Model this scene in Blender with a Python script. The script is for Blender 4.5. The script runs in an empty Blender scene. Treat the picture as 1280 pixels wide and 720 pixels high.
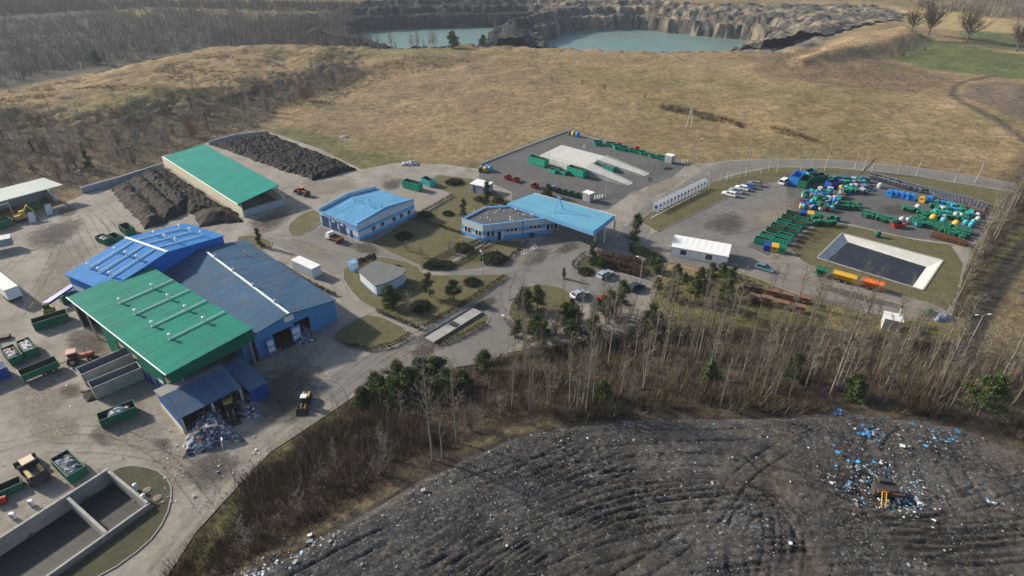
import bpy, math, random
import numpy as np
from mathutils import Vector
random.seed(7); rng = np.random.default_rng(7)
PI = math.pi
scene = bpy.context.scene
C = scene.collection
# ---------------------------------------------------------------- camera model
FPX, PITCH, CAMH = 740.0, math.radians(31.5), 70.0
def G(px, py, z=0.0):
    """ground point seen at photo pixel (1280x720) on the level z"""
    x = (px-640)/FPX; y = (360-py)/FPX
    d = (x, math.cos(PITCH)+y*math.sin(PITCH), -math.sin(PITCH)+y*math.cos(PITCH))
    t = (z-CAMH)/d[2]
    return Vector((d[0]*t, d[1]*t, z))
def GP(pts, z=0.0): return [G(a, b, z) for a, b in pts]
def unpix(w):
    dz = w.z-CAMH; f = w.y*math.cos(PITCH)-dz*math.sin(PITCH); u = w.y*math.sin(PITCH)+dz*math.cos(PITCH); return (640+FPX*w.x/f, 360-FPX*u/f)
def ang(a, b): return math.atan2(b.y-a.y, b.x-a.x)

# ---------------------------------------------------------------- mesh builder
class MB:
    def __init__(s): s.v = []; s.f = []; s.m = []
    def face(s, pts, mi=0):
        n = len(s.v); s.v += [tuple(p) for p in pts]; s.f.append(tuple(range(n, n+len(pts)))); s.m.append(mi)
    def box(s, x0, y0, z0, x1, y1, z1, mi=0, rz=0, c=None):
        P = [(x0,y0,z0),(x1,y0,z0),(x1,y1,z0),(x0,y1,z0),(x0,y0,z1),(x1,y0,z1),(x1,y1,z1),(x0,y1,z1)]
        if rz:
            cx, cy = c if c else ((x0+x1)/2, (y0+y1)/2); k, l = math.cos(rz), math.sin(rz)
            P = [(cx+(x-cx)*k-(y-cy)*l, cy+(x-cx)*l+(y-cy)*k, z) for x, y, z in P]
        s.hexa(P, mi)
    def hexa(s, P, mi=0):
        n = len(s.v); s.v += [tuple(p) for p in P]
        for q in ((0,3,2,1),(4,5,6,7),(0,1,5,4),(1,2,6,5),(2,3,7,6),(3,0,4,7)):
            s.f.append(tuple(n+i for i in q)); s.m.append(mi)
    def prism(s, poly, z0, z1, mi=0, mtop=None):
        """poly counter-clockwise; z0,z1 numbers or lists per vertex"""
        k = len(poly); n = len(s.v)
        a = z0 if isinstance(z0, (list, tuple)) else [z0]*k; b = z1 if isinstance(z1, (list, tuple)) else [z1]*k
        s.v += [(poly[i][0], poly[i][1], a[i]) for i in range(k)] + [(poly[i][0], poly[i][1], b[i]) for i in range(k)]
        s.f.append(tuple(n+i for i in reversed(range(k)))); s.m.append(mi)
        s.f.append(tuple(n+k+i for i in range(k))); s.m.append(mi if mtop is None else mtop)
        for i in range(k):
            j = (i+1) % k; s.f.append((n+i, n+j, n+k+j, n+k+i)); s.m.append(mi)
    def extrude_y(s, prof, y0, y1, mi=0):
        """prof: (x,z) outline, run along y"""
        k = len(prof); n = len(s.v)
        s.v += [(x, y0, z) for x, z in prof]+[(x, y1, z) for x, z in prof]
        s.f.append(tuple(n+i for i in range(k))); s.f.append(tuple(n+k+i for i in reversed(range(k)))); s.m += [mi, mi]
        for i in range(k):
            j = (i+1) % k; s.f.append((n+j, n+i, n+k+i, n+k+j)); s.m.append(mi)
    def tube(s, p0, p1, r0, r1=None, n=6, mi=0, cap=True):
        r1 = r0 if r1 is None else r1
        p0, p1 = Vector(p0), Vector(p1); d = (p1-p0)
        if d.length < 1e-6: return
        d.normalize(); u = d.orthogonal().normalized(); w = d.cross(u); b = len(s.v)
        for p, r in ((p0, r0), (p1, r1)):
            for i in range(n):
                t = 2*PI*i/n; s.v.append(tuple(p+u*(r*math.cos(t))+w*(r*math.sin(t))))
        for i in range(n):
            j = (i+1) % n; s.f.append((b+i, b+j, b+n+j, b+n+i)); s.m.append(mi)
        if cap:
            s.f.append(tuple(b+i for i in reversed(range(n)))); s.f.append(tuple(b+n+i for i in range(n))); s.m += [mi, mi]
    def lathe(s, prof, cx=0, cy=0, n=12, mi=0):
        b = len(s.v)
        for r, z in prof:
            for i in range(n):
                t = 2*PI*i/n; s.v.append((cx+r*math.cos(t), cy+r*math.sin(t), z))
        for k in range(len(prof)-1):
            for i in range(n):
                j = (i+1) % n; s.f.append((b+k*n+i, b+k*n+j, b+(k+1)*n+j, b+(k+1)*n+i)); s.m.append(mi)
        s.f.append(tuple(b+(len(prof)-1)*n+i for i in range(n))); s.m.append(mi)
    def open_box(s, L, W, Hh, t=.08, mi=0, flare=0, z0=0, mif=None):
        """open topped box centred on the origin"""
        l, w = L/2, W/2
        o = [(-l,-w),(l,-w),(l,w),(-l,w)]; T = [(x*(1+flare), y*(1+flare*.4)) for x, y in o]
        I = [(x-math.copysign(t, x), y-math.copysign(t, y)) for x, y in T]; J = [(x-math.copysign(t, x), y-math.copysign(t, y)) for x, y in o]
        b = len(s.v)
        for ring, z in ((o, z0), (T, z0+Hh), (I, z0+Hh), (J, z0+.12)): s.v += [(x, y, z) for x, y in ring]
        for k in range(3):
            for i in range(4):
                j = (i+1) % 4; s.f.append((b+k*4+i, b+k*4+j, b+k*4+4+j, b+k*4+4+i)); s.m.append(mi if k < 2 or mif is None else mif)
        s.f.append((b+12, b+13, b+14, b+15)); s.m.append(mi if mif is None else mif); s.f.append((b+3, b+2, b+1, b)); s.m.append(mi)
    def build(s, name, mats, parent=None, smooth=False, loc=None):
        me = bpy.data.meshes.new(name); me.from_pydata(s.v, [], s.f)
        mats = mats if isinstance(mats, (list, tuple)) else [mats]
        for m in mats: me.materials.append(m)
        me.polygons.foreach_set('material_index', s.m)
        if smooth: me.polygons.foreach_set('use_smooth', [True]*len(s.f))
        me.update()
        return link(name, me, parent, loc)
def link(name, me, parent=None, loc=None):
    o = bpy.data.objects.new(name, me); C.objects.link(o)
    if parent: o.parent = parent
    if loc is not None: o.location = loc
    return o
def np_mesh(name, V, F, mats, mi=None, smooth=False):
    """V (n,3), F (m,k) arrays"""
    me = bpy.data.meshes.new(name); V = np.asarray(V, np.float32); F = np.asarray(F, np.int32); k = F.shape[1]
    me.vertices.add(len(V)); me.vertices.foreach_set('co', V.ravel())
    me.loops.add(F.size); me.loops.foreach_set('vertex_index', F.ravel())
    me.polygons.add(len(F)); me.polygons.foreach_set('loop_start', np.arange(0, F.size, k, dtype=np.int32))
    for m in (mats if isinstance(mats, (list, tuple)) else [mats]): me.materials.append(m)
    if mi is not None: me.polygons.foreach_set('material_index', np.asarray(mi, np.int32))
    if smooth: me.polygons.foreach_set('use_smooth', np.ones(len(F), bool))
    me.update(calc_edges=True); me.validate(); return me
def tag(o, label=None, cat=None, group=None, kind=None):
    if label: o['label'] = label
    if cat: o['category'] = cat
    if group: o['group'] = group
    if kind: o['kind'] = kind
    return o
def thing(name, label, cat, loc=(0,0,0), rz=0, group=None):
    o = bpy.data.objects.new(name, None); C.objects.link(o); o.empty_display_size = .5
    o.location = loc; o.rotation_euler = (0, 0, rz); return tag(o, label, cat, group)
KIDS = {}
def kids(o):
    return [c for c in o.children]
def copy_tree(o, loc=None, rz=None, label=None, scale=None, group=None, swap=None, parent=None):
    c = o.copy(); C.objects.link(c)
    if swap and c.data and c.data.materials:
        if any(m.name in swap for m in c.data.materials if m):
            key = (c.data.name, tuple(sorted(swap.items())))
            if key not in KIDS:
                d = c.data.copy()
                for i, m in enumerate(d.materials):
                    if m and m.name in swap: d.materials[i] = bpy.data.materials[swap[m.name]]
                KIDS[key] = d
            c.data = KIDS[key]
    if parent is not None: c.parent = parent
    if loc is not None: c.location = loc
    if rz is not None: c.rotation_euler = (0, 0, rz)
    if scale is not None: c.scale = (scale,)*3 if isinstance(scale, (int, float)) else scale
    if label: c['label'] = label
    if group: c['group'] = group
    for ch in kids(o): copy_tree(ch, swap=swap, parent=c)
    return c
class Stamp:
    """first call places the prototype itself, later calls place copies"""
    def __init__(s, proto): s.p = proto; s.used = False; s.src = None
    def __call__(s, loc, rz=0, label=None, scale=None, group=None, swap=None):
        if not s.used and not swap:
            s.used = True; o = s.p; o.location = loc; o.rotation_euler = (0, 0, rz)
            if scale is not None: o.scale = (scale,)*3 if isinstance(scale, (int, float)) else scale
            if label: o['label'] = label
            if group: o['group'] = group
            return o
        o = copy_tree(s.p, loc, rz, label, scale if scale is not None else 1.0, group, swap)
        return o
    def done(s):
        if not s.used:
            for ch in list(s.p.children_recursive): bpy.data.objects.remove(ch)
            bpy.data.objects.remove(s.p)

# ---------------------------------------------------------------- materials
def mat(name, col, rough=.75, var=.18, scale=.6, fine=6.0, bump=.0, wave=None, metal=0.0, spec=.3, dirt=None, dirt_amt=.5, coord='Object', streak=None):
    m = bpy.data.materials.new(name); m.use_nodes = True; nt = m.node_tree; N = nt.nodes; L = nt.links
    b = N['Principled BSDF']; b.inputs['Roughness'].default_value = rough; b.inputs['Metallic'].default_value = metal
    b.inputs['Specular IOR Level'].default_value = spec
    tc = N.new('ShaderNodeTexCoord')
    def noise(s, d=5):
        n = N.new('ShaderNodeTexNoise'); n.inputs['Scale'].default_value = s; n.inputs['Detail'].default_value = d
        n.inputs['Roughness'].default_value = .65; L.new(tc.outputs[coord], n.inputs['Vector']); return n
    def mrange(src, a, c, lo=.25, hi=.75):
        r = N.new('ShaderNodeMapRange'); r.inputs[1].default_value = lo; r.inputs[2].default_value = hi
        r.inputs[3].default_value = a; r.inputs[4].default_value = c; L.new(src, r.inputs[0]); return r
    n1 = noise(scale); n2 = noise(fine)
    r1 = mrange(n1.outputs['Fac'], 1-var, 1+var); r2 = mrange(n2.outputs['Fac'], 1-var*.8, 1+var*.8)
    mu = N.new('ShaderNodeMath'); mu.operation = 'MULTIPLY'; L.new(r1.outputs[0], mu.inputs[0]); L.new(r2.outputs[0], mu.inputs[1])
    mx = N.new('ShaderNodeMix'); mx.data_type = 'RGBA'; mx.blend_type = 'MULTIPLY'; mx.inputs[0].default_value = 1
    mx.inputs[6].default_value = (*col, 1); L.new(mu.outputs[0], mx.inputs[7]); out = mx.outputs[2]
    if dirt:
        n3 = noise(scale*2.3, 8); r3 = mrange(n3.outputs['Fac'], 0, dirt_amt, .48, .72)
        m2 = N.new('ShaderNodeMix'); m2.data_type = 'RGBA'; L.new(r3.outputs[0], m2.inputs[0]); L.new(out, m2.inputs[6])
        m2.inputs[7].default_value = (*dirt, 1); out = m2.outputs[2]
    if streak:                                 # rain streaks: noise stretched down the slope
        mp = N.new('ShaderNodeMapping'); mp.inputs['Scale'].default_value = (streak[0], streak[1], 1); L.new(tc.outputs[coord], mp.inputs['Vector'])
        n4 = N.new('ShaderNodeTexNoise'); n4.inputs['Scale'].default_value = 1.0; n4.inputs['Detail'].default_value = 6; L.new(mp.outputs[0], n4.inputs['Vector']); r4 = mrange(n4.outputs['Fac'], .72, 1.2)
        m4 = N.new('ShaderNodeMix'); m4.data_type = 'RGBA'; m4.blend_type = 'MULTIPLY'; m4.inputs[0].default_value = 1; L.new(out, m4.inputs[6]); L.new(r4.outputs[0], m4.inputs[7]); out = m4.outputs[2]
    L.new(out, b.inputs['Base Color'])
    hsrc = None
    if wave:                                  # (scale, axis, strength)
        w = N.new('ShaderNodeTexWave'); w.bands_direction = wave[1]; w.inputs['Scale'].default_value = wave[0]
        L.new(tc.outputs[coord], w.inputs['Vector']); hsrc = w.outputs['Fac']; st = wave[2]
        m3 = N.new('ShaderNodeMix'); m3.data_type = 'RGBA'; m3.blend_type = 'MULTIPLY'; m3.inputs[0].default_value = .22
        L.new(out, m3.inputs[6]); L.new(w.outputs['Color'], m3.inputs[7]); L.new(m3.outputs[2], b.inputs['Base Color'])
    elif bump: hsrc = n2.outputs['Fac']; st = bump
    if hsrc is not None:
        bp = N.new('ShaderNodeBump'); bp.inputs['Strength'].default_value = min(1, st); bp.inputs['Distance'].default_value = .12
        L.new(hsrc, bp.inputs['Height']); L.new(bp.outputs[0], b.inputs['Normal'])
    return m
def voronoi_mat(name, stops, scale, rough=.8, bump=.6, base=None, amount=1.0):
    """rubbish: random cell colours through a ramp; amount < 1 lets the base show between"""
    m = bpy.data.materials.new(name); m.use_nodes = True; nt = m.node_tree; N = nt.nodes; L = nt.links
    b = N['Principled BSDF']; b.inputs['Roughness'].default_value = rough; b.inputs['Specular IOR Level'].default_value = .25
    tc = N.new('ShaderNodeTexCoord'); v = N.new('ShaderNodeTexVoronoi'); v.inputs['Scale'].default_value = scale; L.new(tc.outputs['Object'], v.inputs['Vector'])
    sp = N.new('ShaderNodeSeparateColor'); L.new(v.outputs['Color'], sp.inputs[0])
    r = N.new('ShaderNodeValToRGB'); r.color_ramp.interpolation = 'CONSTANT'
    el = r.color_ramp.elements
    while len(el) < len(stops): el.new(.5)
    for e, (p, c) in zip(el, stops): e.position = p; e.color = (*c, 1)
    L.new(sp.outputs[0], r.inputs[0])
    bp = N.new('ShaderNodeBump'); bp.inputs['Strength'].default_value = bump; bp.inputs['Distance'].default_value = .25; L.new(sp.outputs[1], bp.inputs['Height']); L.new(bp.outputs[0], b.inputs['Normal'])
    L.new(r.outputs[0], b.inputs['Base Color'])
    return m
def plain(name, col, rough=.5, spec=.4, metal=0): return mat(name, col, rough, .1, 1.5, 9, 0, None, metal, spec)
K = {}
def mk(name, *a, **k): K[name] = mat(name, *a, **k); return K[name]
mk('yard', (.248,.226,.193), .92, .28, .07, 1.1, .35, dirt=(.115,.103,.09), dirt_amt=.8)
mk('asphalt', (.168,.159,.146), .88, .16, .09, 1.6, .25, dirt=(.10,.098,.095), dirt_amt=.6)
mk('asphalt_dark', (.095,.094,.093), .88, .18, .1, 1.5, .25, dirt=(.14,.135,.125), dirt_amt=.5)
mk('paving', (.235,.215,.185), .9, .14, .15, 2.2, .2, dirt=(.16,.15,.135), dirt_amt=.6)
mk('gravel', (.2,.18,.155), .95, .2, .2, 3, .5, dirt=(.13,.12,.105), dirt_amt=.6)
mk('mud', (.10,.085,.065), .8, .3, .3, 2, .6)
mk('lawn', (.1,.092,.042), .95, .3, .35, 3.5, .8, dirt=(.15,.125,.06), dirt_amt=.85)
mk('lawn_dull', (.06,.06,.032), .95, .3, .5, 4, .8, dirt=(.085,.072,.045), dirt_amt=.8)
mk('kerb', (.23,.22,.2), .85, .15)
mk('concrete', (.33,.325,.31), .85, .16, .35, 4, .2, dirt=(.2,.195,.185), dirt_amt=.7)
mk('concrete_pale', (.5,.5,.46), .85, .12, .4, 4, .2, dirt=(.36,.36,.33), dirt_amt=.6)
mk('concrete_blue', (.3,.33,.36), .8, .15, .35, 4, .2, dirt=(.2,.21,.22), dirt_amt=.6)
mk('cream_wall', (.58,.55,.43), .8, .1, .4, 3, .1, dirt=(.4,.37,.28), dirt_amt=.5)
mk('sludge', (.03,.032,.033), .6, .3, .3, 2.5, .15, spec=.25)
mk('liner', (.02,.025,.037), .6, .35, .35, 2.2, .3, spec=.25, dirt=(.05,.055,.068), dirt_amt=.7)
mk('roof_green', (.007,.225,.165), .75, .1, .12, 2, wave=(.9,'X',.3), dirt=(.035,.15,.115), dirt_amt=.6, streak=(1.2,.07), spec=.12)
mk('roof_teal', (.008,.26,.215), .75, .1, .12, 2, wave=(.9,'X',.3), dirt=(.04,.21,.18), dirt_amt=.6, streak=(1.2,.07), spec=.12)
mk('wall_green', (.008,.15,.09), .6, .1, .2, 2, wave=(2.2,'X',.25), spec=.12)
mk('wall_green_side', (.012,.2,.12), .55, .1, .2, 2, wave=(2.2,'Y',.25))
mk('roof_blue', (.03,.215,.55), .75, .1, .12, 2, wave=(.9,'X',.3), dirt=(.05,.2,.5), dirt_amt=.6, streak=(1.2,.07), spec=.12)
mk('roof_navy', (.045,.112,.2), .75, .14, .12, 2, wave=(.9,'Y',.3), dirt=(.085,.115,.155), dirt_amt=.8, streak=(.07,1.2), spec=.12)
mk('roof_slate', (.06,.115,.2), .75, .16, .15, 2, wave=(1.1,'X',.3), dirt=(.11,.13,.165), dirt_amt=.8, streak=(1.2,.07), spec=.12)
mk('roof_slate_sunlit', (.19,.205,.215), .75, .12, .15, 2, wave=(1.1,'Y',.3), spec=.12)  # slate roof as it looks in sun: the light is in the colour
mk('wall_blue', (.1,.29,.58), .6, .08, .2, 3, wave=(2.4,'X',.25), dirt=(.09,.24,.48), dirt_amt=.4, spec=.12)
mk('wall_blue_side', (.09,.25,.55), .55, .08, .2, 3, wave=(2.4,'Y',.25))
mk('wall_royal', (.02,.09,.42), .5, .1, .2, 3, wave=(2.4,'Y',.25))
mk('sky_roof', (.11,.33,.56), .75, .1, .12, 2, wave=(.9,'X',.25), dirt=(.17,.34,.49), dirt_amt=.7, streak=(1.2,.07), spec=.12)
mk('sky_fascia', (.14,.36,.6), .65, .07, spec=.2)
mk('band_blue', (.12,.34,.68), .55, .08, .5, 5)
mk('band_white', (.52,.57,.6), .65, .08, .5, 5, spec=.2)
mk('door_navy', (.02,.055,.17), .5, .12, wave=(3.5,'Z',.2))
mk('white_paint', (.72,.73,.72), .45, .06, .6, 5, dirt=(.5,.5,.47), dirt_amt=.4)
mk('white_fabric', (.8,.8,.79), .7, .05, .4, 3, .05, spec=.15)
mk('roof_dark', (.085,.09,.1), .85, .15, .25, 3, .15, dirt=(.13,.13,.13), dirt_amt=.4)
mk('roof_felt', (.13,.14,.135), .85, .15, .25, 3, .15, dirt=(.09,.1,.09), dirt_amt=.5)
mk('pale_roof', (.62,.68,.6), .6, .08, .2, 2, wave=(1.1,'Y',.25), dirt=(.45,.5,.45), dirt_amt=.4)
mk('steel', (.4,.41,.42), .4, .12, metal=.6)
mk('galv', (.46,.47,.47), .45, .1, metal=.3)
mk('pipe_white', (.7,.78,.78), .5, .06)
mk('post_dark', (.12,.125,.13), .6, .1)
mk('skip_green', (.01,.15,.085), .6, .2, .8, 5, dirt=(.05,.085,.055), dirt_amt=.7, spec=.2)
mk('skip_teal', (.014,.32,.215), .6, .14, .8, 5, dirt=(.03,.22,.15), dirt_amt=.5, spec=.2)
mk('skip_inner', (.05,.055,.05), .85, .25)
mk('skip_grey', (.4,.41,.4), .7, .18, .5, 4, wave=(1.7,'X',.3), dirt=(.2,.19,.17), dirt_amt=.8)
mk('red', (.36,.025,.02), .5, .15)
mk('orange', (.7,.16,.02), .5, .15)
mk('rust', (.12,.05,.027), .85, .3, 1.5, 6, dirt=(.16,.085,.055), dirt_amt=.7)
mk('rust_pink', (.21,.115,.078), .9, .22, 1.0, 5, dirt=(.13,.08,.06), dirt_amt=.7)
mk('yellow', (.62,.36,.03), .5, .12)
mk('yellow_dull', (.42,.3,.06), .6, .2, dirt=(.2,.16,.07), dirt_amt=.6)
mk('blue_bin', (.02,.21,.62), .4, .08)
mk('blue_deep', (.015,.06,.3), .45, .1)
mk('teal_bin', (.05,.33,.38), .45, .1)
mk('green_bin', (.014,.1,.07), .7, .25, 1.2, 5, dirt=(.06,.08,.07), dirt_amt=.7, spec=.2)
mk('grey_bin', (.07,.08,.105), .7, .15, spec=.15)
mk('grey_lid', (.15,.17,.21), .7, .2, spec=.15)
mk('white_bin', (.42,.46,.45), .7, .1, spec=.2)
mk('tyre', (.018,.018,.018), .85, .1)
mk('glass', (.018,.024,.03), .08, .1, spec=.6)
mk('hub', (.4,.4,.4), .4, .1, metal=.6)
mk('black', (.02,.02,.022), .6, .1)
mk('car_silver', (.42,.5,.58), .25, .04, spec=.5, metal=.3)
mk('car_white', (.75,.77,.78), .25, .04, spec=.5)
mk('car_red', (.42,.03,.02), .25, .04, spec=.5)
mk('car_dark', (.03,.04,.05), .25, .04, spec=.5)
mk('car_blue', (.03,.1,.36), .25, .04, spec=.5)
mk('car_olive', (.2,.21,.16), .3, .04, spec=.5)
mk('car_teal', (.1,.2,.26), .25, .04, spec=.5)
mk('loader_yellow', (.42,.28,.05), .55, .2, dirt=(.12,.1,.06), dirt_amt=.8)
mk('cab_beige', (.5,.4,.28), .55, .12)
mk('machine_dark', (.05,.048,.045), .7, .2)
mk('tractor_red', (.34,.08,.06), .5, .2)
mk('pink_roof', (.5,.3,.25), .55, .12)
mk('bark_white', (.21,.187,.15), .9, .3, 2.5, 14, dirt=(.07,.06,.05), dirt_amt=.7)
mk('bark_pale', (.4,.37,.31), .9, .25, 2.5, 14, dirt=(.16,.14,.12), dirt_amt=.6)
mk('bark', (.12,.095,.07), .9, .25, 2, 9)
mk('bark_grey', (.21,.185,.15), .9, .25, 2, 9)
mk('twig', (.1,.078,.06), .95, .25, spec=.1)
mk('twig_pale', (.2,.172,.135), .95, .25, spec=.1)
mk('twig_grey', (.16,.142,.125), .95, .25, spec=.1)
mk('twig_rust', (.26,.12,.055), .9, .25)
mk('needle', (.066,.1,.036), .85, .45, .7, 4, spec=.1)
mk('needle_olive', (.12,.13,.045), .85, .45, .7, 4, spec=.1)
mk('needle_dark', (.036,.058,.028), .85, .4, .7, 4, spec=.1)
mk('hedge_brown', (.085,.05,.034), .9, .3, .7, 4)
mk('hedge_green', (.035,.045,.02), .9, .3, .7, 4)
mk('straw', (.33,.25,.135), .95, .25)
mk('straw_dark', (.2,.155,.09), .95, .25)
mk('bramble', (.075,.058,.042), .95, .25, spec=.1)
mk('bramble_red', (.105,.066,.043), .95, .25, spec=.1)
mk('grass_blade', (.13,.125,.05), .95, .3)
mk('compost', (.022,.02,.019), .95, .35, .6, 3.5, 1.0, dirt=(.04,.035,.031), dirt_amt=.6)
mk('compost_black', (.017,.017,.019), .9, .4, .8, 3.5, 1.0, dirt=(.04,.04,.042), dirt_amt=.5)
mk('compost_brown', (.034,.029,.025), .95, .3, .5, 3.5, 1.0, dirt=(.055,.047,.038), dirt_amt=.7)
mk('emblem_blue', (.06,.12,.4), .6, .1)
mk('emblem_red', (.5,.12,.08), .6, .1)
mk('emblem_grey', (.2,.23,.3), .6, .1)
mk('skin', (.45,.28,.2), .6, .05)
mk('cloth_dark', (.02,.022,.028), .8, .1)
mk('cloth_red', (.4,.03,.025), .8, .1)
mk('cloth_navy', (.03,.04,.09), .8, .1)
mk('hair', (.04,.028,.02), .7, .1)
mk('poly_blue', (.06,.3,.62), .45, .15)
mk('poly_white', (.55,.58,.6), .6, .15)
mk('poly_grey', (.22,.23,.25), .7, .2)
mk('poly_teal', (.06,.35,.35), .6, .2)
mk('tarp', (.22,.24,.3), .6, .2)
W5 = [(0,(.035,.035,.038)),(.2,(.09,.095,.1)),(.42,(.17,.19,.22)),(.6,(.1,.13,.2)),(.72,(.3,.33,.37)),(.86,(.5,.53,.56)),(.94,(.2,.3,.48)),(.975,(.3,.13,.08))]
K['waste'] = voronoi_mat('waste', W5, 2.6)
K['waste_pale'] = voronoi_mat('waste_pale', [(0,(.1,.1,.11)),(.25,(.3,.32,.34)),(.5,(.55,.57,.58)),(.7,(.66,.68,.68)),(.88,(.3,.36,.46)),(.95,(.35,.2,.15))], 2.8)
K['waste_mixed'] = voronoi_mat('waste_mixed', [(0,(.06,.055,.05)),(.25,(.2,.17,.15)),(.5,(.42,.4,.38)),(.7,(.3,.2,.16)),(.85,(.55,.55,.55)),(.95,(.16,.25,.4))], 2.8)

# ---------------------------------------------------------------- terrain
def vn(x, y, seed=0):
    xi = np.floor(x).astype(np.int64); yi = np.floor(y).astype(np.int64); xf = x-xi; yf = y-yi
    def h(a, b):
        n = (a*374761393+b*668265263+seed*1442695041) & 0xffffffff
        n = ((n ^ (n >> 13))*1274126177) & 0xffffffff
        return ((n ^ (n >> 16)) & 0xffff)/65535.0
    u = xf*xf*(3-2*xf); w = yf*yf*(3-2*yf)
    return (h(xi,yi)*(1-u)+h(xi+1,yi)*u)*(1-w)+(h(xi,yi+1)*(1-u)+h(xi+1,yi+1)*u)*w
def fbm(x, y, o=4, seed=0):
    r = 0; a = .5
    for i in range(o): r = r+a*vn(x*2**i, y*2**i, seed+i); a *= .5
    return r/(1-.5**o)
def sdist(x, y, poly):
    """signed distance to polygon, negative inside"""
    d = np.full(x.shape, 1e18); ins = np.zeros(x.shape, bool); n = len(poly)
    for i in range(n):
        ax, ay = poly[i][0], poly[i][1]; bx, by = poly[(i+1) % n][0], poly[(i+1) % n][1]
        ex, ey = bx-ax, by-ay; wx, wy = x-ax, y-ay
        t = np.clip((wx*ex+wy*ey)/(ex*ex+ey*ey+1e-12), 0, 1)
        d = np.minimum(d, (wx-ex*t)**2+(wy-ey*t)**2)
        if ay != by:
            c = (ay > y) != (by > y); xx = (bx-ax)*(y-ay)/(by-ay)+ax; ins ^= c & (x < xx)
    d = np.sqrt(d); return np.where(ins, -d, d)
def ldist(x, y, line):
    d = np.full(x.shape, 1e18)
    for i in range(len(line)-1):
        ax, ay = line[i][0], line[i][1]; ex, ey = line[i+1][0]-ax, line[i+1][1]-ay; wx, wy = x-ax, y-ay
        t = np.clip((wx*ex+wy*ey)/(ex*ex+ey*ey+1e-12), 0, 1); d = np.minimum(d, (wx-ex*t)**2+(wy-ey*t)**2)
    return np.sqrt(d)
def sm(t): t = np.clip(t, 0, 1); return t*t*(3-2*t)
LFZ = 10.0
LF = [p.to_2d() for p in GP([(250,775),(300,722),(370,690),(430,655),(520,602),(580,572),(640,546),(740,528),(850,522),(960,521),(1080,517),(1190,532),(1260,556),(1400,610)], LFZ)]+[Vector((190,40)), Vector((200,-60)), Vector((-60,-60)), Vector((-45,30))]
WB = [p.to_2d() for p in GP([(120,860),(212,716),(245,665),(292,614),(338,565),(395,528),(440,497),(500,466),(560,462),(600,452),(660,440),(720,428),(800,414),(900,406),(1000,402),(1100,422),(1180,430),(1240,432),(1400,470)])]+[Vector((260,60)), Vector((260,-120)), Vector((-110,-120)), Vector((-70,10))]
YARD = GP([(-500,420),(-250,330),(0,288),(60,262),(105,243),(205,208),(262,176),(335,164),(400,186),(452,212),(498,203),(560,206),(598,211),(600,206),(712,163),(862,206),(905,201),(960,198),(1040,199),(1130,207),(1210,218),(1300,234),(1300,246),(1262,241),(1245,275),(1210,330),(1190,395),(1180,402),(1100,394),(1000,370),(925,340),(835,325),(800,420),(660,436),(600,448),(560,462),(500,466),(440,497),(395,528),(338,565),(292,614),(245,665),(212,716),(120,860),(-400,860)])
FLAT = YARD
POND_O = GP([(1053,292),(1178,325.5),(1153,362.5),(1022,322.5)])
_c0 = G(138,592); _u = (_c0-G(0,681)).normalized(); _v = (G(176,637)-_c0); _D = _v.length+.6; _v = _v.normalized(); _v = (_v-_u*_v.dot(_u)).normalized()
BASIN_O = [_c0-_u*34, _c0, _c0+_v*_D, _c0-_u*34+_v*_D]
WL = GP([(438,41),(470,38),(520,36),(600,34),(664,34),(655,40),(628,47),(614,54),(600,77),(500,80),(440,62)], -20)
WR = GP([(668,54),(690,48),(722,38.5),(790,36),(850,42),(948,52),(955,60),(905,82),(800,84),(690,80)], -20)
HILL = GP([(-500,210),(0,168),(150,157),(330,124),(430,92),(462,72),(440,60),(380,60),(250,67),(130,92),(0,114),(-500,180)], 0)
def grow(a, step, k, top, end):
    r = [a]
    while r[-1] < end: r.append(r[-1]+min(top, step+max(0, r[-1]-130)*k if True else 0))
    return r
xp = grow(0, 1.3, .014, 60, 2600); XS = np.array([-v for v in xp[:0:-1]]+xp)
ya = list(np.arange(-60, 24, 4.0)); yb = [24.0]
while yb[-1] < 235: yb.append(yb[-1]+1.2)
while yb[-1] < 820: yb.append(yb[-1]+1.2+(yb[-1]-235)*.0085)
while yb[-1] < 3200: yb.append(yb[-1]+6+(yb[-1]-800)*.06)
YS = np.array(ya+yb)
X, Y = np.meshgrid(XS, YS)
def wall_noise(x, y): return fbm(x/14, y/14, 4, 11)
dLF = sdist(X, Y, LF); dWB = sdist(X, Y, WB); dFL = sdist(X, Y, FLAT)
dW = np.minimum(sdist(X, Y, WL), sdist(X, Y, WR)); dH = sdist(X, Y, HILL)
n_big = fbm(X/60, Y/60, 3, 1)-.5; n_mid = fbm(X/9, Y/9, 4, 2)-.5; n_sm = fbm(X/2.6, Y/2.6, 3, 3)-.5
Z = (n_big*5+n_mid*1.3+n_sm*.35)*sm((dFL-1)/30)
Z = Z*(1-sm(-dWB/3))
hill = sm(-dH/28)*5.5*(.92+.5*n_big+.16*n_mid)
rough_edge = sm(1-np.abs(dH+8)/16)
Z = Z+hill+(rough_edge*n_sm*2.2+sm(-dH/10)*n_sm*1.3)*(dFL > 6)
bank = LFZ*sm(np.where(dWB < 0, -dWB/(-dWB+np.maximum(dLF, 0)+1e-6), 0))
Z = Z+np.where(dWB < 0, bank+n_mid*1.2*sm(-dWB/4)*sm(dLF/3), 0)
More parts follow.
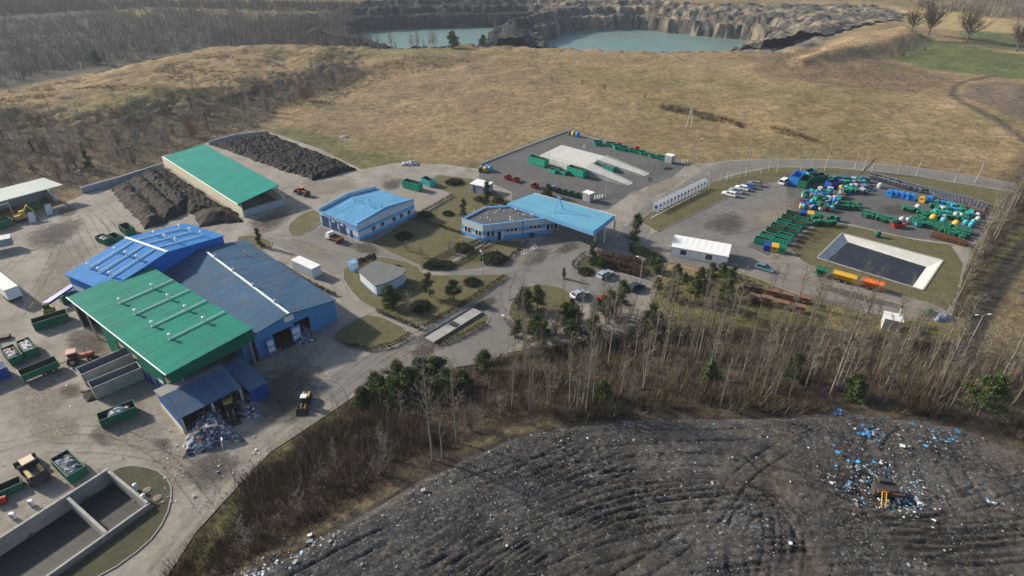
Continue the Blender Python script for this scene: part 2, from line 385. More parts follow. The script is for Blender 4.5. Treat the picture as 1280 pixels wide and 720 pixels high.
# dip of the far left forest, quarry pit with a bench, the rising ground beyond
Z = Z-6*sm((Y-330)/60)*sm((-120-X)/60)*(dH > 0)
dq = dW+(wall_noise(X, Y)-.5)*16+(fbm(X/5, Y/5, 3, 12)-.5)*5
prof = np.where(dq < 0, -23, np.where(dq < 4, -23+12.5*sm(dq/4), np.where(dq < 20, -10.5+(dq-4)*.06, -9.5+9.5*sm((dq-20)/38))))
quarry = dW < 70
Z = np.where(quarry, np.minimum(Z, 0)*sm((dq-20)/40)+prof+(n_sm*2.4+n_mid*4.5)*sm((dq-1)/6)*sm((70-dW)/20), Z)
RQ = GP([(930,52),(990,54),(1060,38),(1128,28),(1135,9),(1060,5),(930,5),(840,8)], 0); dRQ = sdist(X, Y, RQ)+(n_mid*16); Z = Z+np.where(dW > 30, sm(-dRQ/14)*(-2+n_mid*5), 0)
mound = GP([(1050,52),(1130,42),(1150,52),(1060,72),(1000,84)], 0)
Z = Z+sm(-(sdist(X, Y, mound)-10)/18)*5*(dW > 20)
lipb = GP([(1190,310),(1215,262),(1300,160),(1340,185),(1250,290),(1195,395),(1180,385)], 0)
Z = Z+sm(-(sdist(X, Y, lipb)-1)/5)*1.6
Z = np.where(dFL < 1.2, -.09, Z)
Z = np.where(np.minimum(sdist(X, Y, POND_O), sdist(X, Y, BASIN_O)) < 0, -3.5, Z)
Z = np.where(dLF < -.3, LFZ-.35, Z)
def th(x, y):
    i = min(max(int(np.searchsorted(XS, x))-1, 0), len(XS)-2); j = min(max(int(np.searchsorted(YS, y))-1, 0), len(YS)-2)
    u = (x-XS[i])/(XS[i+1]-XS[i]); w = (y-YS[j])/(YS[j+1]-YS[j])
    return float((Z[j,i]*(1-u)+Z[j,i+1]*u)*(1-w)+(Z[j+1,i]*(1-u)+Z[j+1,i+1]*u)*w)
def GT(px, py):
    z = 0.0
    for _ in range(14):
        p = G(px, py, z); z = z*.4+.6*th(p.x, p.y)
    p = G(px, py, z); return Vector((p.x, p.y, th(p.x, p.y)))
col = np.zeros(X.shape+(3,)); col[:] = (.255,.19,.105)
def paint(c, w):
    w = np.clip(w, 0, 1)[..., None]; col[:] = col*(1-w)+np.array(c)*w
def zone(px, c, soft=3, amt=1, warp=6):
    d = sdist(X, Y, GP(px))+(fbm(X/14, Y/14, 3, 21)-.5)*warp*2; paint(c, sm(.5-d/soft/2)*amt)
pt = fbm(X/38, Y/38, 4, 31); paint((.18,.13,.075), sm((pt-.5)*6)*.7)
paint((.155,.142,.062), sm((fbm(X/70, Y/25, 3, 41)-.5)*7)*.55)
paint((.27,.205,.11), sm((fbm(X/12, Y/9, 3, 51)-.56)*8)*.35)
zone([(340,150),(440,110),(560,85),(650,90),(700,130),(640,190),(560,200)], (.225,.165,.105), 20, .55, 20); zone([(700,80),(960,90),(1150,140),(1250,190),(900,170),(720,130)], (.2,.158,.075), 25, .5, 25); zone([(760,150),(900,170),(1100,190),(1100,200),(880,190),(740,168)], (.16,.125,.07), 12, .5, 15)
mow = np.sin((X*.62+Y*.78)/2.1+fbm(X/30, Y/30, 2, 52)*9); paint((.19,.145,.078), sm(mow*.7)*.22*(X > -30))
zone([(330,164),(345,158),(520,200),(600,204),(598,212),(500,206),(455,214)], (.135,.125,.06), 4)
zone([(500,190),(520,150),(700,100),(760,130),(700,164),(600,206)], (.24,.175,.1), 10, .6)
zone([(-500,330),(0,262),(105,240),(205,207),(262,175),(330,162),(345,140),(470,88),(420,80),(330,118),(150,152),(0,163),(-500,200)], (.135,.107,.072), 6)
zone([(-900,190),(0,110),(130,88),(250,64),(380,58),(445,60),(440,30),(200,2),(-900,2)], (.075,.07,.06), 8)
zone([(945,68),(1110,45),(1160,60),(1120,76),(1200,92),(1190,112),(1140,120),(1000,104),(940,90)], (.175,.125,.08), 8, .85)
zone([(1110,72),(1150,48),(1280,70),(1600,125),(1600,165),(1280,99),(1200,89)], (.1,.118,.048), 4, .95, 2)
zone([(1195,40),(1290,46),(1600,70),(1600,115),(1290,66),(1200,52)], (.105,.12,.052), 4, .95, 2)
zone([(1194,124),(1206,110),(1240,101),(1300,108),(1600,160),(1600,250),(1300,160),(1225,134)], (.16,.12,.09), 3, .95, 2)
for off in (-1.6, 1.6):
    ln = [(p.x+off*.7, p.y+off*.7) for p in GP([(1245,93),(1210,101),(1192,112),(1188,121),(1206,134),(1250,155),(1300,190)])]
    paint((.09,.072,.055), sm(1.6-ldist(X, Y, ln)/1.1)*.8)
zone([(990,76),(1040,57),(1130,42),(1146,46),(1070,66),(1020,82)], (.36,.26,.14), 5, .9)
zone([(1080,3),(1200,18),(1290,30),(1500,50),(1500,60),(1190,40),(1130,30)], (.36,.28,.14), 8, .8)
zone([(145,4),(190,4),(185,14),(150,12)], (.3,.28,.08), 10, .9)
# rock of the quarry
rk = sm((66-dW)/12)*(Y > 430)
rn = fbm(X/9, Y/9, 4, 61)
paint((.13,.12,.106), rk); paint((.22,.195,.155), rk*sm((rn-.52)*7)*.8); paint((.06,.061,.063), rk*sm((.47-rn)*8)*.8)
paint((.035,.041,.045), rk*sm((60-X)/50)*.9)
paint((.26,.205,.13), sm(1-np.abs(dW-52)/12)*(Y > 440)*(X > 0)*.5)
rq = sm(-dRQ/10)*(dW > 30)*.9; paint((.15,.138,.12), rq); paint((.24,.215,.17), rq*sm((rn-.5)*7)*.8); paint((.07,.07,.07), rq*sm((.46-rn)*8)*.8)
# bank floor
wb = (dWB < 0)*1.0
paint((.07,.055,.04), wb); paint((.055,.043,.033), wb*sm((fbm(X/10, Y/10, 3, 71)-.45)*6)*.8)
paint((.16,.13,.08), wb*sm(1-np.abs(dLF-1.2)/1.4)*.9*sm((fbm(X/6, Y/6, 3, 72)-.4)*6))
paint((.1,.1,.045), sm(1-np.abs(dWB+3)/6)*(X < -28)*.9)
zone([(700,430),(780,380),(830,350),(850,330),(925,342),(1000,372),(1100,396),(1180,404),(1190,430),(1100,424),(1000,404),(900,410),(800,418)], (.115,.108,.045), 2, .9)
zone([(1190,400),(1215,330),(1250,285),(1320,180),(1500,230),(1400,480),(1240,440)], (.19,.15,.085), 3, .9)
paint((.085,.065,.045), sm(1-(sdist(X, Y, lipb)+1)/3)*.9)
zone([(1200,420),(1228,345),(1275,270),(1330,200),(1350,215),(1290,290),(1245,350),(1215,425)], (.11,.11,.045), 2, .9, 2)
for ln in ([(1203,440),(1222,390),(1246,342),(1290,292),(1330,255)], [(1216,440),(1237,388),(1262,344),(1300,304),(1340,268)]):
    paint((.05,.045,.038), sm(1.5-ldist(X, Y, GP(ln))/1.1)*.95)
def terrain_material(bump=1.0):
    m = bpy.data.materials.new('terrain'); m.use_nodes = True; nt = m.node_tree; N = nt.nodes; L = nt.links; b = N['Principled BSDF']
    b.inputs['Roughness'].default_value = .95; b.inputs['Specular IOR Level'].default_value = .1
    a = N.new('ShaderNodeAttribute'); a.attribute_name = 'cover'; tc = N.new('ShaderNodeTexCoord')
    last = a.outputs['Color']; hs = []
    for s, lo, hi in ((.06,.8,1.2), (.35,.6,1.4), (1.6,.55,1.45), (.02,.85,1.15)):
        n = N.new('ShaderNodeTexNoise'); n.inputs['Scale'].default_value = s; n.inputs['Detail'].default_value = 8; n.inputs['Roughness'].default_value = .7
        L.new(tc.outputs['Object'], n.inputs['Vector'])
        r = N.new('ShaderNodeMapRange'); r.inputs[1].default_value = .32; r.inputs[2].default_value = .68; r.inputs[3].default_value = lo; r.inputs[4].default_value = hi
        L.new(n.outputs['Fac'], r.inputs[0]); mx = N.new('ShaderNodeMix'); mx.data_type = 'RGBA'; mx.blend_type = 'MULTIPLY'; mx.inputs[0].default_value = 1
        L.new(last, mx.inputs[6]); L.new(r.outputs[0], mx.inputs[7]); last = mx.outputs[2]; hs.append(n)
    L.new(last, b.inputs['Base Color'])
    bp = N.new('ShaderNodeBump'); bp.inputs['Strength'].default_value = .9; bp.inputs['Distance'].default_value = .8*bump; L.new(hs[1].outputs['Fac'], bp.inputs['Height'])
    b2 = N.new('ShaderNodeBump'); b2.inputs['Strength'].default_value = .7; b2.inputs['Distance'].default_value = .3*bump; L.new(hs[2].outputs['Fac'], b2.inputs['Height']); L.new(bp.outputs[0], b2.inputs['Normal'])
    L.new(b2.outputs[0], b.inputs['Normal']); return m
ny, nx = X.shape
idx = np.arange(nx*ny).reshape(ny, nx)
quads = np.stack([idx[:-1,:-1], idx[:-1,1:], idx[1:,1:], idx[1:,:-1]], -1).reshape(-1, 4)
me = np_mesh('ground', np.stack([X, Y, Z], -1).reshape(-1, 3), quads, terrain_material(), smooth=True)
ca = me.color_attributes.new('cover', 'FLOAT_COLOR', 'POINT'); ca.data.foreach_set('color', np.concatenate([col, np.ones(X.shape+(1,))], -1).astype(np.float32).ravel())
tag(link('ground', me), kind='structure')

def zat(x, y):
    i = np.clip(np.searchsorted(XS, x)-1, 0, len(XS)-2); j = np.clip(np.searchsorted(YS, y)-1, 0, len(YS)-2); u = (x-XS[i])/(XS[i+1]-XS[i]); w = (y-YS[j])/(YS[j+1]-YS[j])
    return (Z[j,i]*(1-u)+Z[j,i+1]*u)*(1-w)+(Z[j+1,i]*(1-u)+Z[j+1,i+1]*u)*w
def quarry_faces():
    xs = np.arange(-270, 370, 1.7); ys = np.arange(470, 770, 1.7); x, y = np.meshgrid(xs, ys); dw = np.minimum(sdist(x, y, WL), sdist(x, y, WR)); drq = sdist(x, y, RQ)+(fbm(x/9, y/9, 4, 2)-.5)*16
    rdg = lambda s, k: 1-np.abs(fbm(x/s, y/s, 4, k)*2-1)*2.2
    dq = dw+(fbm(x/14, y/14, 4, 11)-.5)*18+(fbm(x/4, y/4, 3, 12)-.5)*6
    prof = np.where(dq < 0, -24, np.where(dq < 2.5, -24+13.5*sm(dq/2.5), np.where(dq < 16, -10.5+(dq-2.5)*.06, np.where(dq < 19, -9.7+5.5*sm((dq-16)/3), np.where(dq < 34, -4.2+(dq-19)*.05, -3.4+3.4*sm((dq-34)/9))))))
    face = np.minimum(sm((62-dw)/14), 1); z0 = zat(x, y); zz = z0*(1-face)+prof*face+(rdg(13, 91)*1.7+rdg(4.6, 92)*1.2+(fbm(x/2.2, y/2.2, 2, 93)-.5)*1.6)*np.maximum(face*sm(dq/3), sm(-drq/10)); zz = np.where((dw > 30) & (drq < 0), np.maximum(zz, z0-1+(rdg(11, 94)*2.0+rdg(4, 95)*1.2)*sm(-drq/12)), zz)
    c = np.zeros(x.shape+(3,)); c[:] = (.125,.113,.098); rn = fbm(x/9, y/9, 4, 61); f2 = fbm(x/3, y/5, 4, 62)
    def pt_(k, w): w = np.clip(w, 0, 1)[..., None]; c[:] = c*(1-w)+np.array(k)*w
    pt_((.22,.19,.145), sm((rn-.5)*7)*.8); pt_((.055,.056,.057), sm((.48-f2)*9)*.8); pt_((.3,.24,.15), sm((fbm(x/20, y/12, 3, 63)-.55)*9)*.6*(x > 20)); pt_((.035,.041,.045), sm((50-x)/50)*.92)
    i = np.arange(x.size).reshape(x.shape); ok = ((face > .25) | (drq < -3)) & (y > 470) & (dw > -8) & (drq > -200) & (x > -158+(fbm(x/12, y/12, 3, 96)-.5)*30); keep = (ok[:-1,:-1] & ok[1:,1:]).ravel(); qd = np.stack([i[:-1,:-1], i[:-1,1:], i[1:,1:], i[1:,:-1]], -1).reshape(-1, 4)[keep]
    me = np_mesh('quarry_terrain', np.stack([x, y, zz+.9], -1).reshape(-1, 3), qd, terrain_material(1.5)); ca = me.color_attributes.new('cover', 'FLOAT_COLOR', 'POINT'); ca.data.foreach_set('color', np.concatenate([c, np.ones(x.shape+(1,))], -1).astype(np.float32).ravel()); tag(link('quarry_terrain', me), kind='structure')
quarry_faces()
# ---------------------------------------------------------------- flat sheets
LAYER = [0.0]
def sheet(name, pts, m, z=None, px=True, holes=()):
    P = GP(pts) if px else pts
    if z is None: LAYER[0] += .004; z = LAYER[0]
    from mathutils.geometry import tessellate_polygon
    rings = [P]+[list(h) for h in holes]; tris = tessellate_polygon([[Vector((p.x, p.y, 0)) for p in r] for r in rings])
    b = MB(); b.v = [(p.x, p.y, z) for r in rings for p in r]
    for t in tris:
        a, c, d = (Vector(b.v[i]) for i in t)
        b.f.append(tuple(t) if (c-a).cross(d-a).z > 0 else tuple(reversed(t))); b.m.append(0)
    return tag(b.build(name, m), kind='structure')
def smooth_px(pts, it=2):
    for _ in range(it):
        q = []
        for i in range(len(pts)):
            a, b = pts[i], pts[(i+1) % len(pts)]
            q += [(a[0]*.75+b[0]*.25, a[1]*.75+b[1]*.25), (a[0]*.25+b[0]*.75, a[1]*.25+b[1]*.75)]
        pts = q
    return pts
def ccw(P):
    a = sum(P[i].x*P[(i+1) % len(P)].y-P[(i+1) % len(P)].x*P[i].y for i in range(len(P)))
    return P if a > 0 else P[::-1]
TUFTS = []          # (polygon, density, height, material index) for the grass on the lawns
def lawn(pts, m='lawn', kerb=True, z=.09, it=1, dens=1.2, holes=()):
    P = ccw(GP(smooth_px(pts, it) if it else pts)); n = len(P)
    from mathutils.geometry import tessellate_polygon
    rings = [P]+[list(h) for h in holes]; b = MB(); b.v = [(p.x, p.y, z) for r in rings for p in r]
    for t in tessellate_polygon([[Vector((p.x, p.y, 0)) for p in r] for r in rings]):
        a, c, d = (Vector(b.v[i]) for i in t); b.f.append(tuple(t) if (c-a).cross(d-a).z > 0 else tuple(reversed(t))); b.m.append(0)
    tag(b.build('lawn', K[m]), kind='structure')
    if kerb:
        k = MB(); out = []
        for i in range(n):
            e = (P[(i+1) % n]-P[i-1]).to_2d(); e = Vector((e.y, -e.x)).normalized()*.22; out.append((P[i].x+e.x, P[i].y+e.y))
        for i in range(n):
            j = (i+1) % n
            k.hexa([(P[i].x,P[i].y,-.02),(out[i][0],out[i][1],-.02),(out[j][0],out[j][1],-.02),(P[j].x,P[j].y,-.02),(P[i].x,P[i].y,z+.03),(out[i][0],out[i][1],z+.03),(out[j][0],out[j][1],z+.03),(P[j].x,P[j].y,z+.03)])
        tag(k.build('kerb', K['kerb']), kind='structure')
    TUFTS.append((P, dens))
LAYER[0] = -.004
sheet('yard_ground', YARD, K['yard'], px=False, holes=(POND_O, BASIN_O))
sheet('road', [(770,300),(800,262),(840,238),(880,212),(905,202),(960,199),(1040,200),(1130,208),(1210,219),(1300,235),(1300,245),(1210,229),(1130,217),(1040,208.5),(965,208),(915,217),(870,236),(835,258),(815,285),(800,312)], K['asphalt'])
sheet('dump_lot', [(600,212),(601,207),(712,164.5),(858,206.5),(840,222),(790,240),(760,262),(700,262),(640,252),(640,240),(598,222)], K['asphalt_dark'])
sheet('storage_lot', [(985,224),(1060,218),(1120,225),(1240,262),(1232,285),(1212,307),(1130,296),(1060,279),(1030,275),(1000,290),(960,320),(933,308),(975,262)], K['asphalt_dark'])
sheet('car_lot', [(838,283),(940,233),(985,224.3),(982,262),(934,308),(958,322),(930,336),(838,322),(800,312),(815,292)], K['asphalt'])
sheet('access_road', [(690,292),(745,300),(735,318),(718,328),(718,336),(738,350),(745,335),(812,352),(800,368),(760,380),(722,380),(700,362),(664,354),(640,372),(632,402),(668,412),(655,424),(614,452),(560,461),(500,464),(470,470),(420,505),(390,490),(440,450),(500,432),(560,402),(600,372),(632,346),(605,338),(665,306)], K['asphalt'])
sheet('access_road', [(745,300),(800,312),(838,322),(930,336),(935,345),(833,328),(760,318),(735,318)], K['asphalt'])
sheet('access_road', [(450,306),(470,296),(532,334),(605,338),(632,346),(560,343),(522,331)], K['asphalt'])
sheet('forecourt', [(402,284),(450,304),(528,334),(500,330),(472,322),(440,335),(420,344),(345,306),(322,294),(360,300)], K['asphalt'])
sheet('paved_pad', [(470,240),(505,215),(560,221),(568,243),(516,272),(510,252)], K['paving'])
sheet('gravel_track', [(930,326),(985,318),(1050,350),(1160,378),(1180,390),(1178,400),(1120,394),(1000,367),(925,342)], K['gravel'])
sheet('compost_pad', [(90,262),(135,240),(205,214),(305,272),(262,290),(215,284),(165,292)], K['yard'])
sheet('footpath', [(412,345),(424,342),(440,374),(452,380),(528,411),(520,416),(466,391),(440,400),(415,424),(404,420),(436,390)], K['paving'])
# lawns
lawn([(358,284),(378,267),(398,262),(402,281),(367,298)])
lawn([(463,304),(514,274),(526,270),(568,244),(532,229),(548,219),(590,224),(640,252),(606,258),(577,272),(578,296),(604,303),(607,299),(550,332),(530,334)], it=0)
lawn([(558,338),(614,301),(662,302),(634,326),(600,334)])
lawn([(424,341),(447,326),(474,320),(520,331),(528,344),(560,345),(632,343),(634,347),(600,372),(530,411),(468,386),(447,374)])
lawn([(412,423),(440,401),(467,392),(516,416),(492,431),(462,437),(432,433)])
lawn([(543,431),(604,393),(613,397),(606,407),(557,433)])
lawn([(291,298),(320,293),(346,306),(317,314)])
lawn([(800,277),(816,263),(880,231),(920,219),(965,209.5),(1040,210),(1130,218.5),(1262,240),(1242,268),(1120,224),(1060,217),(985,223),(940,232),(838,282),(822,290)], it=0)
lawn([(1003,292),(1032,277),(1060,281),(1130,298),(1208,309),(1190,392),(1160,377),(1050,349),(986,318)], it=1, kerb=False, z=.03, holes=(POND_O,))
lawn([(664,354),(705,360),(716,372),(700,384),(668,411),(634,400),(641,373)])
lawn([(720,329),(737,318),(800,324),(833,330),(812,350),(746,333),(735,345),(722,337)], 'lawn_dull')
lawn([(150,585.5),(165,583),(182,585),(197,590),(207,598),(213,609),(213,622),(209,640),(200,658),(188,674),(170,690),(145,708),(100,732),(40,765),(-60,790)]+[unpix(q) for q in (_c0+_v*(_D+.6)-_u*26, _c0+_v*(_D+.6)+_u*.3, _c0+_u*.3)], 'lawn_dull', dens=1.0, it=0)
# dirt patches and tyre tracks: thin films of mud whose edge breaks up
def film_material(name, c, amt, sc=.5):
    m = bpy.data.materials.new(name); m.use_nodes = True; nt = m.node_tree; N = nt.nodes; L = nt.links; b = N['Principled BSDF']; b.inputs['Roughness'].default_value = .95; b.inputs['Specular IOR Level'].default_value = .1
    tc = N.new('ShaderNodeTexCoord'); a = N.new('ShaderNodeAttribute'); a.attribute_name = 'cover'
    n = N.new('ShaderNodeTexNoise'); n.inputs['Scale'].default_value = sc; n.inputs['Detail'].default_value = 9; n.inputs['Roughness'].default_value = .72; L.new(tc.outputs['Object'], n.inputs['Vector'])
    n2 = N.new('ShaderNodeTexNoise'); n2.inputs['Scale'].default_value = 2.2; n2.inputs['Detail'].default_value = 6; L.new(tc.outputs['Object'], n2.inputs['Vector'])
    r2 = N.new('ShaderNodeMapRange'); r2.inputs[1].default_value = .3; r2.inputs[2].default_value = .7; r2.inputs[3].default_value = .6; r2.inputs[4].default_value = 1.5; L.new(n2.outputs['Fac'], r2.inputs[0])
    mx = N.new('ShaderNodeMix'); mx.data_type = 'RGBA'; mx.blend_type = 'MULTIPLY'; mx.inputs[0].default_value = 1; mx.inputs[6].default_value = (*c, 1); L.new(r2.outputs[0], mx.inputs[7]); L.new(mx.outputs[2], b.inputs['Base Color'])
    ad = N.new('ShaderNodeMath'); ad.operation = 'ADD'; L.new(a.outputs['Fac'], ad.inputs[0]); L.new(n.outputs['Fac'], ad.inputs[1])
    r = N.new('ShaderNodeMapRange'); r.inputs[1].default_value = .78; r.inputs[2].default_value = 1.25; r.inputs[3].default_value = 0; r.inputs[4].default_value = amt; L.new(ad.outputs[0], r.inputs[0]); L.new(r.outputs[0], b.inputs['Alpha']); return m
FILM = {'dark': film_material('mud_film', (.085,.078,.07), .85), 'pale': film_material('dust_film', (.25,.22,.18), .8, .3), 'track': film_material('track_film', (.085,.078,.07), .55, .8), 'paletrack': film_material('dust_track_film', (.26,.235,.2), .6, .8)}
def film_mesh(name, V, F, val, m):
    me = np_mesh(name, V, F, m); ca = me.color_attributes.new('cover', 'FLOAT_COLOR', 'POINT'); val = np.asarray(val, np.float32)
    ca.data.foreach_set('color', np.stack([val, val, val, np.ones_like(val)], -1).ravel()); tag(link(name, me), kind='structure')
def dirt(px, m='dark', rings=4):
    LAYER[0] += .0015; P = ccw(GP(smooth_px(px, 2))); c = sum(P, Vector())/len(P); n = len(P); V = [(c.x, c.y, LAYER[0])]; val = [.75]; F = []
    for k in range(1, rings+1):
        for p in P: q = c.lerp(p, k/rings); V.append((q.x, q.y, LAYER[0])); val.append(.75*(1-(k/rings)**1.5)-(.25 if k == rings else 0))
    for i in range(n):
        j = (i+1) % n; F.append((0, 1+i, 1+j))
        for k in range(rings-1): a = 1+k*n; F += [(a+i, a+n+i, a+n+j), (a+i, a+n+j, a+j)]
    film_mesh('dirt_film', V, F, val, FILM[m])
def tracks(curves, m='track', w=.5, gauge=1.9):
    LAYER[0] += .0015; V = []; F = []; val = []
    for px in curves:
        p = px
        for _ in range(3):
            q = [p[0]]
            for a, b in zip(p, p[1:]): q += [(a[0]*.75+b[0]*.25, a[1]*.75+b[1]*.25), (a[0]*.25+b[0]*.75, a[1]*.25+b[1]*.75)]
            p = q+[p[-1]]
        P = GP(p)
        for s in (-1, 1):
            b0 = len(V)
            for i, c in enumerate(P):
                t = (P[min(i+1, len(P)-1)]-P[max(i-1, 0)]).normalized(); nr = Vector((-t.y, t.x, 0)); o = c+nr*(gauge/2*s); e = 0 if i in (0, len(P)-1) else 1
                for k, v in ((-1, .05), (0, .6), (1, .05)): r = o+nr*(k*w/2); V.append((r.x, r.y, LAYER[0])); val.append(v*e)
            for i in range(len(P)-1):
                for k in (0, 1): a = b0+i*3+k; F += [(a, a+1, a+4), (a, a+4, a+3)]
    film_mesh('tyre_tracks', V, F, val, FILM[m])
LAYER[0] += .002
for px in ([(20,520),(80,500),(130,545),(90,575),(30,560)],[(170,560),(240,545),(260,600),(215,640),(190,600)],[(40,310),(100,290),(140,310),(100,345),(50,350)],[(340,290),(400,300),(440,330),(380,330)],[(450,450),(520,420),(580,410),(540,450),(480,470)],[(110,470),(180,480),(200,520),(150,540)]): dirt(px, 'pale')
for px in ([(0,430),(40,415),(60,440),(20,470)],[(180,540),(225,545),(220,570),(185,565)],[(110,520),(160,540),(140,570),(100,555)],[(60,480),(110,470),(110,500),(70,510)],[(420,300),(470,300),(500,325),(440,320)],[(640,310),(700,300),(690,330),(650,345)],[(560,395),(620,360),(640,375),(580,410)]): dirt(px)
dirt([(300,470),(360,425),(425,440),(420,475),(375,525),(330,565),(290,545)]); dirt([(320,500),(400,470),(400,520),(350,560)]); dirt([(500,420),(560,398),(600,372),(640,352),(640,372),(590,402),(570,440),(520,462),(470,470)]); dirt([(500,440),(555,415),(545,455),(520,462)])
dirt([(60,405),(130,400),(170,440),(120,470),(70,440)]); dirt([(0,470),(70,460),(110,500),(60,540),(0,530)], 'pale'); dirt([(100,500),(190,495),(240,560),(160,590),(90,550)], 'pale'); dirt([(20,350),(80,310),(130,330),(70,400),(30,400)], 'pale'); dirt([(0,300),(60,270),(130,262),(110,300),(40,335)]); dirt([(60,262),(100,250),(106,268),(70,280)])
dirt([(230,560),(300,545),(330,570),(270,640),(200,620)]); dirt([(640,400),(670,412),(650,425),(625,405),(620,385)]); dirt([(470,225),(520,215),(500,245),(470,240)]); dirt([(350,225),(450,215),(470,235),(390,255),(350,250)], 'pale'); dirt([(290,275),(360,255),(390,260),(340,300),(300,295)]); dirt([(700,300),(740,300),(715,320),(680,322)]); dirt([(600,310),(690,300),(680,330),(640,340)], 'pale')
dirt([(968,232),(1000,228),(1010,250),(990,285),(960,315),(935,312),(955,285),(970,262)], 'pale'); dirt([(960,240),(1020,260),(980,300),(930,300),(900,270)], 'pale'); dirt([(1080,255),(1150,252),(1160,275),(1090,270)]); dirt([(850,280),(930,250),(950,290),(900,305)]); dirt([(780,240),(850,212),(880,215),(830,245),(790,262)], 'pale'); dirt([(1000,345),(1100,372),(1170,392),(1100,388),(1010,362)])
tracks([[(60+k*14,262+k*1.5),(78+k*13,290),(100+k*13,330+k*3),(112+k*10,350)] for k in range(-2,6)], 'paletrack', .45); tracks([[(122,250),(150,275),(180,300)],[(118,262),(140,285),(165,306)],[(0,345),(50,300),(110,265),(150,250)],[(20,400),(60,340),(75,300)]])
tracks([[(330,560),(400,500),(470,440),(520,420),(600,375),(660,330),(730,292)],[(395,520),(470,460),(540,420),(620,365),(680,320),(745,300)],[(300,470),(360,470),(400,500),(360,540),(300,590),(240,660),(190,720)],[(60,560),(150,560),(240,580),(270,620),(200,700)],[(0,560),(110,530),(200,560),(260,640)],[(330,520),(370,490),(410,490),(405,520),(370,545)],[(340,500),(375,478),(420,480),(428,505)]])
tracks([[(640,340),(628,370),(640,395),(655,415)],[(610,380),(635,392),(650,420)],[(850,285),(930,250),(980,235)],[(870,300),(960,290),(1000,262),(1080,250),(1150,262)],[(930,335),(1000,350),(1100,378),(1175,396)],[(780,290),(830,250),(890,218),(960,205),(1060,205),(1200,224),(1290,240)],[(520,330),(440,300),(350,280),(300,300)],[(360,300),(420,320),(480,330)]], 'track', .55)
# ---------------------------------------------------------------- water
wm = mat('lake_water', (.125,.2,.185), .4, .12, .02, .5, .06, spec=.2, dirt=(.16,.225,.2), dirt_amt=.6)
for n_, P in (('lake_water', WL), ('lake_water', WR)):
    c = sum(P, Vector())/len(P)
    sheet(n_, [c+(p-c)*1.05 for p in P], wm, z=-20, px=False)
# ================================================================ buildings
class Frame:
    """local frame of a building standing at world point p, x axis turned by rz"""
    def __init__(s, p, rz): s.p = Vector((p.x, p.y, 0)); s.rz = rz; s.c, s.s = math.cos(rz), math.sin(rz)
    def L(s, w): dx, dy = w.x-s.p.x, w.y-s.p.y; return Vector((dx*s.c+dy*s.s, -dx*s.s+dy*s.c, w.z))
    def W(s, x, y, z=0): return Vector((s.p.x+x*s.c-y*s.s, s.p.y+x*s.s+y*s.c, z))
def roof_vent_row(parent, p0, p1, nv, r=.16, name='ridge_vent'):
    b = MB(); p0, p1 = Vector(p0), Vector(p1); b.tube(p0, p1, r, n=6)
    for i in range(nv):
        q = p0.lerp(p1, (i+.06)/max(1, nv-.3)); b.tube(q, q+Vector((0,0,.75)), .2, n=8); b.lathe([(.2,0),(.36,.05),(.3,.3),(.05,.42)], 0, 0, 8)
        k = len(b.v)-32
        for j in range(k, len(b.v)): v = b.v[j]; b.v[j] = (v[0]+q.x, v[1]+q.y, v[2]+q.z+.7)
    return b.build(name, K['pipe_white'], parent)
def window(parent, w, h, origin, ux, nrm, frame='white_paint', label=None):
    """window child with its pane: origin = lower left corner on the wall, ux = direction along the wall, nrm = outward"""
    o, ux, n = Vector(origin), Vector(ux), Vector(nrm); up = Vector((0,0,1)); f = MB()
    def bar(a0, a1, z0, z1, d0, d1): f.hexa([tuple(o+ux*a+n*d+up*z) for z in (z0, z1) for a, d in ((a0,d1),(a1,d1),(a1,d0),(a0,d0))])
    t = .09
    bar(-t, w+t, -t, 0, .005, .06); bar(-t, w+t, h, h+t, .005, .06); bar(-t, 0, 0, h, .005, .055); bar(w, w+t, 0, h, .005, .055)
    if w > 1: bar(w/2-.04, w/2+.04, 0, h, .012, .05)
    fr = f.build('window', K[frame], parent); f = MB(); bar(0, w, 0, h, .004, .02); f.build('pane', K['glass'], fr); return fr
def banded_wall(poly, bands, t=.25, parapet=0):
    """walls along a closed ccw polygon; bands (z0,z1,material index), thickness inward"""
    b = MB(); n = len(poly)
    inn = []
    for i in range(n):
        a, p, c = Vector(poly[i-1]), Vector(poly[i]), Vector(poly[(i+1) % n]); e1, e2 = (p-a).normalized(), (c-p).normalized()
        n1, n2 = Vector((-e1.y, e1.x)), Vector((-e2.y, e2.x)); m = (n1+n2).normalized(); inn.append(p+m*(t/max(.3, m.dot(n1))))
    for i in range(n):
        j = (i+1) % n
        for z0, z1, mi in bands:
            b.hexa([(*poly[i],z0),(*poly[j],z0),(*inn[j],z0),(*inn[i],z0),(*poly[i],z1),(*poly[j],z1),(*inn[j],z1),(*inn[i],z1)], mi)
    return b, inn

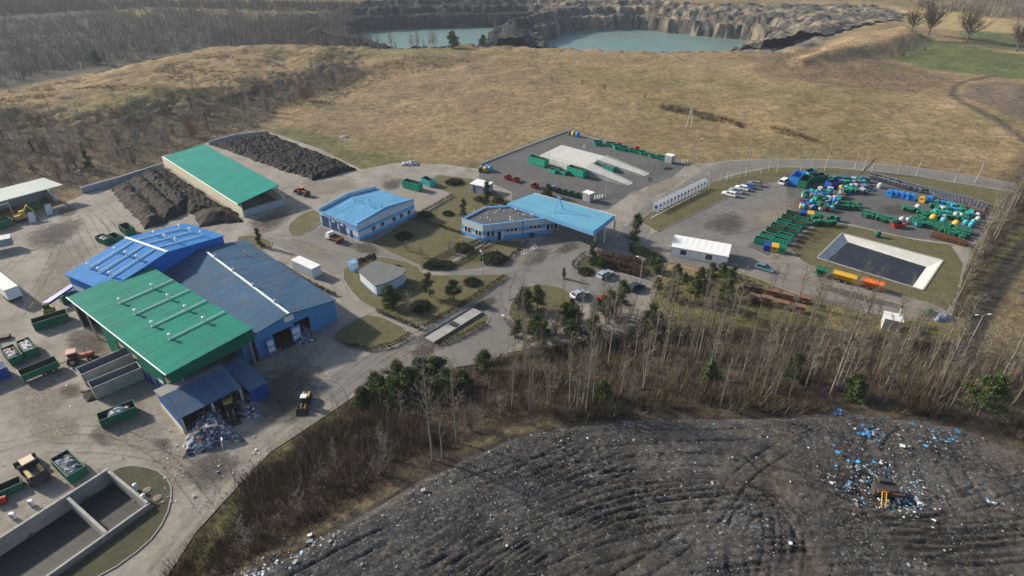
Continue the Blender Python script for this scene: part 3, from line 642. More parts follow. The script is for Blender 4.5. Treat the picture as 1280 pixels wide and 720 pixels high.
# ---- blue workshop
def workshop():
    p0, p1 = G(402,281), G(450,301); rz = ang(p0, p1); t = thing('workshop', 'small light blue workshop with three navy garage doors and striped walls', 'workshop', p0, rz)
    Lx = (p1-p0).length; D = 20.0; e = 4.1; r = 5.2
    w, _ = banded_wall([(0,0),(Lx,0),(Lx,D),(0,D)], [(0,.9,0),(.9,2.3,1),(2.3,3.2,0),(3.2,e,1)], .25)
    w.build('wall', [K['band_blue'], K['band_white']], t)
    for x0, x1 in ((-.03,.3),(Lx-.3,Lx+.03)):                                   # raised gable parapets
        g = MB()
        for ya, yb, za, zb in ((-.05,D/2,e+.9,r+1.0),(D/2,D+.05,r+1.0,e+.9)):
            g.hexa([(x0,ya,e-.005),(x1,ya,e-.005),(x1,yb,e-.005),(x0,yb,e-.005),(x0,ya,za),(x1,ya,za),(x1,yb,zb),(x0,yb,zb)], 0)
            m = .52
            if x1 > Lx/2: g.hexa([(x1,ya,e+.01),(x1+.05,ya,e+.01),(x1+.05,yb,e+.01),(x1,yb,e+.01),(x1,ya,e+(za-e)*m),(x1+.05,ya,e+(za-e)*m),(x1+.05,yb,e+(zb-e)*m),(x1,yb,e+(zb-e)*m)], 1)
            else: g.hexa([(x1,ya,e+.3),(x1+.03,ya,e+.3),(x1+.03,yb,e+.3),(x1,yb,e+.3),(x1,ya,za),(x1+.03,ya,za),(x1+.03,yb,zb),(x1,yb,zb)], 1)
        g.build('parapet', [K['sky_fascia'], K['band_white']], t)
    rf = MB()
    for ya, za, yb, zb in ((-.35,e-.05,D/2,r),(D/2,r,D+.35,e-.05)):
        rf.hexa([(.34,ya,za),(Lx-.34,ya,za),(Lx-.34,yb,zb),(.34,yb,zb),(.34,ya,za+.15),(Lx-.34,ya,za+.15),(Lx-.34,yb,zb+.15),(.34,yb,zb+.15)])
    ro = rf.build('roof', K['sky_roof'], t)
    rv = MB(); rv.box(2, D/2-.25, r+.16, 13.8, D/2+.25, r+.3); rv.build('ridge_cap', K['sky_roof'], ro)
    for x, y in ((4.5,8.6),(7.5,8.8),(7.7,11),(11,8.8),(12.6,8.6),(13,11)): rv = MB(); rv.tube((x,y,r-.1),(x,y,r+.7),.12); rv.build('vent', K['sky_roof'], ro)
    for i in range(3):
        d = MB(); x = .7+i*3.55; d.box(x,-.06,.02,x+2.8,-.004,3.15); dd = d.build('garage_door', K['door_navy'], t)
        if i: s = MB(); s.box(x+.8,-.09,2.45,x+2.0,-.066,2.85); s.build('sign', K['white_paint'], dd)
    d = MB(); d.box(12.2,-.05,.02,13.2,-.004,2.2); d.build('door', K['door_navy'], t)
    for y in (4.3,7.4,11.6,14.3,17.2): window(t, 1.2, 1.3, (Lx, y, 1.1), (0,1,0), (1,0,0))
    dp = MB(); dp.tube((Lx-.1,-.12,0),(Lx-.1,-.12,e),.07); dp.build('downpipe', K['post_dark'], t)
workshop()

# ---- office with the flat roof, and the gate canopy
def office():
    z = 4.5
    P = ccw([G(578,293), G(604,302), G(689,291.5), G(642,257,z)*1.0, G(606,259,z)*1.0]); c = P[0]; fr = Frame(P[0], 0)
    t = thing('office_building', 'low white and blue striped office with flat dark roof', 'office', P[0].xy.to_3d())
    Q = [(p.x-c.x, p.y-c.y) for p in P]
    w, inn = banded_wall(Q, [(0,1.1,0),(1.1,1.9,1),(1.9,2.9,0),(2.9,z,1)], .35); w.build('wall', [K['band_blue'], K['band_white']], t)
    r = MB(); r.prism([tuple(p) for p in inn], z-.7, z-.35); ro = r.build('roof', K['roof_dark'], t)
    cp, ii = banded_wall([tuple(Vector(q)*1.004) for q in Q], [(z+.003, z+.12, 0)], .4); cp.build('coping', K['sky_fascia'], t)
    rs = random.Random(3)
    cx = sum(q[0] for q in Q)/5; cy = sum(q[1] for q in Q)/5
    for i in range(22):
        x, y = cx+rs.uniform(-7,9), cy+rs.uniform(-4,4)
        v = MB(); v.tube((x,y,z-.36),(x,y,z+.25),.11); v.lathe([(.2,z+.25),(.02,z+.4)], x, y, 8); v.build('vent', K['galv'], ro)
    n = len(Q)
    def on(i, u, w_, z0, h):
        a, b2 = Vector(Q[i]), Vector(Q[(i+1) % n]); e = (b2-a).normalized(); o = a+e*u
        window(t, w_, h, (o.x, o.y, z0), (e.x, e.y, 0), (e.y, -e.x, 0), 'white_paint')
    i0 = min(range(n), key=lambda i: (Vector(Q[i])-Vector((G(578,293)-c).xy)).length)
    for u in (1.0, 2.1, 4.6, 5.7): on(i0, u, .8, 1.3, 1.5)
    i1 = (i0+1) % n
    for u in (1.0, 2.2): on(i1, u, .8, 1.2, 1.6)
    for u in (6.2, 7.3, 8.4, 12.6, 13.7, 14.8): on(i1, u, .75, 2.0, .85)
    for u in (17.2, 18.4, 19.4): on(i1, u, .8, 1.2, 1.6)
    a, b2 = Vector(Q[i1]), Vector(Q[(i1+1) % n]); e = (b2-a).normalized(); nr = Vector((e.y, -e.x)); d = MB()
    def bar(u0, u1, z0, z1, d0, d1): d.hexa([((a+e*u+nr*k).x, (a+e*u+nr*k).y, zz) for zz in (z0, z1) for u, k in ((u0,d1),(u1,d1),(u1,d0),(u0,d0))])
    bar(3.9, 4.8, .02, 2.3, .004, .05); d.build('door', K['glass'], t)
    d = MB(); bar(4.85, 5.4, .02, 2.35, .004, .06); d.build('door_panel', K['white_paint'], t)
    d = MB(); bar(10.6, 10.75, 0, z, .02, .15); d.build('downpipe', K['post_dark'], t)
    d = MB(); bar(12.3, 13.6, 0, 1.0, .4, 1.0); d.build('cabinet', K['door_navy'], t)
    # canopy
    zc = 5.2; c0, c1, c2, c3 = G(667,242,zc), G(769,270,zc), G(742,291,zc), G(634,254,zc)
    A = ccw([c3, c2, c1, c0]); o = Vector((A[0].x, A[0].y, 0)); rz = ang(c3, c2); f = Frame(o, rz)
    ct = thing('gate_canopy', 'wide pale blue canopy roof over the weighbridge lanes', 'canopy', o, rz)
    q = [(f.L(p).x, f.L(p).y) for p in A]
    b = MB(); b.prism(q, zc-.9, zc-.02, 0); b.build('fascia', K['sky_fascia'], ct)
    b = MB(); m = [tuple(Vector(p)*.985+Vector((.15,.1))) for p in q]; b.prism(m, zc-.01, [zc+.12, zc+.12, zc+.12, zc+.12]); ro = b.build('roof', mat('canopy_roof', (.13,.36,.52), .75, .12, .2, 2, wave=(.7,'X',.25), dirt=(.19,.37,.47), dirt_amt=.7, spec=.12), ct)
    bl = MB(); lo, hi = Vector(q[2]), Vector(q[3])
    for i in range(46):
        p = lo.lerp(hi, i/46); bl.box(p.x-.12, p.y-.12, zc-.01, p.x+.16, p.y+.1, zc+.32)
    bl.build('snow_guard', K['white_paint'], ro)
    lg = Vector(q[0]).lerp(Vector(q[1]), .97)
    for px, py in ((743.5,303),(755,303.5),(767.5,290),(690,291),(697,288),(703,284)):
        s = f.L(G(px, py)); b = MB(); b.box(s.x-.17, s.y-.17, .0, s.x+.17, s.y+.17, zc-.91); b.build('post', K['cream_wall'], ct)
    a0 = f.L(G(693,266,zc)); ap = f.L(G(700,256,zc)); a1 = f.L(G(704,262,zc)); ant = MB()
    top = Vector(((a0.x+a1.x)/2, (a0.y+a1.y)/2, zc+4.0))
    for base in (a0, a1):
        for k in (-.12, .12): ant.tube((base.x+k, base.y, zc+.12), (top.x+k*.6, top.y, top.z), .09, .07)
    ant.tube(top+Vector((-.8,0,-.1)), top+Vector((.8,0,-.1)), .12); ant.build('antenna_frame', K['band_blue'], ct)
    g = MB(); s = f.L(G(722,286)); g.box(s.x-1.2, s.y-.5, .004, s.x+4.5, s.y+.6, .25); g.build('island_kerb', K['concrete_pale'], ct)
office()

# ---- bright blue hall, navy hall, green hall
def halls():
    h = 7.0
    A, B, R1, R0 = G(84,343,h), G(130,362,h), G(284,302,h), G(247,280.5,h); rz = ang(A, B); f = Frame(A, rz)
    Lx = ((B-A).length+(R1-R0).length)/2; D = (f.L(R0).y+f.L(R1).y)/2
    t = thing('blue_hall', 'bright blue gabled hall with white vent pipes along its roof', 'hall', f.p, rz)
    w = MB(); e = h-.15; rg = h+2.2
    for x0, x1 in ((0,.2),(Lx-.2,Lx)):
        w.hexa([(x0,0,0),(x1,0,0),(x1,D/2,0),(x0,D/2,0),(x0,0,e),(x1,0,e),(x1,D/2,rg-.2),(x0,D/2,rg-.2)]); w.hexa([(x0,D/2,0),(x1,D/2,0),(x1,D,0),(x0,D,0),(x0,D/2,rg-.2),(x1,D/2,rg-.2),(x1,D,e),(x0,D,e)])
    w.box(.2,0,0,Lx-.2,.2,e); w.box(.2,D-.2,0,Lx-.2,D,e); w.build('wall', mat('wall_bright', (.012,.16,.6), .5, .07, .2, 3, wave=(2.4,'Y',.2)), t)
    r = MB(); ov = .4
    for ya, za, yb, zb in ((-ov,h-.1,D/2,rg),(D/2,rg,D+ov,h-.1)):
        r.hexa([(-ov,ya,za),(Lx+ov,ya,za),(Lx+ov,yb,zb),(-ov,yb,zb),(-ov,ya,za+.2),(Lx+ov,ya,za+.2),(Lx+ov,yb,zb+.2),(-ov,yb,zb+.2)])
    ro = r.build('roof', K['roof_blue'], t)
    b = MB(); b.box(-ov,D/2-.3,rg+.2,Lx+ov,D/2+.3,rg+.34); b.build('ridge_cap', K['pipe_white'], ro)
    for x in (Lx*.22, Lx*.5, Lx*.78):
        for s in (-1, 1):
            z1 = rg+.3; y1 = D/2+s*.6; y2 = D/2+s*D*.40; z2 = rg-2.2*.8+.5; roof_vent_row(ro, (x,y2,z2), (x,y1,z1), 2, .13, 'vent_pipe')
    ln = MB(); ln.box(.3,-.03,h*.48,Lx*.9,-.004,h*.66); ln.build('window_strip', K['band_white'], t)
    # navy hall
    h2 = 5.0; F0, F1 = G(308,455), G(422,400.5); u = (F1-F0).normalized(); k = G(283,306,h2); dv = Vector((-u.y, u.x, 0)); D2 = (k-F1).dot(dv)-.8
    f2 = Frame(F0, ang(F0, F1)); W2 = (F1-F0).length; t = thing('sorting_hall', 'long navy roofed sorting hall with pale blue front beside the green hall', 'hall', f2.p, f2.rz)
    rg2 = h2+1.5; m = W2/2
    w = MB(); d0, d1, d2, d3 = W2*.30, W2*.50, W2*.53, W2*.70                    # two door openings in the front gable
    def zt(x): return h2+(rg2-h2)*(1-abs(x-m)/m)-.1
    for a, b2, z0 in ((0,d0,0),(d0,m,3.6),(m,d1,3.6),(d1,d2,0),(d2,d3,4.0),(d3,W2,0)):
        if b2-a < .01: continue
        w.hexa([(a,0,z0),(b2,0,z0),(b2,.25,z0),(a,.25,z0),(a,0,zt(a)),(b2,0,zt(b2)),(b2,.25,zt(b2)),(a,.25,zt(a))])
    w.box(0,.25,0,.25,D2,h2-.1); w.box(W2-.25,.25,0,W2,D2,h2-.1); w.box(.25,D2-.25,0,W2-.25,D2,h2-.1); w.build('wall', K['wall_blue'], t)
    r = MB()
    for xa, za, xb, zb in ((-.3,h2-.1,m,rg2),(m,rg2,W2+.3,h2-.1)):
        r.hexa([(xa,-.4,za),(xb,-.4,zb),(xb,D2+.02,zb),(xa,D2+.02,za),(xa,-.4,za+.18),(xb,-.4,zb+.18),(xb,D2+.02,zb+.18),(xa,D2+.02,za+.18)])
    ro = r.build('roof', K['roof_navy'], t); b = MB(); b.box(m-.2,-.4,rg2+.16,m+.2,D2*.92,rg2+.32)
    b.build('ridge_cap', K['pipe_white'], ro)
    for i in range(4): v = MB(); v.tube((m+.1,5+i*9,rg2+.3),(m+.1,5+i*9,rg2+1.0),.22,n=8); v.build('vent', K['galv'], ro)
    v = MB(); v.tube((m+6,30,rg2-.9),(m+6,30,rg2+.5),.16); v.tube((m+.4,30,rg2+.2),(m+6,30,rg2-.6),.04); v.build('aerial', K['galv'], ro)
    s = MB(); s.box(m-1.0,-.12,h2-.1,m+.9,-.02,h2+1.1); s.build('sign', K['white_paint'], t)
    for x0, x1, y in ((d0-1.7,d0-.1,-.55),(d1-.4,d2+1.0,-.35)):
        d = MB(); d.box(x0,y-.1,.05,x1,y,3.5); dd = d.build('sliding_door', K['wall_blue'], t)
        p = MB(); p.box(x0+.25,y-.12,.5,x1-.25,y-.104,1.5); p.box(x0+.25,y-.12,1.8,x1-.25,y-.104,3.0); p.build('panel', K['white_paint'], dd)
    fl = MB(); fl.box(.3,.3,.02,W2-.3,D2-.3,.06); fl.build('floor_slab', K['machine_dark'], t)
    # green hall
    h3 = 7.4; A, B, T1, T0 = G(86,371,h3), G(210,467.5,h3), G(308,407,h3), G(181,329.5,h3); rz = ang(A, B); f3 = Frame(A, rz); Lx = (B-A).length; D3 = (f3.L(T1).y+f3.L(T0).y)/2
    t = thing('green_hall', 'large green roofed open-ended hall with four white vent pipes', 'hall', f3.p, rz)
    r = MB(); r.hexa([(-.2,-.3,h3-.2),(Lx,-.3,h3-.2),(Lx,D3,h3+.15),(-.2,D3,h3+.15),(-.2,-.3,h3),(Lx,-.3,h3),(Lx,D3,h3+.38),(-.2,D3,h3+.38)]); ro = r.build('roof', K['roof_green'], t)
    g = MB(); g.tube((-.2,-.38,h3-.02),(Lx,-.38,h3-.02),.12); g.build('gutter', K['pipe_white'], ro)
    for q in (.335,.50,.665,.83): roof_vent_row(ro, (Lx*q-2.2,D3*.30,h3+.3), (Lx*q-2.2,D3*.985,h3+.65), 2, .12, 'vent_pipe')
    w = MB(); w.box(Lx-.3,0,h3-2.2,Lx-.05,D3-.1,h3-.21); w.build('front_fascia', K['wall_green'], t)
    w = MB(); w.box(0,0,h3-1.3,Lx*.32,.2,h3-.21); w.box(Lx*.32,0,0,Lx*.47,.2,h3-.21); w.box(Lx*.47,0,h3-2.4,Lx*.68,.2,h3-.21); w.box(Lx*.68,0,3.0,Lx*.92,.2,h3-.21); w.box(Lx*.9,0,0,Lx-.32,.19,3.0); w.build('side_wall', K['wall_green'], t)
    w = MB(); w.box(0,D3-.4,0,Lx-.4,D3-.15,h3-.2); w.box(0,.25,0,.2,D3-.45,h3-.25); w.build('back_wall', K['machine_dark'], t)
    for x in (.4, Lx*.17): p = MB(); p.box(x-.2,.0,0,x+.2,.18,h3-1.35); p.build('post', K['steel'], t)
    for y in (D3*.12, D3*.93): p = MB(); p.box(Lx-.6,y-.2,0,Lx-.31,y+.2,h3-.25); p.build('post', K['steel'], t)
    for x0 in (.70,.77,.84): d = MB(); d.box(Lx*x0,-.07,0,Lx*(x0+.05),-.01,2.9); d.build('door', K['door_navy'], t)
    s = MB(); s.box(Lx*.86,-.06,3.1,Lx*.9,-.01,3.7); s.build('sign', K['white_paint'], t)
    # lean-to with the rubbish bay in front of it
    z = 3.5; p0 = G(232,543); e1 = (G(304,481,z)-G(227,520,z)); rz = math.atan2(e1.y, e1.x); f4 = Frame(p0, rz); Lb = e1.length; ridge = f4.L(G(209,499,z+1.0)).y; back = f4.L(G(191,492,z)).y
    t = thing('waste_bay', 'slate blue roofed open bay sheltering a rubbish heap', 'open shed', f4.p, rz)
    r = MB(); k = back
    for ya, za, yb, zb, mi in ((-.3,z,k*.62,z+1.1,0),(k*.62,z+1.1,k+.3,z+.2,1)):
        r.hexa([(-.3,ya,za),(Lb,ya,za),(Lb,yb,zb),(-.3,yb,zb),(-.3,ya,za+.14),(Lb,ya,za+.14),(Lb,yb,zb+.14),(-.3,yb,zb+.14)], mi)
    r.build('roof', [K['roof_slate'], K['roof_slate_sunlit']], t)  # back slope painted paler to show sunlight falling on it
    w = MB(); w.hexa([(-.05,.05,1.3),(.15,.05,1.3),(.15,k*.62,1.3),(-.05,k*.62,1.3),(-.05,.05,z),(.15,.05,z),(.15,k*.62,z+1.05),(-.05,k*.62,z+1.05)]); w.hexa([(-.05,k*.62,1.3),(.15,k*.62,1.3),(.15,k,1.3),(-.05,k,1.3),(-.05,k*.62,z+1.05),(.15,k*.62,z+1.05),(.15,k,z+.2),(-.05,k,z+.2)])
    w.box(.2,k-.2,1.3,Lb,k,z+.1); w.build('gable_wall', K['wall_royal'], t)
    w = MB(); w.box(-.1,.1,0,.3,k,1.29); w.box(.3,k-.3,0,Lb,k+.02,1.29); w.build('plinth', K['cream_wall'], t)
    for x in (.2, Lb*.5, Lb*.97): p = MB(); p.box(x-.16,-.1,0,x+.16,.22,z); p.build('post', K['cream_wall'], t)
    # low annex
    q = [f4.L(G(a, b, 2.9)) for a, b in ((311,489),(335,480),(296,451),(281,457))]; t = thing('annex_shed', 'low royal blue annex with slate roof beside the rubbish bay', 'shed', f4.W(q[0].x, q[0].y), rz)
    dx, dy = q[1].x-q[0].x, q[3].y-q[0].y; dy = max(dy, 6)
    r = MB(); r.hexa([(-.1,-.2,2.8),(dx+.2,-.2,2.8),(dx+.2,dy,3.2),(-.1,dy,3.2),(-.1,-.2,2.95),(dx+.2,-.2,2.95),(dx+.2,dy,3.35),(-.1,dy,3.35)]); r.build('roof', K['roof_slate'], t)
    w = MB(); w.box(0,0,0,dx,.2,2.75); w.box(dx-.2,.2,0,dx,dy-.1,2.78); w.build('wall', K['wall_royal'], t)
    return f4, Lb, k
bayF, bayL, bayK = halls()

# ---- teal shed between the compost fields
def teal_shed():
    p0 = G(305,272); p1 = G(205,206); f = Frame(p0, ang(p1, p0)); Lx = (p0-p1).length; h = 3.9
    D = f.L(G(355,251)).y-1.0
    t = thing('compost_shed', 'long teal roofed shed with cream concrete walls', 'shed', p0, f.rz)
    w = MB(); w.box(-Lx,0,0,-.01,.3,3.0); w.box(-Lx,D-.3,0,-.31,D,3.0); w.box(-Lx,.31,0,-Lx+.3,D-.31,3.0); w.build('wall', K['cream_wall'], t)
    w = MB(); w.box(-.3,.31,0,0,D,2.0); w.build('end_wall', K['concrete_blue'], t)
    r = MB(); r.hexa([(-Lx+4.5,-.5,h+.0),(-.6,-.5,h),(-2.6,D+.4,h+1.2),(-Lx+4.5,D+.4,h+1.2),(-Lx+4.5,-.5,h+.2),(-.6,-.5,h+.2),(-2.6,D+.4,h+1.4),(-Lx+4.5,D+.4,h+1.4)]); ro = r.build('roof', K['roof_teal'], t)
    g = MB(); g.tube((-Lx+4.5,-.56,h+.05),(-.6,-.56,h+.05),.1); g.build('gutter', K['white_paint'], ro)
    for i in range(8):
        x = -.5-i*(Lx-6)/7; p = MB(); p.box(x-.14,.05,3.0,x+.14,.28,h+.05); p.build('post', K['concrete_pale'], t)
    for i in range(8):
        x = -2.7-i*(Lx-8)/7; p = MB(); p.box(x-.14,D-.28,3.0,x+.14,D-.05,h+1.15); p.build('post', K['concrete_pale'], t)
teal_shed()

def wall_run(name, label, cat, px, h, t, m, group=None, closed=False):
    P = GP(px); o = P[0]
    b = MB(); n = len(P)
    for i in range(n if closed else n-1):
        a, c = P[i], P[(i+1) % n]; e = (c-a).normalized(); nr = Vector((-e.y, e.x, 0))*t/2; a2 = a-e*t/2*.98
        q = [a2-nr-o, c-nr-o, c+nr-o, a2+nr-o]; b.hexa([(v.x, v.y, -.05) for v in q]+[(v.x, v.y, h+.002*i) for v in q])
    ob = b.build(name, m, None, False, o); return tag(ob, label, cat, group)
wall_run('concrete_wall', 'low grey concrete wall behind the left compost heaps', 'wall', [(104,241),(150,228),(205,210)], 1.8, .5, K['concrete_blue'])
wall_run('concrete_wall', 'low grey concrete wall along the top of the far black compost field', 'wall', [(262,181),(296,172),(336,168)], 1.4, .4, K['concrete_blue'])

# ---- small round-fronted building and kiosk
def round_building():
    P = [(450,366),(468,368.5),(480,365),(492,361),(502,355),(508,347.5),(480,332),(452,344)]; z = 2.6
    tp = [G(a, b, z) for a, b in [(449,340),(467,356),(470,357.5),(480,355),(492,350),(503,344),(507,337),(470,327)]]
    A = ccw(tp); c = Vector((A[0].x, A[0].y, 0)); Q = [(p.x-c.x, p.y-c.y) for p in A]
    t = thing('pump_house', 'small white curved-front building with flat grey roof', 'building', c)
    w, inn = banded_wall(Q, [(0,.4,0),(.4,z-.25,1),(z-.25,z,0)], .25); w.build('wall', [K['band_blue'], K['band_white']], t)
    r = MB(); m = Vector((sum(q[0] for q in Q)/len(Q), sum(q[1] for q in Q)/len(Q))); r.prism([tuple(m+(Vector(q)-m)*1.05) for q in Q], z+.003, z+.2); r.build('roof', K['roof_felt'], t)
round_building()
def kiosk(px, py, label, w=1.6, d=1.4, h=2.2, body='band_white', roof='sky_fascia', rz=-.7, name='kiosk', band='band_blue'):
    p = G(px, py); t = thing(name, label, 'kiosk', p, rz); b = MB(); b.box(-w/2,-d/2,0,w/2,d/2,h*.35,1); b.box(-w/2+.002,-d/2+.002,h*.351,w/2-.002,d/2-.002,h,0); b.build('body', [K[body], K[band]], t)
    b = MB(); b.box(-w/2-.12,-d/2-.12,h+.003,w/2+.12,d/2+.12,h+.18); b.build('roof', K[roof], t)
    b = MB(); b.box(-.4,-d/2-.04,.05,.4,-d/2-.004,h*.85); b.build('door', K[band], t); return t
kiosk(443, 338, 'tiny white and blue kiosk beside the curved-front building')
kiosk(735, 250.5, 'pale grey attendant kiosk at the near entrance of the drop-off yard', 2.6, 2.2, 2.5, 'concrete_blue', 'white_paint', -.75, band='concrete')
kiosk(836.5, 203, 'pale grey attendant kiosk at the far entrance of the drop-off yard', 2.6, 2.2, 2.6, 'concrete_blue', 'white_paint', -.75, band='concrete')
def cabin():
    p = G(588,240); q = G(606,244); rz = ang(p, q); L_ = 5.6
    t = thing('portable_cabin', 'small grey site cabin with pale flat roof near the bushes', 'cabin', p, rz); b = MB(); b.box(0,0,0,L_,4.2,2.6); b.build('body', K['concrete_blue'], t)
    b = MB(); b.box(-.15,-.15,2.603,L_+.15,4.35,2.8); b.build('roof', K['white_paint'], t); b = MB(); b.box(1,-.04,.1,1.9,-.004,2.1); b.build('door', K['grey_bin'], t)
cabin()
def shipping_container(label, p, rz, L_=6.06, m='white_paint', name='shipping_container'):
    t = thing(name, label, 'container', p, rz); b = MB(); W, H_ = 2.44, 2.6; b.box(0,0,.12,L_,W,H_)
    n = int(L_/.35)
    for i in range(n):
        x = .2+i*(L_-.4)/n; b.box(x,-.04,.3,x+.16,0,H_-.15); b.box(x,W,.3,x+.16,W+.04,H_-.15)
    b.build('body', K[m], t); b = MB(); b.box(-.03,-.06,H_+.003,L_+.03,W+.06,H_+.1); b.build('roof', K['white_paint'], t)
    b = MB()
    for y0 in (.08, W/2+.04): b.box(L_+.004,y0,.2,L_+.05,y0+W/2-.12,H_-.1)
    b.build('door', K['band_white'], t); b = MB()
    for x in (0, L_-.18):
        for y in (-.05, W-.13): b.box(x,y,0,x+.18,y+.18,.119)
    b.build('corner_casting', K['steel'], t); return t
p0, p1 = G(366,337), G(392,349); shipping_container('white shipping container parked behind the navy roofed sorting hall', p0, ang(p0, p1), (p1-p0).length)

# ---- white party tent
def tent():
    p0, p1 = G(838,319), G(908,332); rz = ang(p0, p1); L_ = (p1-p0).length; D = 6.6; e, r = 2.5, 4.2
    t = thing('marquee_tent', 'white marquee tent standing beside the car lot', 'tent', p0, rz)
    b = MB(); prof = [(0,0),(0,e),(D/2,r),(D,e),(D,0)]
    for x0, x1 in ((0,.06),(L_-.06,L_)):
        b.hexa([(x0,0,0),(x1,0,0),(x1,D/2,0),(x0,D/2,0),(x0,0,e),(x1,0,e),(x1,D/2,r),(x0,D/2,r)]); b.hexa([(x0,D/2,0),(x1,D/2,0),(x1,D,0),(x0,D,0),(x0,D/2,r),(x1,D/2,r),(x1,D,e),(x0,D,e)])
    b.box(.06,0,0,L_-.06,.05,e); b.box(.06,D-.05,0,L_-.06,D,e); b.build('side_wall', K['white_fabric'], t)
    rf = MB(); n = 9
    for i in range(n):
        xa, xb = -.1+(L_+.2)*i/n, -.1+(L_+.2)*(i+1)/n; xm = (xa+xb)/2; s = .035
        for x0, x1, d0, d1 in ((xa,xm,0,s),(xm,xb,s,0)):
            rf.face([(x0,-.15,e),(x1,-.15,e),(x1,D/2,r+.03-d1),(x0,D/2,r+.03-d0)]); rf.face([(x0,D/2,r+.03-d0),(x1,D/2,r+.03-d1),(x1,D+.15,e),(x0,D+.15,e)])
            rf.face([(x0,-.15,e-.25),(x1,-.15,e-.25),(x1,-.15,e),(x0,-.15,e)])
    rf.build('roof', K['white_fabric'], t)
    for x in (2.2, L_*.62): w = MB(); w.box(x,-.02,.7,x+1.5,-.004,2.0); w.build('window', K['grey_bin'], t)
    w = MB()
    for i in range(7): w.box(L_*i/6-.04,-.05,0,L_*i/6+.04,-.006,e)
    w.build('pole', K['galv'], t)
tent()

# ---- open sheds at the left edge
def left_shed():
    z = 4.6; R, Bk = G(78,231,z), G(64,228,z); Lf = G(-60,268,z); rz = ang(Lf, R); f = Frame(Vector((Lf.x, Lf.y, 0)), rz); L_ = (R-Lf).length
    t = thing('open_shed', 'pale green roofed open shed with wall at the edge of the woods', 'open shed', f.p, rz); D = 7.5
    r = MB(); r.hexa([(0,-.6,z),(L_,-.6,z),(L_-2,D,z+.9),(0,D,z+.9),(0,-.6,z+.2),(L_,-.6,z+.2),(L_-2,D,z+1.1),(0,D,z+1.1)]); r.build('roof', K['pale_roof'], t)
    w = MB(); w.box(0,D-.5,0,L_-3,D-.2,4.4); w.box(L_-6,D-.55,0,L_-3.2,D-.52,3); w.build('back_wall', K['concrete_blue'], t)
    w = MB(); w.box(L_-3.2,1.5,0,L_-2.9,D-.5,3.2); w.build('end_wall', K['concrete_blue'], t)
    for x in (L_-3, L_-14, L_-24): p = MB(); p.box(x-.12,-.2,0,x+.12,.06,z); p.build('post', K['galv'], t)
    b = MB(); b.box(0,-.3,3.6,L_-14,-.22,3.9); b.build('rail', K['white_paint'], t)
left_shed()
def low_white_roof():
    z = 3; P = [G(-60,312,z), G(12,297,z), G(8,291,z), G(-60,305,z)]; f = Frame(Vector((P[0].x,P[0].y,0)), ang(P[0],P[1])); t = thing('covered_trailer', 'long low trailer with pale green cover at the left edge', 'trailer', f.p, f.rz); L_ = (P[1]-P[0]).length
    b = MB(); b.box(0,0,.9,L_,2.4,2.8); b.build('body', K['concrete_blue'], t); b = MB(); b.hexa([(-.1,-.1,2.81),(L_+.1,-.1,2.81),(L_+.1,2.5,2.81),(-.1,2.5,2.81),(-.1,-.1,2.95),(L_+.1,-.1,2.95),(L_+.1,2.5,3.1),(-.1,2.5,3.1)]); b.build('cover', K['pale_roof'], t)
    for x in (1.5, 2.8): b = MB(); b.tube((x,-.05,.5),(x,2.45,.5),.5,n=12); b.build('wheel', K['tyre'], t)
low_white_roof()
def box_trailer():
    z = 3.6; a, c = G(-30,316,z), G(22,357,z); f = Frame(Vector((a.x,a.y,0)), ang(a,c)); L_ = (c-a).length; W = 2.55
    t = thing('semi_trailer', 'white roofed box semi-trailer parked at the left edge', 'trailer', f.W(0,-W), f.rz)
    b = MB(); b.box(0,0,1.1,L_,W,3.5); b.build('box_body', K['white_paint'], t); b = MB(); b.box(-.03,-.03,3.503,L_+.03,W+.03,3.6); b.build('roof', K['pale_roof'], t)
    for x in (L_-1.5, L_-2.8, L_-4.1):
        for y in (.1, W-.4): b = MB(); b.tube((x,y,.5),(x,y+.3,.5),.5,n=14); b.build('wheel', K['tyre'], t)
    b = MB(); b.box(.4,.6,.8,L_-.2,W-.6,1.09); b.build('chassis', K['machine_dark'], t)
box_trailer()

# ---- sludge basin, bottom left
def basin():
    C0, C1, C2 = G(138,592), G(176,637), G(84,625); u = (G(138,592)-G(0,681)).normalized(); v = (G(176,637)-C0).normalized(); v = (v-u*v.dot(u)).normalized()
    rz = math.atan2(u.y, u.x); L_ = 34.0; D = (C1-C0).length+.6; f = Frame(C0-u*L_, rz)       # x along u, -y towards the camera
    t = thing('sludge_basin', 'two-cell concrete basin holding dark sludge in the corner of the yard', 'basin', f.p, rz)
    d = f.L(G(84,624)).x; h = 1.0; zb = -2.4; w = MB()
    for x0, y0, x1, y1, zz in ((-.2,-.2,L_,.2,h+.1),(L_-.35,-D,L_,-.21,h),(-.2,-D-.35,L_,-D-.01,h-.1),(d-.2,-D+.0,d+.2,-.21,h-.05)): w.box(x0,y0,zb,x1,y1,zz)
    w.build('wall', K['concrete'], t)
    fl = MB(); fl.box(-.2,-D,zb,d-.21,-.21,-1.5); fl.box(d+.21,-D,zb,L_-.36,-.21,-1.5); fl.build('sludge', K['sludge'], t)
    r = MB()
    for i in range(18):
        x = 1+i*(L_-2)/17; r.tube((x,.0,h+.1),(x,.0,h+1.0),.025,n=4)
    r.tube((0,0,h+1.0),(L_,0,h+1.0),.02,n=4); r.tube((0,0,h+.6),(L_,0,h+.6),.02,n=4); r.build('railing', K['post_dark'], t)
    return f, L_, D
basF, basL, basD = basin()

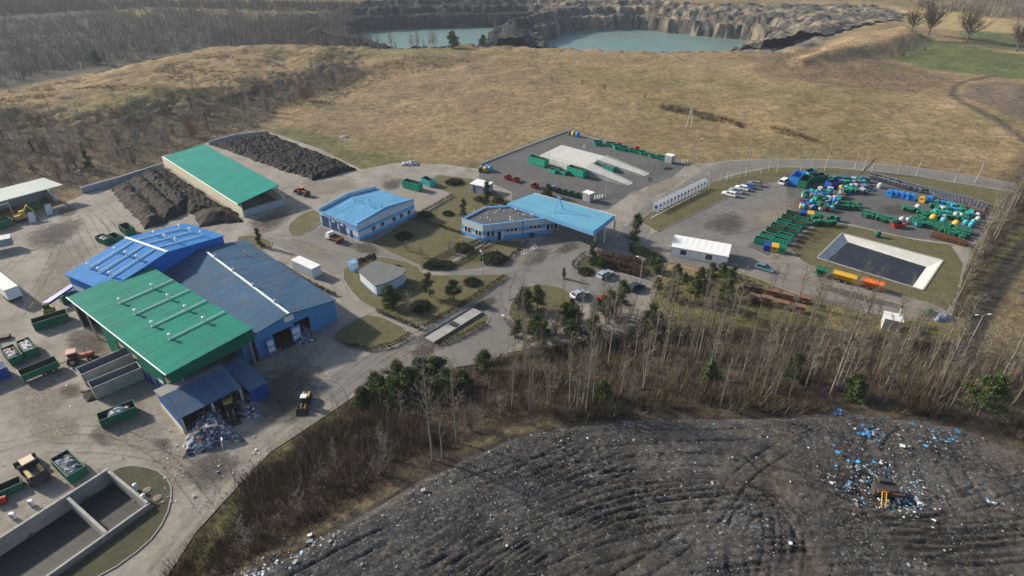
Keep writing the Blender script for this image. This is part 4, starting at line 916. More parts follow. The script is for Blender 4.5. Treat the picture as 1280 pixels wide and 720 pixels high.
# ---- lined pond
def pond():
    O = [G(a,b) for a, b in ((1053,292),(1178,325.5),(1153,362.5),(1022,322.5))]; I = [G(a,b,-1.0) for a, b in ((1060,303),(1158,334),(1140,359),(1034,326))]
    c = O[0]; t = thing('retention_pond', 'rectangular dark-lined pond with sloped concrete edges', 'pond', (c.x, c.y, .05))
    b = MB()
    for i in range(4):
        j = (i+1) % 4; b.face([tuple(p) for p in (O[j]-c, O[i]-c, I[i]-c, I[j]-c)])
    if b.v: b.f = [tuple(reversed(q)) for q in b.f]
    b.build('concrete_slope', K['concrete_pale'], t)
    b = MB(); b.face([tuple(p-c+Vector((0,0,.02))) for p in ccw(I)]); b.build('liner', K['liner'], t)
    k = MB()
    for i in range(4):
        a, e = O[i]-c, O[(i+1) % 4]-c; d = (e-a).normalized(); nr = Vector((-d.y,d.x,0))*.3
        k.hexa([tuple(a-nr*.1-Vector((0,0,.1))), tuple(e-nr*.1-Vector((0,0,.1))), tuple(e+nr-Vector((0,0,.1))), tuple(a+nr-Vector((0,0,.1))), tuple(a-nr*.1+Vector((0,0,.12))), tuple(e-nr*.1+Vector((0,0,.12))), tuple(e+nr+Vector((0,0,.12))), tuple(a+nr+Vector((0,0,.12)))])
    k.build('rim', K['concrete'], t)
pond()
# ---- drop-off platform with two ramps
def platform():
    z = 2.0; A, B, Cc, D = G(702,181,z), G(757,195.5,z), G(727,211,z), G(674,194.5,z); c = Vector((D.x, D.y, 0))
    t = thing('unloading_platform', 'raised pale concrete unloading platform with two ramps', 'platform', c); b = MB()
    loc = lambda p: (p.x-c.x, p.y-c.y)
    b.prism([loc(p) for p in (D, Cc, B, A)], 0, z); b.build('deck', K['concrete_pale'], t)
    for a0, a1, e0, e1 in ((G(727,211,z), G(739,205,z), G(784,232.5), G(791,229)), (G(746,201,z), G(757,195.5,z), G(804,221), G(812,217.5))):
        b = MB(); Q = [loc(a0), loc(e0), loc(e1), loc(a1)]; b.prism(Q, 0, [z-.004, .03, .03, z-.004]); b.build('ramp', K['concrete_pale'], t)
        for s0, s1 in ((a0,e0),(a1,e1)):
            d = (s1-s0); d.z = 0; d.normalize(); n = Vector((-d.y,d.x,0))*.15; m = MB(); q = [loc(s0-n),loc(s1-n),loc(s1+n),loc(s0+n)]
            m.prism(q, 0, [z+.5,.4,.4,z+.5]); m.build('kerb_wall', K['concrete'], t)
    r = MB()
    for s0, s1, k in ((D,Cc,9),(A,B,10),(A,D,7)):
        for i in range(k+1):
            p = s0.lerp(s1, i/k)-c; r.tube((p.x,p.y,z),(p.x,p.y,z+1.0),.035,n=4)
        a, e = s0-c, s1-c; r.tube((a.x,a.y,z+1),(e.x,e.y,z+1),.03,n=4)
    r.build('railing', K['post_dark'], t)
    s = MB(); p = G(730,187,z)-c; s.box(p.x-.6,p.y-.04,z+.5,p.x+.6,p.y+.04,z+1.7); s.build('sign', K['white_paint'], t)
platform()
#PART3
# ================================================================ vehicles, containers, bins
def wheels(t, pts, r, w, tyre='tyre'):
    for x, y in pts:
        b = MB(); b.tube((x, y-w/2, r), (x, y+w/2, r), r, n=14); o = b.build('wheel', K[tyre], t)
        b = MB(); b.tube((x, y-w/2-.015, r), (x, y+w/2+.015, r), r*.5, n=10); b.build('rim', K['hub'], o)
def car(label, loc, rz, paint, kind='hatch', group=None):
    t = thing('parked_car', label, 'car', loc, rz, group); L_, W = (4.3, 1.76) if kind != 'van' else (4.6, 1.85)
    if kind == 'estate': bp = [(-2.15,.35),(-2.18,.85),(-2.05,.98),(1.05,.95),(1.95,.78),(2.15,.62),(2.13,.32)]; cab = [(-2.08,.96),(-1.85,1.42),(.15,1.46),(1.05,.94)]
    elif kind == 'van': bp = [(-2.3,.38),(-2.3,1.0),(1.3,1.0),(2.15,.85),(2.3,.65),(2.28,.35)]; cab = [(-2.29,1.0),(-2.2,1.85),(.6,1.88),(1.5,1.0)]
    else: bp = [(-2.1,.36),(-2.12,.8),(-1.95,.95),(1.0,.93),(1.9,.78),(2.1,.6),(2.08,.32)]; cab = [(-1.95,.94),(-1.4,1.43),(.1,1.46),(.98,.92)]
    b = MB(); k = len(bp); w = W/2
    sec = [(-w+.12,.94),(-w,1),(w,1),(w-.12,.94)]
    b.extrude_y(bp, -w, w); body = b.build('body', K[paint], t)
    if kind == 'van': b = MB(); 
    b = MB(); q = w-.06; tq = w-.22; n = len(cab)
    V = [(x, -(q if z < 1.2 and z < 1.05 else tq), z) for x, z in cab]+[(x, (q if z < 1.05 else tq), z) for x, z in cab]
    b.v = V; b.f = [(0,1,2,3),(7,6,5,4),(0,4,5,1),(1,5,6,2),(2,6,7,3)]; b.m = [0]*5; b.build('cabin_glass', K['glass'], t)
    b = MB(); (x1, z1), (x2, z2) = cab[1], cab[2]
    b.hexa([(x1-.03,-tq-.02,z1-.02),(x2+.03,-tq-.02,z2-.02),(x2+.03,tq+.02,z2-.02),(x1-.03,tq+.02,z1-.02),(x1,-tq,z1+.05),(x2,-tq,z2+.05),(x2,tq,z2+.05),(x1,tq,z1+.05)])
    for s in (-1, 1):
        for (xa, za), (xb, zb) in ((cab[0], cab[1]), (cab[3], cab[2]), ((-.45,.95),(-.5,1.45))):
            b.tube((xa, s*(q+.0), za), (xb, s*(tq+.0), zb), .055, n=5)
    b.build('roof', K[paint], t)
    wheels(t, [(x, s*(w-.1)) for x in (-1.3, 1.3) for s in (-1, 1)], .31, .21)
    for s in (-1, 1):
        b = MB(); b.box(bp[-2][0]-.12, s*.62-.16, .6, bp[-2][0]+.03, s*.62+.16, .74); b.build('headlight', K['white_paint'], t)
        b = MB(); b.box(bp[0][0]-.04, s*.66-.12, .62, bp[0][0]+.08, s*.66+.12, .8); b.build('tail_light', K['red'], t)
    return t
def A2(p, q): return ang(G(*p), G(*q))
lot = A2((838,283), (940,232)); across = A2((903,244), (919,248))
car('silver hatchback in the outlined bay below the gate canopy', G(756,345.5), A2((747,350),(765,341)), 'car_silver', 'estate')
car('pale blue silver saloon parked beside the bare tree near the gate', G(724,370.5), A2((714,374),(733,366)), 'car_silver', 'hatch')
car('small red car half hidden behind a pine in the front car park', G(754,377), A2((745,380),(762,373)), 'car_red', 'hatch')
car('black car under the street lamp in the front car park', G(794,361), A2((786,365),(803,357)), 'car_dark', 'hatch')
for px, py, pa, kd, lb in ((911,244.5,'car_white','estate','white estate car first in the row of five by the grass verge'),(919.5,240.5,'car_silver','hatch','silver grey car second in the row of five by the grass verge'),(927,237,'car_white','hatch','white hatchback third in the row of five by the grass verge'),(935,234.5,'car_blue','hatch','dark blue car fourth in the row of five by the grass verge'),(943,231.5,'car_olive','hatch','olive grey car at the far end of the row of five')):
    car(lb, G(px, py), across+PI, pa, kd, 'cars parked along the grass verge')
car('small white van parked beside the big blue container', G(980,229.5), lot, 'car_white', 'van')
car('dark teal car standing on the gravel track behind the tent', G(955,337.5), A2((930,328),(985,345)), 'car_teal', 'hatch')

def tipper():
    t = thing('tipper_truck', 'small flatbed tipper truck with white cab outside the workshop', 'truck', G(419,301), A2((430,306),(410,297)))
    b = MB(); b.box(-2.6,-.75,.5,2.5,.75,.75); b.build('chassis', K['machine_dark'], t)
    b = MB(); b.extrude_y([(1.15,.76),(1.15,2.1),(2.1,2.15),(2.55,1.35),(2.75,1.2),(2.75,.5),(1.2,.5)], -.95, .95); c = b.build('cab', K['white_paint'], t)
    b = MB(); b.hexa([(2.14,-.85,2.08),(2.14,.85,2.08),(2.56,.85,1.4),(2.56,-.85,1.4),(2.18,-.85,2.1),(2.18,.85,2.1),(2.6,.85,1.42),(2.6,-.85,1.42)]); b.build('windscreen', K['glass'], c)
    b = MB(); b.open_box(3.5, 2.0, .5, .06, z0=.9); b.v = [(x-.85, y, z) for x, y, z in b.v]; b.build('load_bed', K['rust'], t)
    wheels(t, [(x, s*.8) for x in (-1.6, 1.9) for s in (-1, 1)], .38, .3); return t
tipper()
def loader(name, label, loc, rz, paint='loader_yellow', roof='cab_beige', s=1.0, up=.0, cat='wheel loader'):
    t = thing(name, label, cat, loc, rz); t.scale = (s,)*3
    b = MB(); b.box(-3.2,-1.1,.9,-.6,1.1,2.1); b.box(-3.5,-1.15,.8,-3.2,1.15,1.8); b.box(-.6,-.6,.8,1.6,.6,1.3); bd = b.build('engine_body', K['machine_dark'], t)
    b = MB(); b.box(-3.0,-1.05,2.103,-.9,-.55,2.2); b.box(-3.0,.55,2.103,-.9,1.05,2.2); b.build('side_stripe', K[paint], bd)
    b = MB(); b.hexa([(-.7,-.8,1.3),(1.0,-.8,1.3),(1.0,.8,1.3),(-.7,.8,1.3),(-.6,-.7,3.1),(.7,-.7,3.1),(.7,.7,3.1),(-.6,.7,3.1)]); cb = b.build('cab', K['glass'], t)
    b = MB(); b.box(-.8,-.85,3.103,.85,.85,3.3); b.build('cab_roof', K[roof], cb)
    b = MB()
    for y in (-.55, .55):
        b.tube((.9,y,1.5),(2.6,y,1.3+up),.17,n=5); b.tube((2.6,y,1.3+up),(3.3,y,.75+up*1.4),.16,n=5)
    b.build('lift_arm', K[paint], t)
    b = MB(); z = up*1.5; pr = [(3.2,.25+z),(4.5,.1+z),(4.5,.2+z),(3.4,.4+z),(3.15,1.0+z),(3.25,1.55+z),(3.05,1.5+z),(2.95,.9+z)]
    b.extrude_y(pr, -1.5, 1.5)
    for y in (-1.5, 1.44): b.face([(x, y, zz) for x, zz in ((3.0,.4+z),(4.5,.15+z),(3.6,1.3+z),(3.1,1.5+z))])
    b.build('bucket', K['machine_dark'], t)
    wheels(t, [(x, y*1.05) for x in (-2.1, 1.6) for y in (-1, 1)], .8, .6); return t
loader('wheel_loader', 'wheel loader with round beige cab roof beside the sludge basin', G(44,593), A2((55,606),(36,582)), roof='cab_beige', s=.95)
loader('wheel_loader', 'yellow wheel loader working inside the open rubbish bay', G(289,516), A2((287,505),(291,526)), roof='loader_yellow', s=.8)
loader('compact_loader', 'small dark loader with white cab roof on the muddy yard', G(382,506), A2((384,498),(378,516)), 'yellow_dull', 'white_paint', .62, cat='loader')
loader('compost_loader', 'orange wheel loader by the white shed end', G(379,243.5), A2((388,246),(370,240)), 'orange', 'orange', .75, .25)
def tractor():
    t = thing('tractor', 'old red tractor with faded pink cab roof next to the grey bays', 'tractor', G(99,452), A2((86,452),(116,444)))
    b = MB(); b.box(.2,-.42,.9,2.5,.42,1.55); b.box(2.5,-.36,.95,2.62,.36,1.5); b.build('bonnet', K['tractor_red'], t)
    b = MB(); b.box(-1.2,-.45,.7,.19,.45,1.2); b.box(.19,-.3,.6,2.4,.3,.899); b.build('chassis', K['machine_dark'], t)
    b = MB(); b.hexa([(-1.2,-.7,1.2),(.2,-.7,1.2),(.2,.7,1.2),(-1.2,.7,1.2),(-1.1,-.65,2.45),(.05,-.65,2.45),(.05,.65,2.45),(-1.1,.65,2.45)]); c = b.build('cab', K['glass'], t)
    b = MB(); b.box(-1.35,-.8,2.453,.25,.8,2.65); b.build('cab_roof', K['pink_roof'], c)
    for s in (-1, 1): b = MB(); b.hexa([(-1.5,s*.72-.2,1.5),(-.1,s*.72-.2,1.5),(-.1,s*.72+.2,1.5),(-1.5,s*.72+.2,1.5),(-1.3,s*.72-.2,1.75),(-.3,s*.72-.2,1.75),(-.3,s*.72+.2,1.75),(-1.3,s*.72+.2,1.75)]); b.build('mudguard', K['tractor_red'], t)
    wheels(t, [(-.8, s*.95) for s in (-1, 1)], .85, .5); wheels(t, [(2.0, s*.85) for s in (-1, 1)], .55, .38)
    b = MB(); b.tube((1.4,.25,1.5),(1.4,.25,2.4),.05); b.build('exhaust', K['machine_dark'], t)
tractor()

# ---- containers
def skip_mesh(L_, W, Hh, m, ribs=True, inner='skip_inner', name='roll_off_container', label='', cat='container', flare=0, hooks=True):
    t = thing(name, label, cat); b = MB(); b.open_box(L_, W, Hh, .08, 0, flare, .18, 1)
    if ribs:
        r = b; n = max(4, int(L_/.75))
        for i in range(n+1):
            x = -L_/2+.06+i*(L_-.12)/n
            for s in (-1, 1):
                w = W/2; f = 1+flare*.4
                r.hexa([(x*1-.05,s*w+.004*s,.2),(x+.05,s*w+.004*s,.2),(x+.05,s*(w+.07),.2),(x-.05,s*(w+.07),.2),(x*(1+flare)-.05,s*(w*f)+.004*s,.15+Hh),(x*(1+flare)+.05,s*(w*f)+.004*s,.15+Hh),(x*(1+flare)+.05,s*(w*f+.07),.15+Hh),(x*(1+flare)-.05,s*(w*f+.07),.15+Hh)])
    body = b.build('body', [K[m], K[inner]], t)
    rim = MB(); l, w = L_/2*(1+flare), W/2*(1+flare*.4); z = Hh+.18
    for q in ((-l-.05,-w-.06,l+.05,-w+.06),(-l-.05,w-.06,l+.05,w+.06),(-l-.05,-w+.061,-l+.06,w-.061),(l-.06,-w+.061,l+.05,w-.061)): rim.box(q[0],q[1],z+.003,q[2],q[3],z+.1)
    rim.build('top_rim', K[m], t)
    s = MB()
    for y in (-.5, .5): s.box(-L_/2+.1, y-.08, .03, L_/2-.1, y+.08, .179)
    for x in (-L_/2+.3, L_/2-.3): s.tube((x,-.75,.09),(x,.75,.09),.09)
    s.build('skid', K['machine_dark'], t); return t
def heap_mesh(name, L_, W, Hh, m, bump=.25, res=.3, z0=0.0, power=1.0, seed=1):
    nx_, ny_ = max(6, int(L_/res)), max(6, int(W/res)); xs = np.linspace(-L_/2, L_/2, nx_); ys = np.linspace(-W/2, W/2, ny_); x, y = np.meshgrid(xs, ys)
    e = np.clip(1-np.maximum(np.abs(x)/(L_/2), np.abs(y)/(W/2))**2, 0, 1)**power; z = z0+Hh*e*(.7+.6*fbm(x*.6+seed*9, y*.6, 3, seed))+(fbm(x*2.3, y*2.3, 2, seed+5)-.5)*bump*2*np.minimum(1, e*4)
    i = np.arange(nx_*ny_).reshape(ny_, nx_); q = np.stack([i[:-1,:-1], i[:-1,1:], i[1:,1:], i[1:,:-1]], -1).reshape(-1, 4)
    return np_mesh(name, np.stack([x, y, z], -1).reshape(-1, 3), q, m)
def load(label, loc, rz, L_, W, Hh, m, z0, seed, group='rubbish loads in the yard containers'):
    o = link('waste_load', heap_mesh('waste_load', L_, W, Hh, K[m], .35, .22, 0, .6, seed), None, loc+Vector((0,0,z0))); o.rotation_euler.z = rz; return tag(o, label, 'rubbish', group)
ro = Stamp(skip_mesh(5.6, 2.3, 1.7, 'skip_green', label='x'))
yg = 'green containers around the sorting halls'
def put(px, py, p, q, label, sc=None, swap=None, group=yg, st=None):
    return (st or ro)(G(px, py), A2(p, q), label, sc, group, swap)
put(150, 523, (132,531), (172,515), 'dark green container with white plastic waste beside the blue roofed bay', (.95,.95,.95))
load('white plastic waste heaped in the container beside the blue roofed bay', G(152,522), A2((132,531),(172,515)), 3.4, 1.9, .7, 'waste_pale', 1.2, 3)
put(90, 589, (76,574), (104,602), 'green container full of mixed rubbish standing above the sludge basin', (1.02,1.05,.95))
load('mixed grey rubbish filling the container above the sludge basin', G(90,589), A2((76,574),(104,602)), 5.0, 2.2, .5, 'waste', 1.35, 4)
put(19, 449, (9,438), (29,462), 'green container of pale rubbish, outer one of a side by side pair', (.9,.9,.95))
load('pale rubbish in the outer container of the pair by the trailer', G(19,449), A2((9,438),(29,462)), 4.6, 1.9, .5, 'waste_mixed', 1.35, 5)
put(38, 440, (28,428), (50,454), 'green container of white rubbish, inner one of a side by side pair', (.9,.9,.95))
load('white rubbish in the inner container of the pair by the trailer', G(38,440), A2((28,428),(50,454)), 4.6, 1.9, .5, 'waste_pale', 1.35, 6)
put(66, 405, (48,411), (86,399), 'empty green container by the corner of the green hall', (1.08,1,1))
put(6, 616, (-12,622), (20,608), 'green container cut off by the left edge near the wheel loader', (.8,.75,.6))
put(132, 303, (121,300), (144,309), 'green container of junk, front one of three behind the blue hall', (.75,.9,.85))
load('junk piled in the front container behind the blue hall', G(132,303), A2((121,300),(144,309)), 3.4, 1.6, .5, 'waste_mixed', 1.1, 7)
put(146, 301, (136,297), (157,307), 'nearly empty green container, middle one of three behind the blue hall', (.75,.85,.8))
put(161, 292, (151,285), (172,300), 'tall dark green container, rear one of three behind the blue hall', (.85,.95,1.15))
put(40, 263, (28,268), (54,258), 'green container under the pale roofed open shed', (.9,.9,.95))
put(2, 285, (-10,288), (12,280), 'green container cut off by the left edge below the open shed', (.9,.9,1.1))
put(516, 236, (502,232), (532,240), 'tall bright green container on the paved pad by the workshop', (1.12,1,1.25), {'skip_green':'skip_teal'})
put(536, 231, (527,227), (545,235), 'blue green container behind the tall bright green one', (.85,1,1.05), {'skip_green':'teal_bin'})
dg = 'green skips around the unloading platform'
tl = {'skip_green':'skip_teal'}; pf = A2((674,200),(726,216))
put(673, 206, (674,200), (726,216), 'tall bright green container at the far corner of the unloading platform', (1.3,1,1.35), tl, dg)
put(721, 219, (674,200), (726,216), 'tall bright green container in front of the platform nearest the ramp', (1.2,1,1.3), tl, dg)
put(761, 212.5, (674,200), (726,216), 'low green container in the gully between the two ramps', (.8,.8,.8), tl, dg)
def skip(m, label, name='skip', L_=3.3, W=1.75, Hh=1.25):
    t = thing(name, label, 'skip'); b = MB(); l, w = L_/2, W/2; h = Hh
    o = [(-l*.62,-w*.92,.0),(l*.62,-w*.92,.0),(l*.62,w*.92,.0),(-l*.62,w*.92,.0)]; T = [(-l,-w,h),(l,-w,h),(l,w,h),(-l,w,h)]; I = [(-l+.08,-w+.07,h),(l-.08,-w+.07,h),(l-.08,w-.07,h),(-l+.08,w-.07,h)]; J = [(-l*.6,-w*.85,.1),(l*.6,-w*.85,.1),(l*.6,w*.85,.1),(-l*.6,w*.85,.1)]
    b.v = o+T+I+J
    for k in range(3):
        for i in range(4): j = (i+1) % 4; b.f.append((k*4+i,k*4+j,k*4+4+j,k*4+4+i)); b.m.append(0 if k < 2 else 1)
    b.f += [(12,13,14,15),(3,2,1,0)]; b.m += [1,0]; bd = b.build('body', [K[m], K['skip_inner']], t)
    r = MB()
    for q in ((-l-.05,-w-.05,l+.05,-w+.05),(-l-.05,w-.05,l+.05,w+.05),(-l-.05,-w+.051,-l+.05,w-.051),(l-.05,-w+.051,l+.05,w-.051)): r.box(q[0],q[1],h+.003,q[2],q[3],h+.09)
    r.build('rim', K[m], bd); g = MB()
    for s in (-1,1):
        for x in (-l*.5, l*.5): g.tube((x,s*w*.97,h*.45),(x,s*(w+.16),h*.5),.06)
    g.build('lifting_pin', K[m], bd); return t
sk = Stamp(skip('skip_green', 'x'))
for px, py, sw, lb in ((692,215.5,tl,'bright green skip in front of the platform, next to the far tall container'),(704,217.5,tl,'bright green skip in front of the platform, next to the near tall container'),
    (635,224,{'skip_green':'red'},'red skip at the outer end of the drop-off yard row'),(645,227,{'skip_green':'red'},'red skip second from the outer end of the drop-off yard row'),(668.5,234.5,{'skip_green':'red'},'red skip just before the small pine beside the canopy'),(690,237.5,{'skip_green':'red'},'red skip with something pale blue on it, behind the canopy')):
    sk(G(px, py), A2((628,222),(640,226))+PI/2 if 'red' in lb else pf, lb, .85 if 'red' in lb else .95, dg if 'green' in lb else 'red skips in the drop-off yard', sw)
w_ = MB(); w_.box(-.9,-.5,0,.9,.5,.3); ob = w_.build('foam_sheet', K['poly_blue'], None, False, G(690,237.5)+Vector((0,0,1.08))); tag(ob, 'pale blue foam sheet lying on the red skip behind the canopy', 'foam sheet')
for i, (px, py) in enumerate(((698,240.5),(706,242.5),(714,244.5),(722,246.5),(729,248))):
    sk(G(px, py), A2((698,241),(729,248))+PI/2, 'open dark green skip in the row of five beside the near attendant kiosk', .8, 'five dark skips by the near kiosk', {'skip_green':'green_bin'})
for i, (px, py, s_) in enumerate(((747,181,1.15),(763,183,1.1),(772,186,1.2),(778,188,1.15),(789,189.5,.85),(795,191.5,.9),(803,193,.8),(809,195,.75),(815,196.5,.75),(826,199.5,1.0))):
    sk(G(px, py), A2((747,181),(826,199))+(.3 if i % 2 else PI/2*.6), ['bright green skip standing apart at the outer end of the far skip row','bright green skip of the far skip row along the field edge'][min(i,1)], s_, 'far row of green skips along the field edge', tl)
for px, py, m in ((774,182,'red'),(796,187,'red')):
    b = MB(); b.box(-.8,-.5,.02,.8,.5,1.1); b.box(-.86,-.56,1.103,.86,.56,1.22); b.box(-.3,-.6,1.221,.3,.6,1.3); tag(b.build('waste_bin', K[m], None, False, G(px, py)), 'red bin behind the far skips, %s' % ('by the third skip' if px < 780 else 'by the middle skips'), 'bin', 'red bins behind the far skips')
# ---- bell shaped recycling bins (igloos)
def bell(m):
    t = thing('bell_bin', 'x', 'recycling bin'); b = MB(); b.lathe([(.6,.02),(.78,.35),(.8,.9),(.7,1.3),(.45,1.6),(.12,1.7)], 0, 0, 14); bd = b.build('body', K[m], t, True)
    h = MB(); h.tube((-.18,0,1.65),(-.18,0,1.85),.03,n=4); h.tube((.18,0,1.65),(.18,0,1.85),.03,n=4); h.tube((-.2,0,1.85),(.2,0,1.85),.035,n=4); h.build('hook', K['galv'], t)
    h = MB(); h.lathe([(.13,-.03),(.13,.03)], 0, 0, 10); h.v = [(x, -.77+z*1.0, 1.15+y) for x, y, z in h.v]; h.build('slot', K['black'], t); return t
bl = Stamp(bell('blue_bin'))
BELLCOL = {'blue':None, 'yellow':'yellow', 'green':'skip_teal', 'teal':'teal_bin', 'white':'white_bin', 'dark':'green_bin', 'orange':'orange', 'grey':'grey_lid'}
def bellat(px, py, c, label, group=None, s=1.0, z=0):
    m = BELLCOL[c]; return bl(G(px, py)+Vector((0,0,z)), random.uniform(0, 6), label, s, group, {'blue_bin':m} if m else None)
bellat(722,171,'blue','blue bell bin at the far corner of the drop-off yard',None,1.15); bellat(716.5,170,'yellow','yellow bell bin at the far corner of the drop-off yard',None,1.1); bellat(712.5,169,'dark','dark bell bin at the far corner of the drop-off yard',None,1.0)
bellat(613,214,'teal','light blue bell bin at the left entrance of the drop-off yard',None,1.1); bellat(607,214.5,'yellow','yellow bell bin at the left entrance of the drop-off yard',None,1.0); bellat(600.5,215,'dark','dark bell bin at the left entrance of the drop-off yard'); bellat(610,212,'blue','blue bell bin behind the others at the left yard entrance')

# ---- odd machines left
def conveyor():
    t = thing('bale_conveyor', 'blue conveyor with green hopper beside the corner of the bright blue hall', 'conveyor', G(72,382), A2((60,388),(96,372)))
    b = MB(); b.hexa([(-2,-.7,1.2),(4.2,-.7,2.6),(4.2,.7,2.6),(-2,.7,1.2),(-2,-.7,1.7),(4.2,-.7,3.1),(4.2,.7,3.1),(-2,.7,1.7)]); b.build('belt_housing', K['blue_deep'], t)
    b = MB(); b.box(.8,-1.4,.05,5.0,-.72,2.2); b.build('hopper', K['skip_green'], t)
    b = MB()
    for x in (-1.5, 1.0, 3.6): b.tube((x,-.6,0),(x,-.6,1.4+x*.2),.08,n=5); b.tube((x,.6,0),(x,.6,1.4+x*.2),.08,n=5)
    b.build('support_leg', K['machine_dark'], t)
conveyor()
def grab():
    t = thing('grab_crane', 'yellow grab crane standing behind the empty green container', 'crane', G(63,392), .6); b = MB(); b.box(-.9,-.8,.5,.9,.8,1.5); b.build('body', K['yellow_dull'], t)
    b = MB(); b.box(-.7,-.6,1.503,.5,.3,2.6); b.build('cab', K['glass'], t); b = MB(); b.tube((0,0,1.5),(-1.8,.8,3.2),.16); b.tube((-1.8,.8,3.2),(-3.0,1.4,1.8),.12); b.build('boom', K['yellow_dull'], t)
    wheels(t, [(x, y) for x in (-.6,.6) for y in (-.75,.75)], .45, .35)
grab()
def farm_trailer():
    p, q = (36,476), (75,460); t = thing('tipping_trailer', 'dark green tipping farm trailer on twin wheels beside the tractor', 'trailer', G(53,468), A2(p, q)); b = MB(); b.open_box(5.6, 2.3, 1.3, .07, 0, .02, .75, 1); b.build('body', [K['skip_green'], K['skip_inner']], t)
    wheels(t, [(x, y) for x in (.4, 1.6) for y in (-1.0, 1.0)], .5, .4); b = MB(); b.tube((2.8,0,.7),(4.6,0,.6),.09); b.box(-2.6,-.5,.55,2.6,.5,.74); b.build('drawbar', K['machine_dark'], t)
    b = MB(); b.box(-2.92,-1.2,.72,-2.84,1.2,2.1); b.build('tailgate', K['skip_grey'], t)
farm_trailer()
gb = skip_mesh(8.2, 2.7, 2.6, 'skip_grey', True, 'grey_lid', 'open_bay', 'open grey steel bay leaning towards the tractor side', 'steel bay'); gbs = Stamp(gb)
gbs(G(137,466), A2((108,480),(176,450)), 'open grey steel bay on the tractor side of the green hall', None, 'grey steel bays'); gbs(G(150,483), A2((122,499),(178,475)), 'open grey steel bay nearest the blue roofed rubbish bay', (.95,.9,.95), 'grey steel bays')
def left_bits():
    t = thing('press_container', 'royal blue container cut off by the left edge beside the two full containers', 'container', G(-14,478), A2((-30,490),(0,478))); b = MB(); b.open_box(6.5, 2.4, 2.2, .08, 0, 0, .1, 1); b.build('body', [K['blue_deep'], K['roof_slate']], t)
    b = MB(); b.box(-3.2,-1.1,2.0,3.2,1.1,2.25); b.build('lid', K['roof_slate'], t)
    t = thing('pallet_fork', 'small dark forklift mast lying at the left edge of the yard', 'machine', G(3,424), .4); b = MB(); b.box(-1.8,-.6,.1,1.4,.6,.7); b.build('chassis', K['machine_dark'], t); b = MB(); b.tube((-1.5,-.3,.7),(-2.2,-.3,2.0),.1); b.tube((-1.5,.3,.7),(-2.2,.3,2.0),.1); b.build('mast', K['machine_dark'], t)
    t = thing('fuel_drum', 'red drum lying beside the green container at the left edge', 'drum', G(3,629), .5); b = MB(); b.tube((-.7,0,.55),(.7,0,.55),.55,n=14); b.build('barrel', K['red'], t); b = MB(); b.tube((-.35,0,.55),(-.25,0,.55),.58,n=14); b.tube((.25,0,.55),(.35,0,.55),.58,n=14); b.build('hoop', K['red'], t)
    t = thing('excavator', 'yellow excavator parked beneath the pale roofed open shed', 'excavator', G(27,276), 1.0); b = MB(); b.box(-1.6,-1.2,.1,1.6,-.7,.8); b.box(-1.6,.7,.1,1.6,1.2,.8); b.build('track', K['machine_dark'], t); b = MB(); b.box(-1.3,-1.0,.81,1.2,1.0,1.9); b.build('body', K['yellow_dull'], t); b = MB(); b.box(.1,-.9,1.903,1.2,-.1,2.9); b.build('cab', K['yellow'], t); b = MB(); b.tube((1.0,.4,1.6),(2.6,.4,3.6),.22); b.tube((2.6,.4,3.6),(3.8,.4,1.4),.18); b.build('boom', K['yellow'], t)
    for px, py, lb in ((42,277,'pale grey tipped waste press by the yellow excavator'),(63,267,'pale grey tipped waste press by the end wall of the open shed')):
        t = thing('waste_press', lb, 'press', G(px, py), -1.0); b = MB(); b.hexa([(-1.6,-.8,.9),(1.6,-.8,.05),(1.6,.8,.05),(-1.6,.8,.9),(-1.3,-.7,2.4),(1.7,-.7,.7),(1.7,.7,.7),(-1.3,.7,2.4)]); b.build('chute', K['concrete_pale'], t); b = MB(); b.box(-1.5,-.7,0,-1.2,.7,.9); b.build('stand', K['machine_dark'], t)
left_bits()
# concrete vents and manholes on the little lawn, kerb clutter
for px, py, lb in ((171.5,613,'short white vent pipe on the basin lawn, upper of two'),(182,626,'short white vent pipe on the basin lawn, lower of two')):
    t = thing('vent_pipe', lb, 'vent pipe', G(px, py)+Vector((0,0,.09))); b = MB(); b.tube((0,0,0),(0,0,1.1),.22,n=10); b.build('pipe', K['white_paint'], t); b = MB(); b.lathe([(.3,1.1),(.3,1.2),(.05,1.32)], 0, 0, 10); b.build('cap', K['white_paint'], t)
for px, py, lb in ((184,613.5,'round pale manhole cover beside the upper vent pipe'),(197,623,'round pale manhole cover nearest the curving road')):
    t = thing('manhole', lb, 'manhole', G(px, py)+Vector((0,0,.06))); b = MB(); b.lathe([(.58,0),(.58,.1),(.52,.12)], 0, 0, 16); b.build('ring', K['kerb'], t); b = MB(); b.lathe([(.4,.123),(.4,.15)], 0, 0, 12); b.build('lid', K['gravel'], t)
for px, py, lb in ((41,632,'small white control box on the basin wall'),(18,648,'second small white control box further along the basin wall')):
    t = thing('control_box', lb, 'control box', G(px, py)); b = MB(); b.box(-.3,-.2,.1,.3,.2,1.1); b.build('housing', K['white_paint'], t); b = MB(); b.box(-.25,-.23,.2,.25,-.204,1.0); b.build('door', K['concrete'], t)

